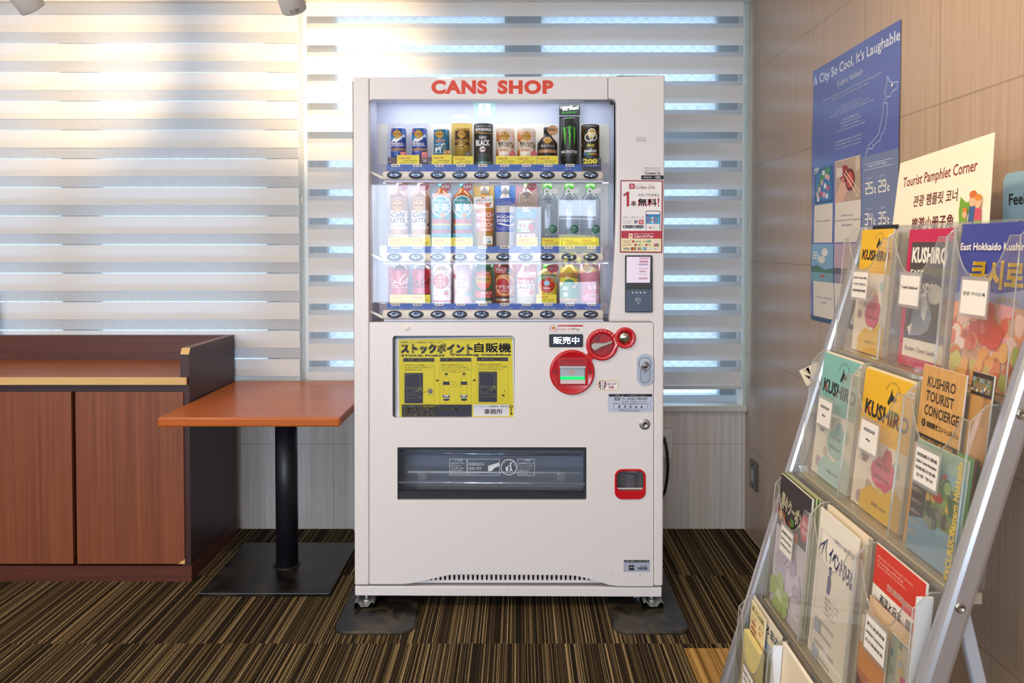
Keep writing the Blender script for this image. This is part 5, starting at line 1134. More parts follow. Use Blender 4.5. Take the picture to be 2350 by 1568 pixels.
for p0, p1 in (((1342, 540), (1348, 700)), ((1432, 540), (1438, 720)), ((1524, 550), (1528, 700))): a.line([p0, p1], 10, gr3, 10)
a.T('MONSTER', 1284, 930, 1590, 985, whi, .02, la=9).T('E N E R G Y', 1308, 1004, 1560, 1026, M('#8a8a2a', .4), .01, la=9, res=1).T('エナジードリンク　炭酸飲料', 1290, 376, 1584, 394, M('#5a5a62', .4), la=9, res=1).T('清涼飲料水　炭酸ガス入り', 1310, 1095, 1570, 1116, M('#5a5a62', .4), la=9, res=1)
d.wrap(a, vcut=4); d.lathe('lid', [(269.2, 15), (269.6, 16.4), (271, 16.5), (273, 16)], M('#8f8a90', .25, .8)); Art().R(1302, 269.5, 1312, 272.5, grn).build('ring_pull', lambda u, v, l: onY(u, v, YF + .001), d.t)
a = A2(); a.R(1241, 62, 1630, 286, bkc, la=1).R(1241, 296, 1622, 1290, bkc, la=1).frame(1241, 296, 1622, 1290, 5, M('#7a7684', .4), la=2).frame(1262, 316, 1606, 1170, 0.1, bkc, la=2).R(1241, 286, 1630, 294, M('#b9b6c4', .4), la=2)
a.T('Unleash', 1258, 100, 1488, 150, whi, .02, rot=-6, la=2).T('the Beast!', 1295, 110, 1605, 185, whi, .02, rot=-6, la=2).T('野性を解き放て', 1288, 205, 1590, 250, grn, .03, rot=-3, la=2)
d.flat(a, 'header_card', YF + .052)
# lemon energy can
d = Drink(0, 'drink_can', 'black energy drink can with yellow lemon rings, rightmost on the top shelf', 'drink can', 1335.5, 1377.5, [(284.5, 19.5), (286, 20.8), (385, 21)], M('#14120f', .3))
a = A2(); a.R(1660, 455, 2025, 1080, M('#17130f', .35)).R(1650, 445, 1668, 1180, M('#2a90b8', .4)).R(2000, 445, 2030, 1180, M('#d8a52a', .4)).R(1690, 470, 1960, 485, M('#a9a6a4', .3)); random.seed(9)
for i in range(26): a.E(random.choice((1690, 1985)) + random.uniform(-22, 22), random.uniform(480, 870), random.uniform(5, 15), random.uniform(15, 40), M(random.choice(['#8a5a10', '#c98a20', '#5a3a0c']), .4), 9, la=3)
a.E(1845, 620, 85, 80, M('#c9a42a', .4), 24).E(1840, 640, 60, 55, M('#e8d34a', .4), 20).ring(1850, 590, 72, 68, 20, whi, 28).ring(1795, 690, 80, 82, 20, whi, 28).ring(1875, 680, 76, 76, 18, whi, 28)
a.T('Mets', 1765, 800, 1900, 868, M('#d8c83a', .4), .02, .35).T('THE', 1808, 890, 1860, 910, whi, .02, res=1).T('ENERGY', 1712, 920, 1950, 970, whi, .05)
for i, c_ in enumerate(('#2a8ad8', '#3fa86a', '#a8b83a', '#d8a02a', '#c8502a')): a.R(1700 + i * 52, 986, 1752 + i * 52, 1014, M(c_, .4), la=9)
a.T('カフェイン・アルギニン配合', 1715, 1026, 1945, 1040, M('#8a8a8a', .4), res=1).T('清涼飲料水', 1715, 1048, 1945, 1060, M('#8a8a8a', .4), res=1); d.wrap(a)
a = A2(); a.R(1668, 1076, 2020, 1312, M('#1d1d28', .4)).T('200', 1690, 1088, 1950, 1186, M('#e8dc2a', .4), .05).T('円', 1975, 1145, 2012, 1190, M('#e8dc2a', .4), .02).T('なんと', 1970, 1095, 2012, 1112, whi, res=1).R(1668, 1200, 2020, 1234, M('#3a44a0', .4)).T('キレのある刺激', 1745, 1205, 1940, 1228, whi, .02, res=1); a.build('price_card', lambda u, v, l: onY(u, v, YM + .0275 - .0001 * l), d.t)
# ---- middle shelf
B1 = lambda: Z(870, 410, 270, 2228); B2 = lambda: Z(1130, 410, 290, 2350)
def bottle(v0, neck, vs, vb, hw): return [(v0, neck), (v0 + 4, neck), (v0 + 8, neck * 1.15), (v0 + 8 + (vs - v0 - 8) * .35, hw * .62), (v0 + 8 + (vs - v0 - 8) * .7, hw * .9), (vs, hw), (vb, hw)]
badge_r = M('#b8203a', .4)
for o, lab in ((0, 'brown caffe latte bottle on a beige card, leftmost on the middle shelf'), (407, 'brown caffe latte bottle on a beige card, second from left on the middle shelf')):
    d = Drink(1, 'drink_bottle', lab, 'drink bottle', 870 + (176 + o) * .1212, 870 + (532 + o) * .1212, bottle(427, 7.5, 452, 572, 21.5), M('#9a6a4e', .3)); cc = M('#efe6e0', .4)
    d.lathe('cap', [(416, 6.5), (416.5, 7), (429, 7.2)], M('#eae6e2', .4)); a = B1(); lb_ = M('#b98a6e', .4)
    a.R(170 + o, 350, 545 + o, 640, lb_).R(170 + o, 600, 545 + o, 1010, M('#e8dad2', .4)).R(170 + o, 960, 545 + o, 1060, M('#c9a48e', .4)); geo(a, 345 + o, 510, 128, 124)
    ck = M('#3a3058', .4); a.T('Café', 215 + o, 628, 480 + o, 725, ck, .015, .3).T('LATTE', 215 + o, 745, 480 + o, 835, ck, .02); a.E(505 + o, 870, 16, 30, M('#4a2a3a', .4), 12).T('MILK BLEND', 220 + o, 880, 460 + o, 895, ck, res=1).T('まろやかコーヒー', 225 + o, 908, 455 + o, 922, ck, res=1)
    d.wrap(a, vcut=4); a = B1(); a.E(448 + o, 148, 92, 86, badge_r).lines(['北海道産', '生クリーム', '使用'], 380 + o, 100, 545 + o, 200, whi); d.flat(a, 'badge', YF - .003)
    d.card(870 + (150 + o) * .1212, 416, 870 + (560 + o) * .1212, M('#cfbcb2', .5)); a = B1(); a.R(170 + o, 1060, 560 + o, 1300, M('#e8d8a8', .5)).T('軽やかな', 182 + o, 1072, 395 + o, 1115, M('#4a4a7a', .5), .02); d.flat(a, 'front_strip', YF - .002)
for o, lab in ((0, 'teal barley tea bottle with red badge, left one of the pair'), (407, 'teal barley tea bottle with red badge, right one of the pair')):
    d = Drink(1, 'drink_bottle', lab, 'drink bottle', 870 + (980 + o) * .1212, 870 + (1350 + o) * .1212, bottle(426, 7, 453, 572, 22.4), M('#a85a1c', .2)); tl = M('#169aae', .35)
    d.lathe('cap', [(416, 6.6), (416.5, 7.2), (428.5, 7.2)], M('#1596a8', .4)); a = B1(); a.R(975 + o, 345, 1355 + o, 760, tl).R(975 + o, 760, 1355 + o, 850, M('#b84a52', .4)).R(975 + o, 850, 1355 + o, 900, M('#c9b84a', .4)).R(975 + o, 890, 1355 + o, 960, M('#2a9ac0', .4)).R(975 + o, 960, 1355 + o, 1040, M('#a03a52', .4))
    a.ring(1165 + o, 520, 190, 205, 20, whi, 40).E(1165 + o, 520, 168, 183, tl, 40).T('やかんの', 1040 + o, 385, 1300 + o, 445, whi, .02).T('麦茶', 1005 + o, 465, 1325 + o, 625, whi, .04); a.E(1205 + o, 690, 45, 55, M('#c9822a', .4), 16).R(1020 + o, 900, 1310 + o, 958, M('#2a8ab8', .4), 12).T('カフェインゼロ', 1045 + o, 912, 1285 + o, 946, whi, .02, res=1).T('FROM HAPPY 麦茶', 1060 + o, 652, 1290 + o, 672, whi, res=1)
    d.wrap(a, vcut=4); a = B1(); a.E(1264 + o, 146, 92, 90, badge_r).T('たっぷり', 1200 + o, 82, 1325 + o, 112, whi, res=1).T('650', 1185 + o, 118, 1338 + o, 182, whi, .03).T('ml', 1245 + o, 188, 1280 + o, 206, whi, res=1); d.flat(a, 'badge', YF - .003)
    d.card(870 + (966 + o) * .1212, 416, 870 + (1370 + o) * .1212, M('#a9bcc8', .5)); a = B1(); a.R(985 + o, 1040, 1365 + o, 1300, M('#1596ae', .5)).T('香ばしくて、', 1010 + o, 1062, 1325 + o, 1115, whi, .02); d.flat(a, 'front_strip', YF - .002)
# vitamin bottle
d = Drink(1, 'drink_bottle', 'yellow vitamin drink bottle with orange label on a gold glitter card', 'drink bottle', 1091, 1132, bottle(442, 8.5, 470, 572, 20.5), M('#d0982a', .25)); d.lathe('cap', [(427.5, 8.6), (428.2, 9.4), (443.5, 9.4)], M('#d9d2c8', .4))
a = B1(); a.R(1825, 600, 2170, 1000, M('#e0703a', .4)).R(1825, 600, 1900, 1000, M('#c85a8a', .4)); a.T('MATCH', 1835, 640, 2160, 730, whi, .03, .1).T('MATCH', 1835, 830, 2160, 920, whi, .03, .1).line([(1830, 745), (1950, 770), (2080, 785), (2160, 765)], [4, 20, 24, 6], whi).line([(1830, 935), (1950, 965), (2080, 970), (2160, 940)], [4, 20, 24, 6], whi); d.wrap(a, vcut=4)
a = B1(); a.poly([(1788, 348), (2150, 325), (2160, 545), (1800, 572)], whi).T('ビタミンスッキリ', 1850, 385, 2140, 435, M('#2f6a2a', .4), .03, rot=-3).poly([(1830, 480), (1930, 450), (2010, 500), (1990, 540), (1850, 545)], M('#e8a890', .4)).E(2055, 500, 62, 42, M('#d8622a', .4), 16).E(2110, 462, 24, 12, M('#2f7a3a', .4), 10).E(1970, 365, 40, 14, M('#d8622a', .4), 12).E(1830, 440, 20, 40, M('#cfe0ee', .4), 12); d.flat(a, 'paper_tag', YF - .003)
a = B1(); a.R(1975, 1090, 2145, 1245, whi, 10).T('ツバ', 1990, 1105, 2130, 1165, M('#2a8a4a', .4), .03).T('メ2種', 1985, 1175, 2125, 1235, M('#2a8a4a', .4), .03); d.flat(a, 'paper_tag', YF - .002)
def sparkle(name, c1, c2, sc=330):
    ma, n, l, out = newmat(name); b = n.new('ShaderNodeBsdfPrincipled'); b.inputs['Roughness'].default_value = .3; g = n.new('ShaderNodeNewGeometry'); no = n.new('ShaderNodeTexVoronoi'); no.inputs['Scale'].default_value = sc; l(g.outputs['Position'], no.inputs['Vector'])
    cr = n.new('ShaderNodeValToRGB'); e = cr.color_ramp.elements; e[0].position = .25; e[0].color = lin(c2); e[1].position = .5; e[1].color = lin(c1); l(no.outputs['Distance'], cr.inputs[0]); l(cr.outputs[0], b.inputs['Base Color']); l(b.outputs[0], out.inputs[0]); return ma
d.card(1086.3, 425.5, 1134.3, sparkle('gold_glitter', '#c8981c', '#f0dc90'))
# electrolyte bottle
d = Drink(1, 'drink_bottle', 'white sports drink bottle with blue label on a blue card', 'drink bottle', 1136.5, 1181, bottle(441, 9, 470, 572, 22.3), M('#d6cfc9', .3)); d.lathe('cap', [(425.5, 8.6), (426.2, 9.3), (443, 9.6)], M('#dedcdc', .4)); pb = M('#2346b0', .35)
a = B2(); a.R(55, 632, 425, 992, pb).T('POCARI', 80, 685, 395, 738, whi, .04).T('SWEAT', 80, 752, 365, 808, whi, .04).T('ION SUPPLY DRINK', 85, 658, 230, 674, whi, res=1).poly([(82, 830), (150, 822), (260, 850), (330, 862), (395, 820), (395, 880), (300, 890), (200, 868), (110, 846)], whi); a.lines(['汗をかいたカラダに必要な水分', 'とイオンをスムーズに補給'], 80, 905, 390, 960, whi); d.wrap(a, vcut=4)
a = B2(); a.poly([(52, 372), (418, 350), (428, 372), (385, 478), (62, 500)], M('#2450b8', .4)).T('水よりも、', 88, 385, 215, 420, whi, .02, rot=-3).T('ヒトの身体に近い水。', 100, 428, 362, 468, whi, .02, rot=-3); d.flat(a, 'paper_ribbon', YF - .003)
d.card(1135.5, 425.5, 1182.5, sparkle('blue_glitter', '#1f6ac0', '#7ac0f0'))
# peach water
wtr = clear('clear_bottle_water', '#e6ebf0', .06, .10, .03, 0, '#e8eef6'); cpg = M('#4aa82a', .35); em_ = M('#6f7884', .4)
def flower(a, cx, cy, r):
    for i in range(5):
        t = math.radians(-90 + i * 72); a.poly([(cx, cy), (cx + r * .6 * math.cos(t - .35), cy + r * .6 * math.sin(t - .35)), (cx + r * math.cos(t), cy + r * math.sin(t)), (cx + r * .6 * math.cos(t + .35), cy + r * .6 * math.sin(t + .35))], em_, 1)
d = Drink(1, 'drink_bottle', 'clear peach water bottle with blue tag on a pink card', 'drink bottle', 1186, 1230, bottle(425, 7, 447, 572, 21.7), clear('clear_bottle_cream', '#ece6d8', .06, .35, .03, 0, '#efe8da')); d.lathe('cap', [(416.5, 6), (417, 6.4), (427, 6.4)], cpg)
a = B2(); flower(a, 628, 310, 75); a.T('ILO', 600, 400, 665, 555, em_, 0, rot=90, la=1, res=1); a.R(452, 780, 808, 992, M('#cfe0c4', .4)).E(735, 900, 68, 90, M('#d8486a', .4)).E(780, 850, 22, 36, M('#3f9a5a', .4), 12).E(500, 960, 45, 26, M('#8fc05a', .4), 14).T('もも', 495, 830, 625, 910, badge_r, .04).T('い・ろ・は・す', 500, 925, 725, 960, M('#1d3a2a', .4), .02).T('日本の天然水', 520, 806, 610, 822, badge_r, res=1); d.wrap(a, vcut=4)
a = B2(); a.R(438, 570, 828, 738, M('#1f8acc', .4)).R(560, 582, 705, 616, whi, 14).T('内容量', 585, 588, 680, 610, M('#c8502a', .4), res=1).T('デザイン変更中', 452, 628, 818, 690, whi, .03).T('味は変わりません', 490, 702, 790, 722, whi, res=1); d.flat(a, 'paper_tag', YF - .004)
a = B2(); a.R(440, 1020, 805, 1340, M('#c8303a', .4)).R(450, 1030, 795, 1340, M('#ead8d0', .4)).T('香り豊かな', 492, 1048, 765, 1090, badge_r, .02); d.flat(a, 'front_strip', YF - .002); a = B2(); a.E(728, 138, 88, 82, badge_r).T('もも', 660, 95, 795, 178, whi, .03); d.flat(a, 'badge', YF - .004)
d.card(1183, 416.5, 1232.5, M('#e0a8b0', .5))
# three clear water bottles
for o, oc, lab in ((0, 0, 'clear water bottle with green cap, left one of the three on the middle shelf'), (405, 403, 'clear water bottle with green cap, middle one of the three on the middle shelf'), (805, 797, 'clear water bottle with green cap, right one of the three on the middle shelf')):
    d = Drink(1, 'drink_bottle', lab, 'drink bottle', 1130 + (842 + o) * .1234, 1130 + (1226 + o) * .1234, [(437, 9), (441, 10), (446, 15), (453, 20.5), (460, 23), (470, 23.6), (520, 23.6), (572, 23.4)], wtr)
    uc = d.uc; d.lathe('cap', [(422, 9.8), (422.8, 10.4), (437.5, 10.6)], cpg)
    a = B2(); flower(a, 1032 + o, 400, 78); a.T('ILO', 1005 + o, 490, 1062 + o, 640, em_, rot=90, la=1, res=1).ring(1032 + o, 322, 130, 20, 4, em_, 24, la=1); a.E(1125 + o, 940, 82, 80, M('#14785a', .4), 24).lines(['100%', 'リサイクル', 'ペット'], 1068 + o, 895, 1180 + o, 985, whi, .02); a.T('い・ろ・は・す', 945 + o, 1055, 1195 + o, 1092, M('#1d3a2a', .4), .02).poly([(880 + o, 1180), (905 + o, 1140), (935 + o, 1225), (880 + o, 1232)], M('#7ac04a', .4)); d.wrap(a, vcut=4)
    a = B2(); x = oc
    a.poly([(968 + x, 175), (1000 + x, 155), (1035 + x, 165), (1062 + x, 195), (1100 + x, 195), (1150 + x, 170), (1190 + x, 168), (1215 + x, 190), (1215 + x, 265), (1150 + x, 272), (1060 + x, 270), (1000 + x, 280), (955 + x, 262), (955 + x, 215)], whi).E(1012 + x, 240, 22, 22, M('#3f9a5a', .4), 10).T('い・ろ・は・す', 1042 + x, 228, 1200 + x, 256, M('#1d3a2a', .4), .02, res=1); d.flat(a, 'neck_tag', YF + .004)
# ---- bottom shelf
C1 = lambda: Z(840, 600, 300, 2350); C2 = lambda: Z(1130, 600, 290, 2350)
def soda(v0, hw): return [(v0, 6.5), (v0 + 6, 8), (v0 + 12, hw * .72), (v0 + 20, hw * .97), (v0 + 26, hw), (v0 + 55, hw), (v0 + 62, hw * .96), (v0 + 72, hw), (v0 + 110, hw)]
rc = M('#c4122c', .3)
d = Drink(2, 'drink_bottle', 'red cola bottle with white script lettering, leftmost on the bottom shelf', 'drink bottle', 893.5, 936, soda(598, 21), M('#3a120f', .2)); d.lathe('cap', [(592, 6.6), (592.5, 7.2), (600, 7.2)], M('#b8121f', .4))
a = C1(); a.R(415, 125, 750, 640, rc).T('Coca-Cola', 425, 240, 900, 400, whi, .02, .25) if False else a.R(415, 125, 750, 640, rc)
def script(a, x0, x1, y0, y1, m):
    w_, h = x1 - x0, y1 - y0; P = lambda pts: [(x0 + p[0] * w_, y0 + p[1] * h) for p in pts]
    a.line(P([(.16, .40), (.12, .30), (.05, .42), (.0, .70), (.04, .88), (.12, .86), (.2, .70)]), [6, 10, 18, 24, 22, 14, 6], m, 7).line(P([(.32, .62), (.26, .55), (.21, .70), (.22, .86), (.28, .84), (.33, .62), (.34, .82), (.38, .84), (.44, .7)]), [8, 14, 18, 16, 12, 16, 16, 10, 5], m, 7)
    a.line(P([(.86, .12), (.92, .02), (.84, .0), (.70, .25), (.58, .60), (.56, .88), (.64, .98), (.76, .88), (.84, .72)]), [5, 8, 10, 18, 26, 28, 24, 14, 6], m, 7).ring(x0 + .80 * w_, y0 + .74 * h, .055 * w_, .14 * h, 9, m, 18, la=7).line(P([(.90, .88), (.92, .55), (.98, .3), (1.0, .4), (.94, .7), (.96, .9), (1.02, .85)]), [8, 14, 12, 8, 12, 14, 5], m, 7).line(P([(.0, 1.1), (.12, 1.02), (.3, 1.12), (.5, 1.1)]), [4, 18, 20, 4], m, 7)
script(a, 425, 735, 235, 420, whi); a.T('ORIGINAL TASTE', 425, 458, 720, 480, whi, .01, la=7, res=1); d.wrap(a, vcut=4); d.card(891, 612, 938.5, M('#c83a48', .5))
d = Drink(2, 'drink_bottle', 'red cola bottle with black script lettering, second on the bottom shelf', 'drink bottle', 942, 987, soda(598, 22), M('#2a0d0c', .2)); d.lathe('cap', [(592, 6.6), (592.5, 7.2), (600, 7.2)], M('#8a8a90', .4))
a = C1(); a.R(795, 85, 1150, 130, M('#b9a8a8', .4)).R(795, 130, 1155, 600, M('#c01430', .3)); script(a, 830, 1120, 235, 430, M('#1d1426', .4)); a.T('ZERO SUGAR', 840, 455, 1110, 476, M('#1d1426', .4), .01, la=7, res=1).R(795, 585, 1155, 640, M('#1d1018', .4)); d.wrap(a, vcut=4); d.card(940, 610, 989.5, M('#b8a8c0', .5))
d = Drink(2, 'drink_bottle', 'white soda bottle with a big red circle and red dots', 'drink bottle', 989.5, 1035, soda(598, 22.4), M('#e6e0dc', .3)); d.lathe('cap', [(592, 6.6), (592.5, 7.2), (600, 7.2)], M('#dcd8d8', .4))
a = C1(); rd_ = M('#c8283c', .4); a.R(1160, 90, 1540, 720, M('#e9e3de', .4)).R(1160, 105, 1540, 165, M('#e0c070', .4)).T('SINCE 1892', 1190, 112, 1450, 152, rd_, .02, res=1).E(1335, 360, 150, 138, rd_, 36).T('CALPIS', 1240, 250, 1425, 318, whi, 0).T('SODA', 1232, 330, 1430, 470, whi, 0).T('甘オレンジ', 1225, 535, 1380, 572, rd_, .01, res=1)
for x, y in ((1235, 195), (1430, 205), (1482, 258), (1205, 260), (1485, 465), (1190, 480), (1455, 635), (1250, 610)): a.E(x, y, 12, 12, rd_, 12)
a.E(1435, 570, 42, 44, rd_, 18).poly([(1405, 525), (1450, 520), (1475, 528), (1440, 538)], M('#3f8a4a', .4)).R(1160, 700, 1540, 730, rd_); d.wrap(a, vcut=4)
d = Drink(2, 'drink_can', 'pale pink peach nectar can with blue script, fourth on the bottom shelf', 'drink can', 1038.5, 1083, [(605, 20), (607, 21), (610, 22.2), (700, 22.2), (712, 21)], M('#e3c0c8', .35)); bt_ = M('#5a86b0', .4)
a = C1(); a.R(1550, 60, 1905, 760, M('#e6c4cc', .4)).E(1580, 280, 42, 40, M('#c04a60', .4), 16).E(1720, 400, 130, 160, M('#efd9e0', .4), 28).lines(['とろける', 'ピーチ', 'ネクター'], 1630, 305, 1800, 490, bt_, .02).poly([(1740, 590), (1890, 560), (1890, 640)], M('#8ac8d8', .4)).T('果汁30%', 1620, 640, 1760, 665, bt_, res=1); d.wrap(a)
d = Drink(2, 'drink_can', 'green and orange vegetable juice can, fifth on the bottom shelf', 'drink can', 1088, 1130.5, [(603, 19.5), (605, 20.5), (608, 21.2), (700, 21.2), (712, 20)], M('#3a6a3a', .35))
a = C1(); a.R(1935, 30, 2285, 760, M('#d8cdb4', .4)).poly([(1960, 60), (2100, 20), (2230, 70), (2260, 160), (1950, 150)], M('#3f8a3a', .4)).R(1940, 105, 2280, 150, M('#1f4a4a', .4)).E(2110, 340, 140, 170, M('#d8562a', .4), 30).R(1960, 180, 2230, 240, M('#b8362a', .4)).T('無添加', 2140, 195, 2215, 228, whi, res=1).R(1970, 270, 2230, 390, M('#d8a030', .4)).T('無添加野菜', 1990, 290, 2225, 345, M('#2a2a20', .4), .02).T('食塩・砂糖不使用', 2000, 352, 2200, 372, M('#2a2a20', .4), res=1).R(1940, 530, 2285, 660, M('#c8402e', .4)).T('果実の', 2060, 550, 2260, 595, whi, .02).T('うまさ', 2040, 612, 2220, 652, whi, .02).R(1940, 660, 2285, 710, M('#1f5a42', .4)); d.wrap(a)
d = Drink(2, 'drink_bottle', 'brown and orange energy drink bottle with a red round label', 'drink bottle', 1136, 1181.5, [(600, 12), (606, 14), (616, 20), (626, 22.3), (700, 22.3), (712, 22)], M('#7a3a14', .25)); d.lathe('cap', [(594, 9.4), (594.6, 10), (602, 10)], M('#3a2418', .4))
a = C2(); a.R(40, 35, 420, 760, M('#8a3a16', .4)).R(40, 245, 420, 640, M('#b8541e', .4)); a.ring(228, 440, 190, 195, 16, M('#e8c890', .4), 36).ring(228, 440, 168, 170, 12, M('#d89a4a', .4), 36).E(228, 440, 150, 150, M('#b8181e', .4), 36).line([(120, 330), (200, 290), (290, 330), (300, 420)], [6, 40, 44, 6], M('#e8b878', .4)).T('ドデカミン', 58, 440, 392, 510, whi, .05).T('ストロング', 88, 518, 362, 572, whi, .05).R(40, 655, 420, 690, M('#3a1d12', .4)).R(60, 695, 400, 735, M('#b9a79a', .3, .4), 8); d.wrap(a, vcut=4)
a = C2(); a.poly([(40, 40), (120, 40), (80, 180), (40, 200)], M('#c8381e', .4)).R(70, 100, 250, 220, M('#b8281e', .4)).T('No.1', 78, 120, 250, 180, whi, .01, .2).T('ビタミン補給', 80, 190, 225, 208, whi, res=1).R(258, 130, 350, 230, M('#2f1d14', .4)).T('Asahi', 285, 200, 345, 222, gold, .02, .2); d.flat(a, 'paper_tag', YF - .003); d.card(1134.5, 604, 1182, M('#c8642a', .5))
d = Drink(2, 'drink_bottle', 'milky peach lactic drink bottle with red and white label', 'drink bottle', 1185, 1230, [(604, 7.5), (612, 8.5), (620, 13), (628, 19), (636, 22.2), (700, 22.2), (712, 21)], M('#e6d8c0', .3)); d.lathe('cap', [(594, 7), (594.6, 7.8), (606, 7.8)], M('#e9e2dc', .4))
a = C2(); a.R(440, 300, 815, 440, M('#c42c3c', .4)).R(440, 430, 815, 645, M('#ecdcd0', .4)).T('完熟もも', 465, 335, 785, 440, whi, .04).T('カルピス', 495, 455, 762, 515, M('#2a2c5a', .4), .06).E(730, 580, 48, 50, M('#e0606a', .4), 20).E(762, 540, 16, 10, M('#5a7a3a', .4), 10).T('濃くて甘い', 518, 540, 625, 570, M('#d8606a', .4), .02, res=1).T('果汁10%', 560, 615, 670, 635, M('#c8404a', .4), res=1)
for x, y in ((468, 515), (540, 620), (795, 500), (628, 550), (500, 330), (775, 325)): a.E(x, y, 11, 12, M('#d8505a', .4), 12)
a.ring(480, 592, 28, 36, 6, bt_, 18); d.wrap(a, vcut=4); a = C2(); a.R(585, 78, 812, 268, M('#c43040', .4)).R(590, 195, 806, 258, whi).T('濃くて', 612, 105, 780, 180, whi, .02).T('甘ずっぱい', 610, 205, 795, 248, M('#c43040', .4), .02, res=1); d.flat(a, 'paper_tag', YF - .003); d.card(1183, 604, 1231.5, M('#cf5a66', .5))
d = Drink(2, 'drink_bottle', 'small apple juice bottle with green cap and red badge', 'drink bottle', 1234.5, 1280.5, [(616, 9), (619, 11), (625, 20), (631, 23), (712, 23)], M('#d8b46a', .25)); d.lathe('cap', [(604.5, 9), (605, 9.6), (617, 9.6)], cpg)
a = C2(); a.R(845, 235, 1222, 640, M('#d8b93a', .4)).R(845, 235, 1222, 420, M('#8ab8a8', .4)).poly([(845, 228), (1222, 228), (1222, 270), (845, 285)], M('#3f8a2a', .4)).E(1022, 440, 145, 145, M('#c4281c', .35), 34).E(950, 320, 50, 18, M('#5a9a3a', .4), 14).T('Qoo', 940, 475, 1075, 520, whi, .05).T('りんご', 945, 535, 1080, 560, whi, .01, res=1).R(1090, 310, 1165, 385, M('#c98a4a', .4), 10)
for x in (910, 985, 1045, 1095, 1170): a.E(x, 262, 15, 20, M('#c8302a', .4), 12)
a.E(1015, 405, 55, 48, M('#9ad0e8', .4), 24); d.wrap(a, vcut=4); a = C2(); a.E(1122, 125, 106, 92, badge_r, 30).lines(['国産', '完熟王林', '使用'], 1045, 75, 1195, 190, whi, .02); d.flat(a, 'badge', YF - .003)
d = Drink(2, 'drink_bottle', 'green tea bottle with amber shoulder, second from right on the bottom shelf', 'drink bottle', 1284, 1330, [(604, 8), (612, 10), (618, 16), (625, 21), (634, 22.8), (712, 22.8)], M('#a8762a', .2)); d.lathe('cap', [(594, 8), (594.6, 8.6), (606, 8.6)], M('#e6e6e0', .4))
a = C2(); a.R(1245, 300, 1622, 700, M('#2f8a3a', .4)).poly([(1245, 300), (1400, 290), (1622, 330), (1622, 430), (1380, 400), (1245, 480)], M('#d8c83a', .4)).E(1430, 500, 130, 170, M('#1f7a42', .4), 28).E(1530, 470, 55, 52, M('#5a7a2a', .4), 20).T('お〜い', 1315, 460, 1410, 540, whi, .04).T('お', 1315, 455, 1400, 540, whi, .03).T('茶', 1315, 570, 1415, 665, whi, .04).T('緑', 1495, 450, 1560, 500, whi, res=1).R(1245, 690, 1622, 740, M('#c08a3a', .35)); a.it = [i for i in a.it if True]; d.wrap(a, vcut=4)
d = Drink(2, 'drink_can', 'pink and red sparkling drink can, rightmost on the bottom shelf', 'drink can', 1333, 1380, [(605, 21), (607, 22.5), (610, 23.4), (700, 23.4), (712, 22)], M('#d88a9a', .35))
a = C2(); a.R(1630, 40, 2035, 700, M('#d898a8', .4)).R(1630, 690, 2035, 740, M('#c84a60', .4)).E(1770, 125, 105, 90, whi, 28).E(1770, 125, 82, 68, M('#b8a0c0', .4), 26).ring(1945, 120, 62, 52, 14, whi, 24).E(1860, 560, 140, 120, M('#c84a62', .4), 28).T('もも', 1780, 440, 1950, 520, whi, .03).T('スパークリング', 1740, 600, 1980, 640, whi, .02, res=1).T('果汁入り炭酸飲料', 1710, 700, 1960, 722, whi, res=1); d.wrap(a)
# ------------------------------------------------------------------ yellow stamp cards clipped in front of the drinks
yc_ = M('#ecd92a', .45); yk = M('#2a2618', .5); co = M('#c8471c', .5)
def stamp(a, u0, v0, u1, v1):
    w_ = u1 - u0; h = v1 - v0
    coke_on(a, u0 + w_ * .07, v0 + h * .17, u0 + w_ * .57, v0 + h * .40, co, bold=.02)
    a.T('でスタンプがたまる！', u0 + w_ * .28, v0 + h * .5, u0 + w_ * .9, v0 + h * .64, yk, .01, res=1).T('この商品は、コカ・コーラ社製品です', u0 + w_ * .1, v0 + h * .72, u0 + w_ * .86, v0 + h * .83, yk, res=1)
CARDS = [(911, 356, 962.4, 378.5, 1), (990.8, 355, 1037, 378.5, 1), (1039.4, 358.5, 1086, 379, 1), (1138, 358, 1184.5, 379, 1), (1184.8, 358, 1232, 379, 1), (1233.5, 357.5, 1280.5, 379, 1),
         (893.6, 545.5, 940, 566, 1), (940.5, 545.5, 988.5, 566, 1), (991, 545.5, 1038, 566, 1), (1038.5, 545.5, 1085, 566, 1), (1185.8, 545, 1233.5, 566, 1), (1243.5, 546, 1289.3, 566, 1), (1291, 546, 1374.3, 566, 2),
         (895, 676.5, 987.5, 697, 2), (1230.8, 676, 1277, 697, 1)]
for i, (u0, v0, u1, v1, n_) in enumerate(CARDS):
    a = Art(); a.R(u0, v0, u1, v1, yc_)
    for j in range(n_): stamp(a, u0 + (u1 - u0) / n_ * j, v0, u0 + (u1 - u0) / n_ * (j + 1), v1)
    a.R(u0, v1 - 2.2, u1, v1, M('#e9e4d8', .5))
    a.build('stamp_card', lambda u, v, l: onY(u, v, YM + 0.044 - .00025 * l), vm)
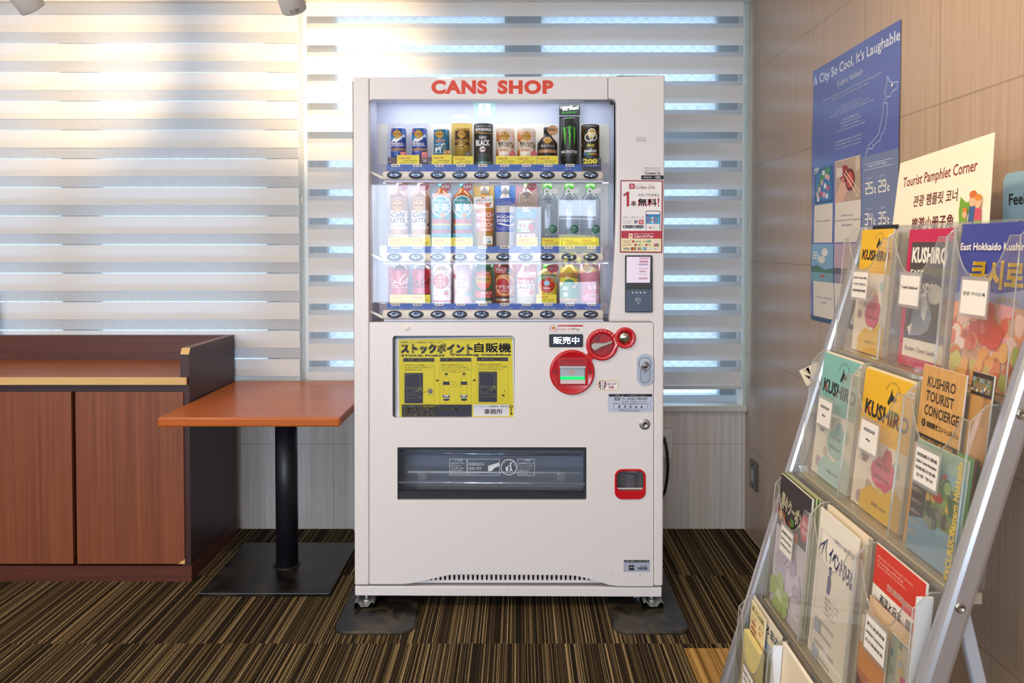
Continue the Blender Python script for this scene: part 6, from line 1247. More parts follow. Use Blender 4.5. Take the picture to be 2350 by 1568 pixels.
# ================================================================== LEAFLET RACK
S.cycles.transparent_max_bounces = 40
ROWS = [((.790, .997), (.8125, 1.266), 1.292), ((.705, .690), (.735, .963), .990), ((.620, .365), (.645, .655), .682), ((.535, .060), (.555, .342), .370)]
COLS = [1.910, 1.682, 1.452, 1.237]
PD = 0.042
def rx(r, z):
    (xb, zb), (xt, zt), _ = ROWS[r]; return xb + (xt - xb) * (z - zb) / (zt - zb)
alum = M('#c3c3c8', .28, .75); beige = M('#a79c88', .5); rk = thing('leaflet_rack', 'leaning silver leaflet rack with clear pockets along the tiled wall', 'leaflet rack', (0.6, 1.57, 0.0))
def railx(z): return .7601 + .3004 * (z - .9498)
def rail(y0, y1):
    b = MB(); z0, z1 = 0.0, 1.30; wd = .0426
    b.hexa([(railx(z0), y0, z0), (railx(z0) + wd, y0, z0), (railx(z0) + wd, y1, z0), (railx(z0), y1, z0), (railx(z1), y0, z1), (railx(z1) + wd, y0, z1), (railx(z1) + wd, y1, z1), (railx(z1), y1, z1)], alum)
    return b.build('rail', rk, bevel=.009)
rail(1.196, 1.226); rail(1.915, 1.945)
for z in (.9843, .6772, .3702):
    MB().lathe([(0.0085, 0), (.0085, .0015), (.007, .003), (.0045, .003), (.004, .0018), (0, .0018)], (railx(z) + .019, 1.196, z), M('#a8a49c', .25, .9), 20, (0, -1, 0), True, False).build('screw', rk)
for y0 in (1.228, 1.897):
    b = MB(); b.hexa([(.70, y0, .70), (.722, y0, .70), (.722, y0 + .014, .70), (.70, y0 + .014, .70), (.872, y0, .0), (.894, y0, .0), (.894, y0 + .014, 0), (.872, y0 + .014, 0)], M('#c9ced8', .35, .4)); b.build('rear_strut', rk, bevel=.003)
MB().box(.836, .85, 1.24, 1.90, .10, .125, alum).build('cross_tie', rk, bevel=.003)
for r, ((xb, zb), (xt, zt), bt) in enumerate(ROWS):
    b = MB(); b.box(xb - .001, xb + .046, 1.226, 1.915, zb - .022, zb - .003, beige); b.build('shelf_ledge', rk, bevel=.002)
    xk = rx(r, bt) + PD + .003
    MB().hexa([(rx(r, zb) + PD + .003, 1.228, zb), (rx(r, zb) + PD + .007, 1.228, zb), (rx(r, zb) + PD + .007, 1.913, zb), (rx(r, zb) + PD + .003, 1.913, zb), (xk, 1.228, bt + .004), (xk + .004, 1.228, bt + .004), (xk + .004, 1.913, bt + .004), (xk, 1.913, bt + .004)], clear('back_sheet_clear', '#eef0f2', .05, .12)).build('back_sheet', rk)
pk_m = clear('clear_pocket_acrylic', '#f6f6f4', .06, .13, .04, 0.03, '#fff6e8', 8.0); edge = clear('acrylic_edge_highlight', '#dfe0dc', .12, .45, .1, 0, '#f4f0e6')  # pocket edges: their bright highlight is put into a milkier colour than the sheet
LC = {}
def pocket(r, c, label_txt):
    (xb, zb), (xt, zt), bt = ROWS[r]; ya, yb_ = COLS[c] - .002, COLS[c + 1] + .002; wd = ya - yb_
    P = lambda s, z, d=0.0: Vector((rx(r, z) + d, ya - s, z))
    fl = .026; nd = .072 if r < 3 else .10; n = 14; cz = zt - nd
    u_ = []
    for i in range(n + 1):     # U-shaped finger notch
        t = i / n; s = fl + (wd - 2 * fl) * t; k = abs(2 * t - 1) ** 2.6; u_.append((s, cz + nd * k))
    out = [(0, zb), (0, zt), (fl * .6, zt)] + u_ + [(wd - fl * .6, zt), (wd, zt), (wd, zb)]
    b = MB(); b.add([P(s, z) for s, z in out], [tuple(range(len(out)))], pk_m)
    for s in (0, wd):
        b.quad(P(s, zb), P(s, zt), P(s, zt, 0), P(s, zb, 0), pk_m) if False else b.add([P(s, zb), P(s, zt), P(s, zt + .018, .016), P(s, bt, .026), P(s, bt, PD), P(s, zb, PD)], [tuple(range(6))], pk_m)
        b.tube([P(s, zb + .002), P(s, zt), P(s, zt + .018, .016), P(s, bt, .026), P(s, bt, PD)], .0011, edge, 6)
    b.tube([P(0, zt), P(fl * .6, zt)] + [P(*q) for q in u_] + [P(wd - fl * .6, zt), P(wd, zt)], .0012, edge, 6)
    b.quad(P(0, zb), P(wd, zb), P(wd, zb, PD), P(0, zb, PD), pk_m)
    o = b.build2('pocket', rk)
    if label_txt:
        a = Art(); lw_, lh = .076, .060; s0 = wd / 2 - lw_ / 2 - .004; z1 = cz - .006
        a.R(-6, -6, 82, 66, edge, 3).R(0, 0, 76, 60, M('#efe8de', .5)); h = 60 / (len(label_txt) + 1)
        for i, t in enumerate(label_txt):
            l_ = min(66, 6.2 * sum(2 if ord(q) > 0x2000 else 1 for q in t)); a.T(t, 38 - l_ / 2, h * (i + .68), 38 + l_ / 2, h * (i + .68) + (7 if i == 0 else 6), ink2, .03, res=1)
        lc = a.build('label_card', lambda u, v, l: P(s0 + u * .001, z1 - v * .001, -.0008 - .0003 * l), o)
    return o
LAB = [[['Kushiro Gourmet Map', '구시로 맛집지도', '钏路美食地图'], ['Tourist Guidebook'], ['관광 가이드북']], [['旅游指南', 'Map'], ['旅遊指南', 'Map'], ['釧路観光情報', 'Kushiro Tourist Information', '钏路观光信息', '관광 정보']], [['釧路観光情報', 'Kushiro Tourist Information', '钏路观光信息'], None, ['東北海道情報', 'East Hokkaido Tourist Information', '东北海道信息']], [['Kushiro Area', '관광 정보', '观光信息'], None, ['East Hokkaido']]]
for r in range(4):
    for c in range(3): pocket(r, c, LAB[r][c])
# ------------------------------------------------------------------ leaflets; art in 0..100 across, downwards in the same unit
def leaflet(r, yl, wd, ztop, dep, label, art, zbot=None, th=.0024, group=None, name='leaflet', cat='leaflet', base='#ece4d6', tilt=0.0):
    zb = ROWS[r][0][1] + .0015 if zbot is None else zbot
    X = lambda z: rx(r, z) + dep
    k = wd / 100; hgt = (ztop - zb) / k; b = MB(); e = M(base, .45)
    b.hexa([(X(zb), yl, zb), (X(zb), yl - wd, zb), (X(ztop), yl - wd, ztop), (X(ztop), yl, ztop), (X(zb) + th, yl, zb), (X(zb) + th, yl - wd, zb), (X(ztop) + th, yl - wd, ztop), (X(ztop) + th, yl, ztop)], e)
    fn = lambda u, v, l: Vector((X(ztop - v * k) - .0001 * (l + 1), yl - u * k, ztop - v * k))
    if art:
        a = Art(); a.hm = hgt; art(a, hgt); o = a.build(name, fn, None, (X(zb), yl - wd / 2, zb), extra=b)
    else: o = b.build2(name, None, (X(zb), yl - wd / 2, zb))
    return tag(o, label, cat, group)
kb = M('#1b1714', .5); wt = M('#f2ece0', .5)
def emblem(a, u, v, s, m=kb):
    a.poly([(u - .5 * s, v + .35 * s), (u - .25 * s, v - .1 * s), (u - .1 * s, v - .5 * s), (u + .05 * s, v - .15 * s), (u + .5 * s, v), (u + .3 * s, v + .25 * s), (u - .05 * s, v + .2 * s), (u - .3 * s, v + .5 * s)], m)
    for i in range(9):
        t = math.radians(-150 + i * 15); a.T('EAST HOKK'[i] if 'EAST HOKK'[i] != ' ' else '·', u + s * .85 * math.cos(t) - .07 * s, v + s * .85 * math.sin(t) - .08 * s, u + s * .85 * math.cos(t) + .07 * s, v + s * .85 * math.sin(t) + .08 * s, m, rot=math.degrees(t) + 90, res=1, la=3)
def blob(a, u, v, ru, rv, m, seed=0, n=16, la=None):
    q = random.Random(seed); a.poly([(min(99.5, max(.5, u + ru * q.uniform(.78, 1.15) * math.cos(2 * PI * i / n))), min(getattr(a, 'hm', 1e6) - .5, max(.5, v + rv * q.uniform(.78, 1.15) * math.sin(2 * PI * i / n)))) for i in range(n)], m, la)
def scatter(a, n, u0, v0, u1, v1, cols, r0, r1, seed=1):
    q = random.Random(seed); base = a.n + 1; a.n += 12
    for i in range(n): blob(a, q.uniform(u0, u1), q.uniform(v0, v1), q.uniform(r0, r1), q.uniform(r0, r1), M(q.choice(cols), .5), q.random(), 9, base + i % 12)
def gourmet(col, sea):
    def f(a, h):
        a.R(0, 0, 100, 66, M(col, .45)).R(0, 66, 100, h, M('#eee2cc', .5)); emblem(a, 60, 20, 17); a.T('KUSHIRO', 8, 31, 96, 47, kb, .04, rot=2); a.poly([(14, 37), (19, 37), (16, 45)], M('#c8402a', .5))
        a.R(88, 8, 99, 14, wt).T('無料', 90, 9.5, 97, 12.5, kb, res=1)
        for x, y, rr, c_ in ((20, 84, 8, '#8a7a70'), (60, 100, 14, '#e3c870'), (82, 84, 9, '#a8c8b8'), (34, 112, 6, '#c8b0a0'), (18, 128, 7, '#b89aa0')): blob(a, x, y, rr, rr, M(c_, .5), x)
        blob(a, 60, h * .68, 24, h * .12, M('#d8607a' if sea == 0 else '#9ac4b4', .5), 3); blob(a, 66, h * .58, 9, 12, M('#c84a5a' if sea == 0 else '#8ab8b0', .5), 4)
        a.poly([(20, h * .88), (40, h * .80), (62, h * .82), (84, h * .74), (100, h * .78), (100, h), (20, h)], M('#e3b83a' if sea == 0 else '#a9ccc0', .5)); a.lines(['北海道', '釧路市', 'グルメ'], 8, 74, 24, 92, M('#6a625a', .5))
        for y in (h * .62, h * .70, h * .9): a.T('釧路 MAP', 45, y, 75, y + 4, M('#7a5a4a', .5), res=1)
    return f
leaflet(0, 1.872, .158, 1.2885, .026, 'yellow-topped gourmet leaflet with black title in the top row, farthest pocket', gourmet('#eab71c', 0))
def kushiro(a, h):
    mg = M('#c41f4f', .45); a.R(0, 0, 100, h, mg).R(9, 16, 100, h * .80, M('#4a4340', .5)).R(9, h * .80, 100, h * .93, M('#ece2d0', .5)); a.T('KUSHIRO', 12, 22, 92, 42, wt, .04).T('EAST', 12, 50, 42, 60, wt, .03).T('HOKKAIDO', 12, 66, 68, 77, wt, .03)
    a.poly([(20, h * .78), (28, h * .5), (45, h * .42), (62, h * .52), (70, h * .62), (64, h * .72), (48, h * .76)], M('#8e9098', .5)).poly([(40, h * .48), (52, h * .44), (60, h * .56), (54, h * .66), (46, h * .62)], wt).E(72, h * .46, 16, 12, M('#b8b0a4', .5)).poly([(16, h * .72), (28, h * .68), (24, h * .78)], M('#e8e0d0', .5)); a.T('Kushiro Travel Guide', 16, h * .85, 84, h * .885, kb, 0, .2, res=1)
leaflet(0, 1.640, .168, 1.284, .024, 'magenta-framed English guidebook with a crane photo, top row middle pocket', kushiro, th=.005)
def seafood(a, h):
    a.R(0, 0, 100, h, M('#3d4494', .45)).poly([(0, 62), (30, 56), (60, 60), (100, 54), (100, h), (0, h)], M('#8a90b8', .5)).poly([(0, h * .55), (40, h * .47), (100, h * .50), (100, h), (0, h)], M('#c99878', .5))
    scatter(a, 46, 0, h * .50, 100, h * .78, ['#e0705a', '#f0a070', '#e8c0b0', '#d85030', '#f0d8c8', '#e89060', '#e8a0a8'], 4, 11, 5); scatter(a, 34, 0, h * .76, 100, h, ['#d8702a', '#e89a3a', '#b8501f', '#c8b45a', '#e8a850', '#9aa84a'], 4, 10, 6); blob(a, 12, h * .86, 9, 8, M('#c8c45a', .5), 2); blob(a, 62, h * .68, 14, 12, M('#d8381f', .5), 8)
    a.T('East Hokkaido Kushiro', 3, 17, 97, 23.5, wt, .02).T('쿠시로', 22, 32, 94, 56, M('#f0c51a', .45), .06).T('여행가이드', 62, 62, 92, 68, M('#d8c03a', .45), .02, res=1)
leaflet(0, 1.447, .206, 1.2895, .024, 'blue Korean guidebook with a colourful seafood bowl, top row nearest pocket', seafood, th=.006)
leaflet(0, 1.845, .12, 1.298, .038, 'black folder edge sticking up behind the yellow leaflet, top row', None, base='#17161a', th=.003)
leaflet(1, 1.902, .205, .986, .026, 'teal-topped map leaflet with black title, second row farthest pocket', gourmet('#7fb9b0', 1))
leaflet(1, 1.674, .212, .983, .026, 'yellow-topped map leaflet with black title, second row middle pocket', gourmet('#eab61a', 0))
woodc = grain('printed_bamboo', '#c08a4a', '#d8a862', 'Z', 140, .03, .5)
def concierge(a, h):
    a.R(0, 0, 100, h, woodc)
    for i, t in enumerate(('KUSHIRO', 'TOURIST', 'CONCIERGE')): a.T(t, 14, 14 + i * 19, [80, 80, 95][i], 28 + i * 19, kb, .02)
    a.E(16, 77, 5, 5.5, kb, 16).T('i', 15, 74, 17, 80, woodc, .03).T('釧路観光コンシェルジュ', 24, 73, 98, 81, kb, .03, res=1).R(0, 92, 100, 106, M('#2a241f', .5)).T('観光案内と旅行相談', 15, 95, 90, 102, woodc, res=1)
leaflet(1, 1.433, .137, 1.028, .020, 'bamboo-patterned concierge leaflet with tall black capitals, second row', concierge)
def darkshop(a, h):
    a.R(0, 0, 100, h, M('#3a2d26', .5)).R(6, 14, 94, 56, M('#8a7350', .5)).R(0, 66, 100, h, M('#b98a50', .5)); scatter(a, 14, 10, 18, 90, 34, ['#4a6a3a', '#6a8a4a', '#8aa0a8'], 4, 8, 4); scatter(a, 10, 10, 36, 90, 54, ['#c9a870', '#e0d0b0', '#5a7a98'], 3, 7, 5)
    for x in (70, 84): a.lines(['観', '光', '案', '内', '所', '案', '内'], x, 62, x + 8, 150, M('#4a382c', .5))
leaflet(1, 1.300, .058, 1.036, .032, 'dark brown shop leaflet standing beside the bamboo-patterned one', darkshop)
def excursion(a, h):
    a.R(0, 0, 100, h, M('#7aa6b4', .45)).R(0, 20, 30, h * .72, M('#3a3234', .5)).R(30, 40, 90, h * .66, M('#6d8a50', .5)).R(0, 0, 100, 22, M('#8fb0a0', .5)).poly([(0, h * .72), (30, h * .66), (60, h * .72), (100, h * .60), (100, h), (0, h)], M('#7896a8', .5)); scatter(a, 26, 34, 30, 84, h * .5, ['#c83a2a', '#4a7a3a', '#8aa850', '#d8b04a', '#2f5a3a'], 4, 9, 3); scatter(a, 12, 34, h * .5, 86, h * .66, ['#6a6a60', '#8a8a70', '#4a4f44'], 4, 9, 8)
    for i in range(7): a.T('釧路湿原 ¥1,500', 5, 30 + i * 12, 26, 35 + i * 12, M('#c9b8a4', .5), res=1)
    a.T('Eastern Hokkaido', 52, h * .28, 128, h * .28 + 11, M('#e8c83a', .5), .04, rot=-90).T('EXCURSION', 62, h * .74, 118, h * .74 + 11, M('#e8c83a', .5), .04, rot=-90)
leaflet(1, 1.412, .160, .893, .014, 'blue-green excursion leaflet with yellow sideways lettering, second row front', excursion)
def coupon(a, h):
    a.R(0, 0, 100, h, M('#cfc6d0', .5)).R(0, 0, 100, 62, M('#2a2320', .5)).T('得々クーポン', 8, 22, 78, 42, M('#f0e6c0', .5), .04, rot=6).E(88, 38, 14, 15, M('#c41f2c', .5), 22).lines(['無料', '配布'], 80, 30, 96, 46, wt); scatter(a, 12, 8, 44, 70, 60, ['#c8642a', '#d89a3a', '#8a3a1a', '#4a7a2a'], 3, 7, 4); scatter(a, 14, 0, h * .5, 100, h * .75, ['#d8cfe0', '#b8a8c0', '#e0d0d8', '#c0b8d0'], 8, 18, 6); scatter(a, 16, 0, h * .78, 60, h, ['#a8c060', '#c8d080', '#8aa850', '#d0d8a8'], 7, 15, 7)
leaflet(2, 1.900, .200, .682, .010, 'dark coupon booklet with red dot, third row farthest pocket', coupon, th=.004)
def event(a, h):
    a.R(0, 0, 100, h, M('#efe6d4', .5)); nv = M('#2a3270', .5); a.frame(8, 22, 96, h - 10, .7, M('#a8b0b8', .5)); a.T('一般財団法人 釧路市観光協会', 40, 20, 96, 25, M('#6a6a78', .5), res=1).T('イベントひろば', 34, 34, 98, 54, nv, .05, rot=6)
    a.line([(14, 50), (20, 34), (26, 28), (24, 40), (30, 52)], [1, 3, 3, 2, 1], nv).line([(20, 34), (10, 40), (6, 48)], [2, 2, 1], nv).poly([(36, 66), (42, 60), (46, 70), (44, 84), (36, 84)], nv).E(41, 58, 4, 5, nv, 10).lines(['毎月発行しています', '釧路の催しものを', 'ご案内します', 'お気軽にどうぞ'], 34, 88, 72, 108, M('#5a5a6a', .5)); q = random.Random(4)
    for i in range(9): a.R(16, 118 + i * 13, 16 + q.uniform(40, 72), 121 + i * 13, M('#b8b4ac', .5)); 
    for y in (120, 150, 180): a.R(14, y, 30, y + 14, M('#a8b4c0', .5))
leaflet(2, 1.666, .190, .678, .016, 'cream event leaflet with dark blue brush lettering, third row middle pocket', event)
def museum(a, h):
    a.R(0, 0, 100, h, M('#f0e8da', .5)).R(0, 0, 100, 42, M('#d6331c', .45)); a.lines(['Masterpieces of a museum collection', 'from the East and the West', 'Special exhibition in Kushiro'], 6, 10, 78, 22, M('#f0c8b8', .5)).T('笠間日動美術館コレクション展', 30, 30, 98, 37, wt, .02, res=1).T('西洋と日本、同時代', 18, 46, 98, 58, kb, .02); a.R(0, 66, 100, h * .74, M('#8aa0a8', .5))
    scatter(a, 60, 3, 68, 97, h * .72, ['#4a6a7a', '#7a9ab0', '#b8c0a8', '#5a7a5a', '#c8b890', '#8aa890', '#a8b8d0'], 3, 8, 9); a.R(84, 44, 100, h * .8, M('#c83a2a', .45)).lines(list('こんなにちがう表現'), 88, 50, 96, h * .75, M('#f0d8c8', .5), .02)
leaflet(2, 1.428, .176, .690, .026, 'red and white museum exhibition booklet, third row nearest pocket', museum, th=.004)
leaflet(2, 1.247, .0055, .672, .008, 'white block of stacked paper sheets at the near end of the third row', None, base='#e9e6e6', th=.026, name='paper_stack', cat='paper stack')
def sunset(a, h):
    a.R(0, 0, 100, h, M('#b8683a', .5)).R(0, 0, 100, h * .25, M('#cfc0a8', .5)).R(0, h * .25, 100, h * .5, M('#d88a3a', .5)).poly([(0, h * .55), (30, h * .62), (60, h * .6), (100, h * .66), (100, h), (0, h)], M('#5a2a1a', .5)).E(56, h * .55, 9, 8, M('#f8d060', .5)).poly([(20, h * .9), (54, h * .6), (60, h * .6), (70, h)], M('#e89a3a', .5))
leaflet(2, 1.418, .098, .560, .007, 'orange sunset leaflet low in the third row nearest pocket', sunset)
def grey(a, h):
    a.R(0, 0, 100, h, M('#9aa496', .5)).R(40, 10, 90, h * .5, M('#c0b498', .5)); scatter(a, 20, 5, 10, 95, h * .9, ['#7a8a80', '#b8b49a', '#c8a860', '#5a7a78', '#a0a8b0'], 6, 14, 3); a.R(70, h * .25, 98, h * .5, M('#c84a7a', .5)).T('KUSHIRO', 72, h * .3, 96, h * .34, wt, res=1)
leaflet(2, 1.312, .06, .580, .0088, 'grey-green folded map beside the sunset leaflet, third row', grey)
def guide(a, h):
    a.R(0, 0, 100, h, M('#ecd79c', .5)).T('霧と夕日の港町', 8, 8, 92, 20, M('#3a5a2a', .5), .03).R(0, h * .55, 100, h, M('#8fb0c0', .5)); a.lines(['くしろ', '阿寒湖', '釧路湿原', '摩周湖'], 10, 28, 48, 74, M('#c8502a', .5), .02); a.lines(['見どころ', '体験'], 64, 30, 92, 52, M('#c83a3a', .5)); a.E(30, h * .68, 18, 14, M('#4a3a24', .5)).E(72, h * .58, 14, 12, M('#6a70b0', .5)).poly([(60, h * .75), (90, h * .6), (96, h * .9), (70, h)], M('#8a7a90', .5))
leaflet(3, 1.880, .105, .372, .022, 'yellow sightseeing leaflet with red lines of text, bottom row farthest pocket', guide)
def hill(a, h):
    a.R(0, 0, 100, h, M('#e8dcc0', .5)).T('みどころ案内', 10, 8, 92, 20, M('#4a5a7a', .5), .03, res=1).R(0, 28, 100, h, M('#8a9a3a', .5)).poly([(0, 28), (100, 28), (100, 40), (40, 52), (0, 44)], M('#a8b8c8', .5)); scatter(a, 14, 5, 55, 95, h, ['#6a8a2a', '#a0a84a', '#4a6a24'], 6, 12, 5)
leaflet(3, 1.900, .205, .374, .032, 'cream leaflet with a green hillside, bottom row behind the yellow one', hill)
tag(leaflet(3, 1.868, .12, .305, .004, 'x', None, base='#dccb84', th=.012, name='booklet', cat='booklet'), 'thick pale yellow booklet low in the bottom row farthest pocket', 'booklet')
def plain_w(a, h): a.R(0, 0, 100, h, M('#ead9b8', .5)).lines(['イベント', 'カレンダー'], 12, 40, 60, 60, M('#8a7a5a', .5))
leaflet(3, 1.672, .205, .374, .026, 'plain cream sheets in the bottom row middle pocket', plain_w, th=.008)
leaflet(3, 1.670, .006, .368, .004, 'white block of paper standing at the edge of the bottom row middle pocket', None, base='#e4e6ec', th=.02, name='paper_stack', cat='paper stack')
# spare copies standing behind the front leaflets (only their upper edges show)
BACK = [(0, 1.868, .155, 1.286, ['#e8dcc0', '#d8c8a0'], 'spare cream leaflet behind the yellow-topped one, top row'), (0, 1.645, .17, 1.278, ['#e0d0b8', '#c9b8a8'], 'spare leaflet copy behind the magenta-framed guidebook'), (1, 1.905, .21, .989, ['#e8dfc8', '#efe6d0', '#ddd0b0'], 'spare copy behind the teal-topped map leaflet'), (1, 1.676, .215, .986, ['#e8d8a8', '#e0cf98', '#d8c690'], 'spare copy behind the yellow-topped map leaflet, second row'), (1, 1.29, .045, .90, ['#5a8a4a', '#8a3a3a', '#3a5a3a'], 'thin green and red booklet edge behind the excursion leaflet'),
        (2, 1.902, .205, .686, ['#4a5a2a', '#e8e0a8', '#3f7a34', '#d8d8b0', '#6a3a2a', '#e0dcc0'], 'spare coupon booklet with green and cream edge, third row'), (2, 1.668, .195, .683, ['#ecdfc4', '#e2d2b0', '#eadcc0'], 'spare cream sheet behind the event leaflet'), (2, 1.41, .15, .600, ['#d8b890', '#5a3a4a'], 'spare folded leaflet in front of the museum booklet, third row'), (2, 1.2595, .008, .575, ['#d04a80', '#5a9a8a', '#5a6aa8', '#7a2a3a'], 'thin coloured booklet edge at the near end of the third row')]
for r, yl, wd, zt_, cols, lab in BACK:
    for i, c_ in enumerate(cols):
        d0 = {(2, 1.41): .0135, (2, 1.2595): .0118, (1, 1.29): .0175, (2, 1.902): .0145}.get((r, yl), .0315)
        leaflet(r, yl - .001 * i, wd, zt_ - .0012 * i, d0 + .0034 * i, lab, None, base=c_, th=.0018, group=lab.replace('spare ', 'spare copies: ') if 'spare' in lab else 'edges: ' + lab)
# ------------------------------------------------------------------ signs
def planefn(p00, p10, p11, p01, W, Hh, off=(-.0003, 0, 0)):
    """(0..W across, 0..Hh down) -> point on the quad p00 (upper left), p10, p11, p01"""
    p00, p10, p11, p01 = map(Vector, (p00, p10, p11, p01)); o = Vector(off)
    def fn(u, v, l):
        s, t = u / W, v / Hh; return (p00 * (1 - s) + p10 * s) * (1 - t) + (p01 * (1 - s) + p11 * s) * t + o * (l + 1)
    return fn
sg = [(.9115, 1.833, 1.447), (.917, 1.482, 1.468), (.867, 1.416, 1.268), (.867, 1.784, 1.268)]
b = MB(); b.hexa(sg + [(p[0] + .002, p[1], p[2]) for p in sg], M('#f0e2c8', .45)); maroon = M('#7d2418', .5)
a = Art(); a.T('Tourist Pamphlet Corner', 22, 44, 262, 78, maroon, .015).T('관광 팸플릿 코너', 70, 98, 212, 126, maroon, .02).T('旅游小册子角', 72, 152, 205, 182, maroon, .02)
lg_ = M('#6f9a2a', .5); a.poly([(222, 118), (240, 132), (252, 128), (262, 112), (250, 150), (236, 168), (224, 176), (220, 150)], lg_)
for x, y, s_, hair, top_, bot in ((258, 118, 1.25, '#c86a2a', '#3a5a8a', '#2a4a7a'), (240, 148, .8, '#d87a2a', '#7a9a2a', '#7a9a2a'), (276, 126, 1.1, '#d8842a', '#c84a5a', '#8aa83a')):
    a.poly([(x - 7 * s_, y + 18 * s_), (x + 7 * s_, y + 18 * s_), (x + 8 * s_, y + 42 * s_), (x - 8 * s_, y + 42 * s_)], M(top_, .5)).R(x - 7 * s_, y + 40 * s_, x + 7 * s_, 190, M(bot, .5)).E(x, y + 8 * s_, 8 * s_, 11 * s_, M('#e8b088', .5), 18).E(x, y - 1 * s_, 8 * s_, 6 * s_, M(hair, .5), 16)
o = a.build('pamphlet_sign', planefn(*sg, 300, 200), None, (.87, 1.6, 1.268), extra=b); tag(o, 'cream pamphlet corner sign in three languages standing on top of the rack', 'sign')
bs = thing('blue_sign', 'pale blue rounded sign at the right picture edge on the tiled wall', 'sign', (XW, 1.4, 1.25))
y0, y1, z0, z1 = 1.574, 1.27, 1.20, 1.397
b = MB(); pts = rrect_pts(0, 0, 304, 197, 20, 6); fnb = lambda u, v, d: Vector((XW - .006 + d, y0 - u * .001, z1 - v * .001))
b.plate(pts, [], M('#9fc4d2', .35), fnb, 0.0, .006); b.build('sign_board', bs)
a = Art(); a.T('Feel free to take one', 20, 42, 290, 66, kb, .02).T('자유롭게 가져가세요', 16, 96, 270, 120, kb, .02).T('欢迎取阅', 70, 142, 200, 168, kb, .01)
a.build('sign_lettering', lambda u, v, l: fnb(u, v, -.0004), bs)
# wall poster
ps = thing('wall_poster', 'tall blue poster about cool summers on the tan tiled wall', 'poster', (XW, 2.31, 1.0))
pb_ = M('#5a66a8', .22); pl_ = M('#c9d0e4', .4); pw = M('#ded4c6', .35); pg = M('#7480a4', .25)
def pfn(u, v, l):
    wv = .0016 * math.sin(u / 90) * math.sin(v / 130 + 1) + .0012 * math.sin(v / 60)
    return Vector((XW - .0032 - .0003 * l + wv, 2.606 - u * .001, 1.8415 - v * .001))
a = Art(); a.R(0, 0, 594, 841, pb_).R(376, 335, 594, 841, pg)
a.T('A City So Cool, It’s Laughable', 6, 22, 592, 62, pl_, .04).T('Kushiro, Hokkaido', 202, 76, 384, 98, pl_)
blk_t = [(['As a result of record-breaking extreme summer heat, with temperatures climbing above 35°C', 'There is a place where the numbers feel almost unreal.'], 76, 112, 500, 134), (['Shaped by sea fog off the coast,', 'the average temperature from June to August is around 20°C.', 'Even in August, it’s not unusual for temperatures to stay below this warm.'], 145, 158, 455, 186), (['Summer feels different here.', 'A long-sleeved shirt is just right.', 'A midday run feels comfortable.', 'And the windows are sometimes webbed in a jacket.'], 200, 200, 400, 242), (['It sounds hard to believe—but it’s real.', 'If you’re thinking, “That can’t be true,”', 'come and experience it for yourself.'], 190, 262, 380, 296)]
for tx, u0, v0, u1, v1 in blk_t:
    h = (v1 - v0) / (len(tx) * 1.4); mxl = max(map(len, tx)); cu = (u0 + u1) / 2
    for i, t in enumerate(tx): hw = (u1 - u0) / 2 * len(t) / mxl; a.T(t, cu - hw, v0 + i * h * 1.4, cu + hw, v0 + i * h * 1.4 + h, pl_, res=1, la=3)
mp = [(527, 133), (540, 150), (560, 158), (586, 160), (578, 176), (556, 180), (545, 192), (528, 188), (515, 196), (520, 182), (512, 172), (522, 158), (527, 133)]
a.line(mp, 2, pl_, 3).E(557, 163, 5, 4, wt, 12).line([(512, 200), (528, 206), (532, 232), (522, 262), (515, 280), (500, 286), (492, 300), (470, 304), (452, 312), (440, 300), (462, 290), (482, 282), (492, 262), (500, 246), (508, 222), (508, 206), (512, 200)], 2, pl_, 3).line([(438, 300), (420, 306), (408, 318), (402, 334), (410, 326), (420, 318), (432, 312)], 2, pl_, 3).line([(430, 316), (442, 318), (450, 312)], 2, pl_, 3)
a.R(392, 357, 560, 358.4, pl_, la=3).R(392, 373, 560, 374.4, pl_, la=3).R(466, 385, 467.5, 560, M('#8a94b8', .4), la=3).R(392, 474, 560, 475, M('#8a94b8', .4), la=3).T('August 2025 Highs', 415, 360.5, 528, 369, pl_, .01, la=3)
SEG = {'0': 'abcdef', '1': 'bc', '2': 'abged', '3': 'abgcd', '4': 'fgbc', '5': 'afgcd', '9': 'abcdfg'}
def seg7(txt, u, v, w_, h_):
    for i, ch_ in enumerate(txt):
        x = u + i * (w_ + 5); t = 4.2; m_ = h_ / 2
        box = {'a': (x, v, x + w_, v + t), 'd': (x, v + h_ - t, x + w_, v + h_), 'g': (x, v + m_ - t / 2, x + w_, v + m_ + t / 2), 'f': (x, v, x + t, v + m_), 'b': (x + w_ - t, v, x + w_, v + m_), 'e': (x, v + m_, x + t, v + h_), 'c': (x + w_ - t, v + m_, x + w_, v + h_)}
        for c_ in SEG[ch_]: a.R(*box[c_], wt, la=4)
    x = u + len(txt) * (w_ + 5); a.E(x + 1, v + h_ * .42, 2, 2, wt, 8, la=4).T('c', x + 3, v + h_ * .5, x + 14, v + h_, wt, .04, la=4)
for tx, u, v, nm in (('25', 399, 410, 'KUSHIRO'), ('29', 478, 410, 'SAPPORO'), ('34', 397, 498, 'TOKYO'), ('35', 480, 498, 'OSAKA')): seg7(tx, u, v, 20, 34); a.T(nm, u + 8, v - 14, u + 42, v - 9, pl_, la=4, res=1)
a.R(22, 331, 176, 580, pw, la=3).R(193, 326, 370, 580, pw, la=3)
a.R(24, 331, 176, 455, M('#3a70a8', .3), la=4).poly([(24, 331), (70, 331), (60, 345), (24, 352)], M('#b0bcc4', .3), 5).frame(30, 340, 172, 448, 3, M('#1a2030', .3), la=5).poly([(90, 350), (150, 336), (160, 352), (130, 372), (80, 380), (60, 420), (40, 440), (52, 400)], M('#3f8a5a', .3), 6); q = random.Random(3)
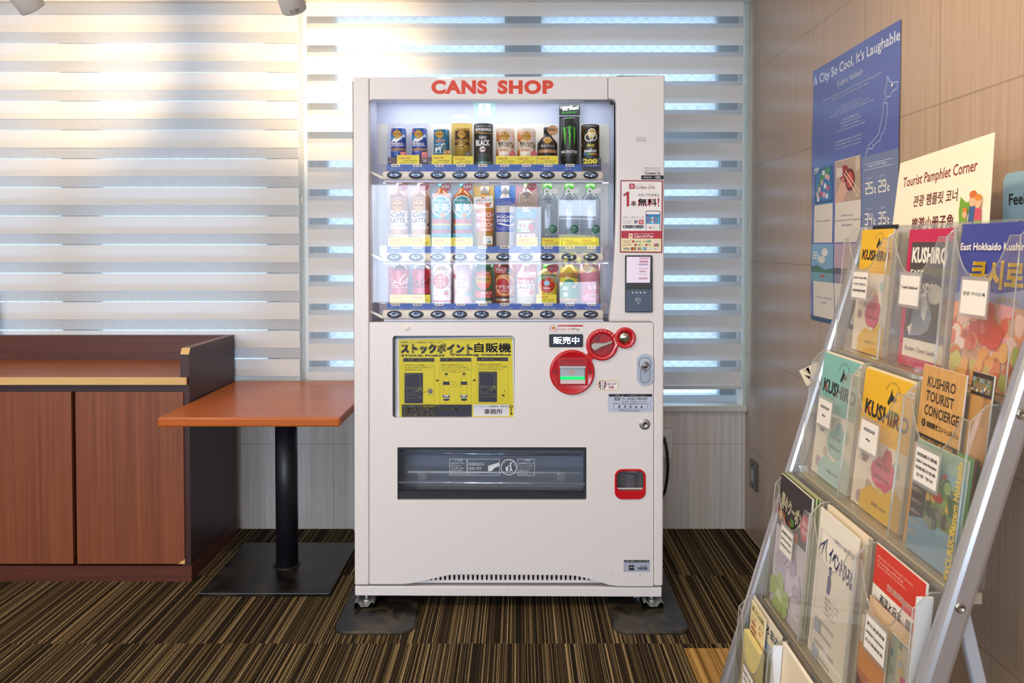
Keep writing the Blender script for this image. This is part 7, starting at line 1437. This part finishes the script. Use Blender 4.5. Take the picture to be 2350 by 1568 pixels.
for x, y in ((105, 352), (128, 366), (92, 384), (118, 396), (140, 404), (70, 404), (84, 420), (54, 420), (108, 424), (132, 430), (145, 372), (60, 436)): a.R(x - 10, y - 8, x + 10, y + 8, M(q.choice(['#d8dce4', '#c8505a', '#d8a8b0']), .3), 2, la=7)
a.R(196, 328, 370, 456, M('#b39a84', .3), la=4).poly([(196, 440), (250, 380), (285, 420), (250, 456), (196, 456)], M('#d8a890', .3), 5).E(262, 370, 34, 26, M('#9a2f2a', .3), la=5).E(300, 392, 32, 34, M('#6a1f1a', .3), la=6).E(300, 392, 22, 24, M('#c84a3a', .3), la=7).line([(262, 370), (358, 448)], 5, M('#e0c8a8', .3), 8).line([(272, 362), (368, 436)], 4, M('#e0c8a8', .3), 8).E(352, 350, 16, 22, M('#c9b8a4', .3), la=5).R(206, 350, 250, 378, M('#d8c8c0', .3), la=6)
a.T('Sorry, I’m not returning', 40, 505, 150, 514, M('#6a708a', .4), la=5, res=1)
for i, t in enumerate(('Didn’t you say', 'you don’t get much of an appetite', 'in the summer?')): hw = 2.6 * len(t); a.T(t, 282 - hw, 494 + i * 14, 282 + hw, 503 + i * 14, M('#5a648a', .4), la=5, res=1)
a.R(9, 584, 187, 708, M('#7aa4c4', .3), la=4).E(120, 612, 26, 14, M('#e0d8d0', .3), 14, la=5).E(95, 636, 30, 12, M('#d8d4d0', .3), 14, la=5).poly([(9, 660), (60, 655), (120, 668), (187, 662), (187, 680), (9, 680)], M('#3f6a4a', .3), 5).R(9, 678, 187, 708, M('#6a98a0', .3), la=6).poly([(84, 686), (122, 684), (116, 694), (90, 694)], M('#b83a3a', .3), 7).R(22, 708, 190, 826, pw, la=4)
a.R(194, 584, 370, 708, M('#b49aa8', .3), la=4).R(194, 660, 370, 680, M('#5a5560', .3), la=5).R(194, 680, 370, 708, M('#8a7f90', .3), la=5).R(194, 708, 370, 826, pw, la=4)
a.T('Wait, you’re still sweating', 40, 756, 172, 765, M('#5a648a', .4), la=5, res=1).T('in summer?', 82, 772, 130, 780, M('#5a648a', .4), la=5, res=1)
seg7('22', 20, 610, 14, 24) ; a.R(0, 826, 594, 841, M('#2f4a6a', .3), la=3)
a.build('printed_sheet', pfn, ps, cut=(60, 80))
MB().add([pfn(u, v, -3) for u in range(0, 595, 66) for v in range(0, 842, 93)], [(i * 10 + j, i * 10 + j + 1, (i + 1) * 10 + j + 1, (i + 1) * 10 + j) for i in range(9) for j in range(9)], M('#d8d8d8', .6)).build2('paper_back', ps) if False else None
# small dark-printed card leaning at the far end of the second row
cd = MB(); A = onX(1834, 851, .905); 
fn = planefn(onY(1834, 851, 1.946), onY(1880, 830, 1.946), onY(1899, 868, 1.946), onY(1851, 886, 1.946), 40, 60, (0, -.0003, 0))
b = MB(); c4 = [fn(0, 0, 0), fn(40, 0, 0), fn(40, 60, 0), fn(0, 60, 0)]; b.hexa(c4 + [p + Vector((0, .0015, 0)) for p in c4], M('#e6d2b4', .5))
a = Art(); a.poly([(6, 4), (18, 2), (16, 30)], kb).poly([(5, 20), (15, 36), (12, 52)], kb)
tag(a.build('leaning_card', fn, None, tuple(c4[3]), extra=b), 'small black and cream card sticking out behind the rack’s far end', 'card')
bpy.data.objects.remove(_fo)
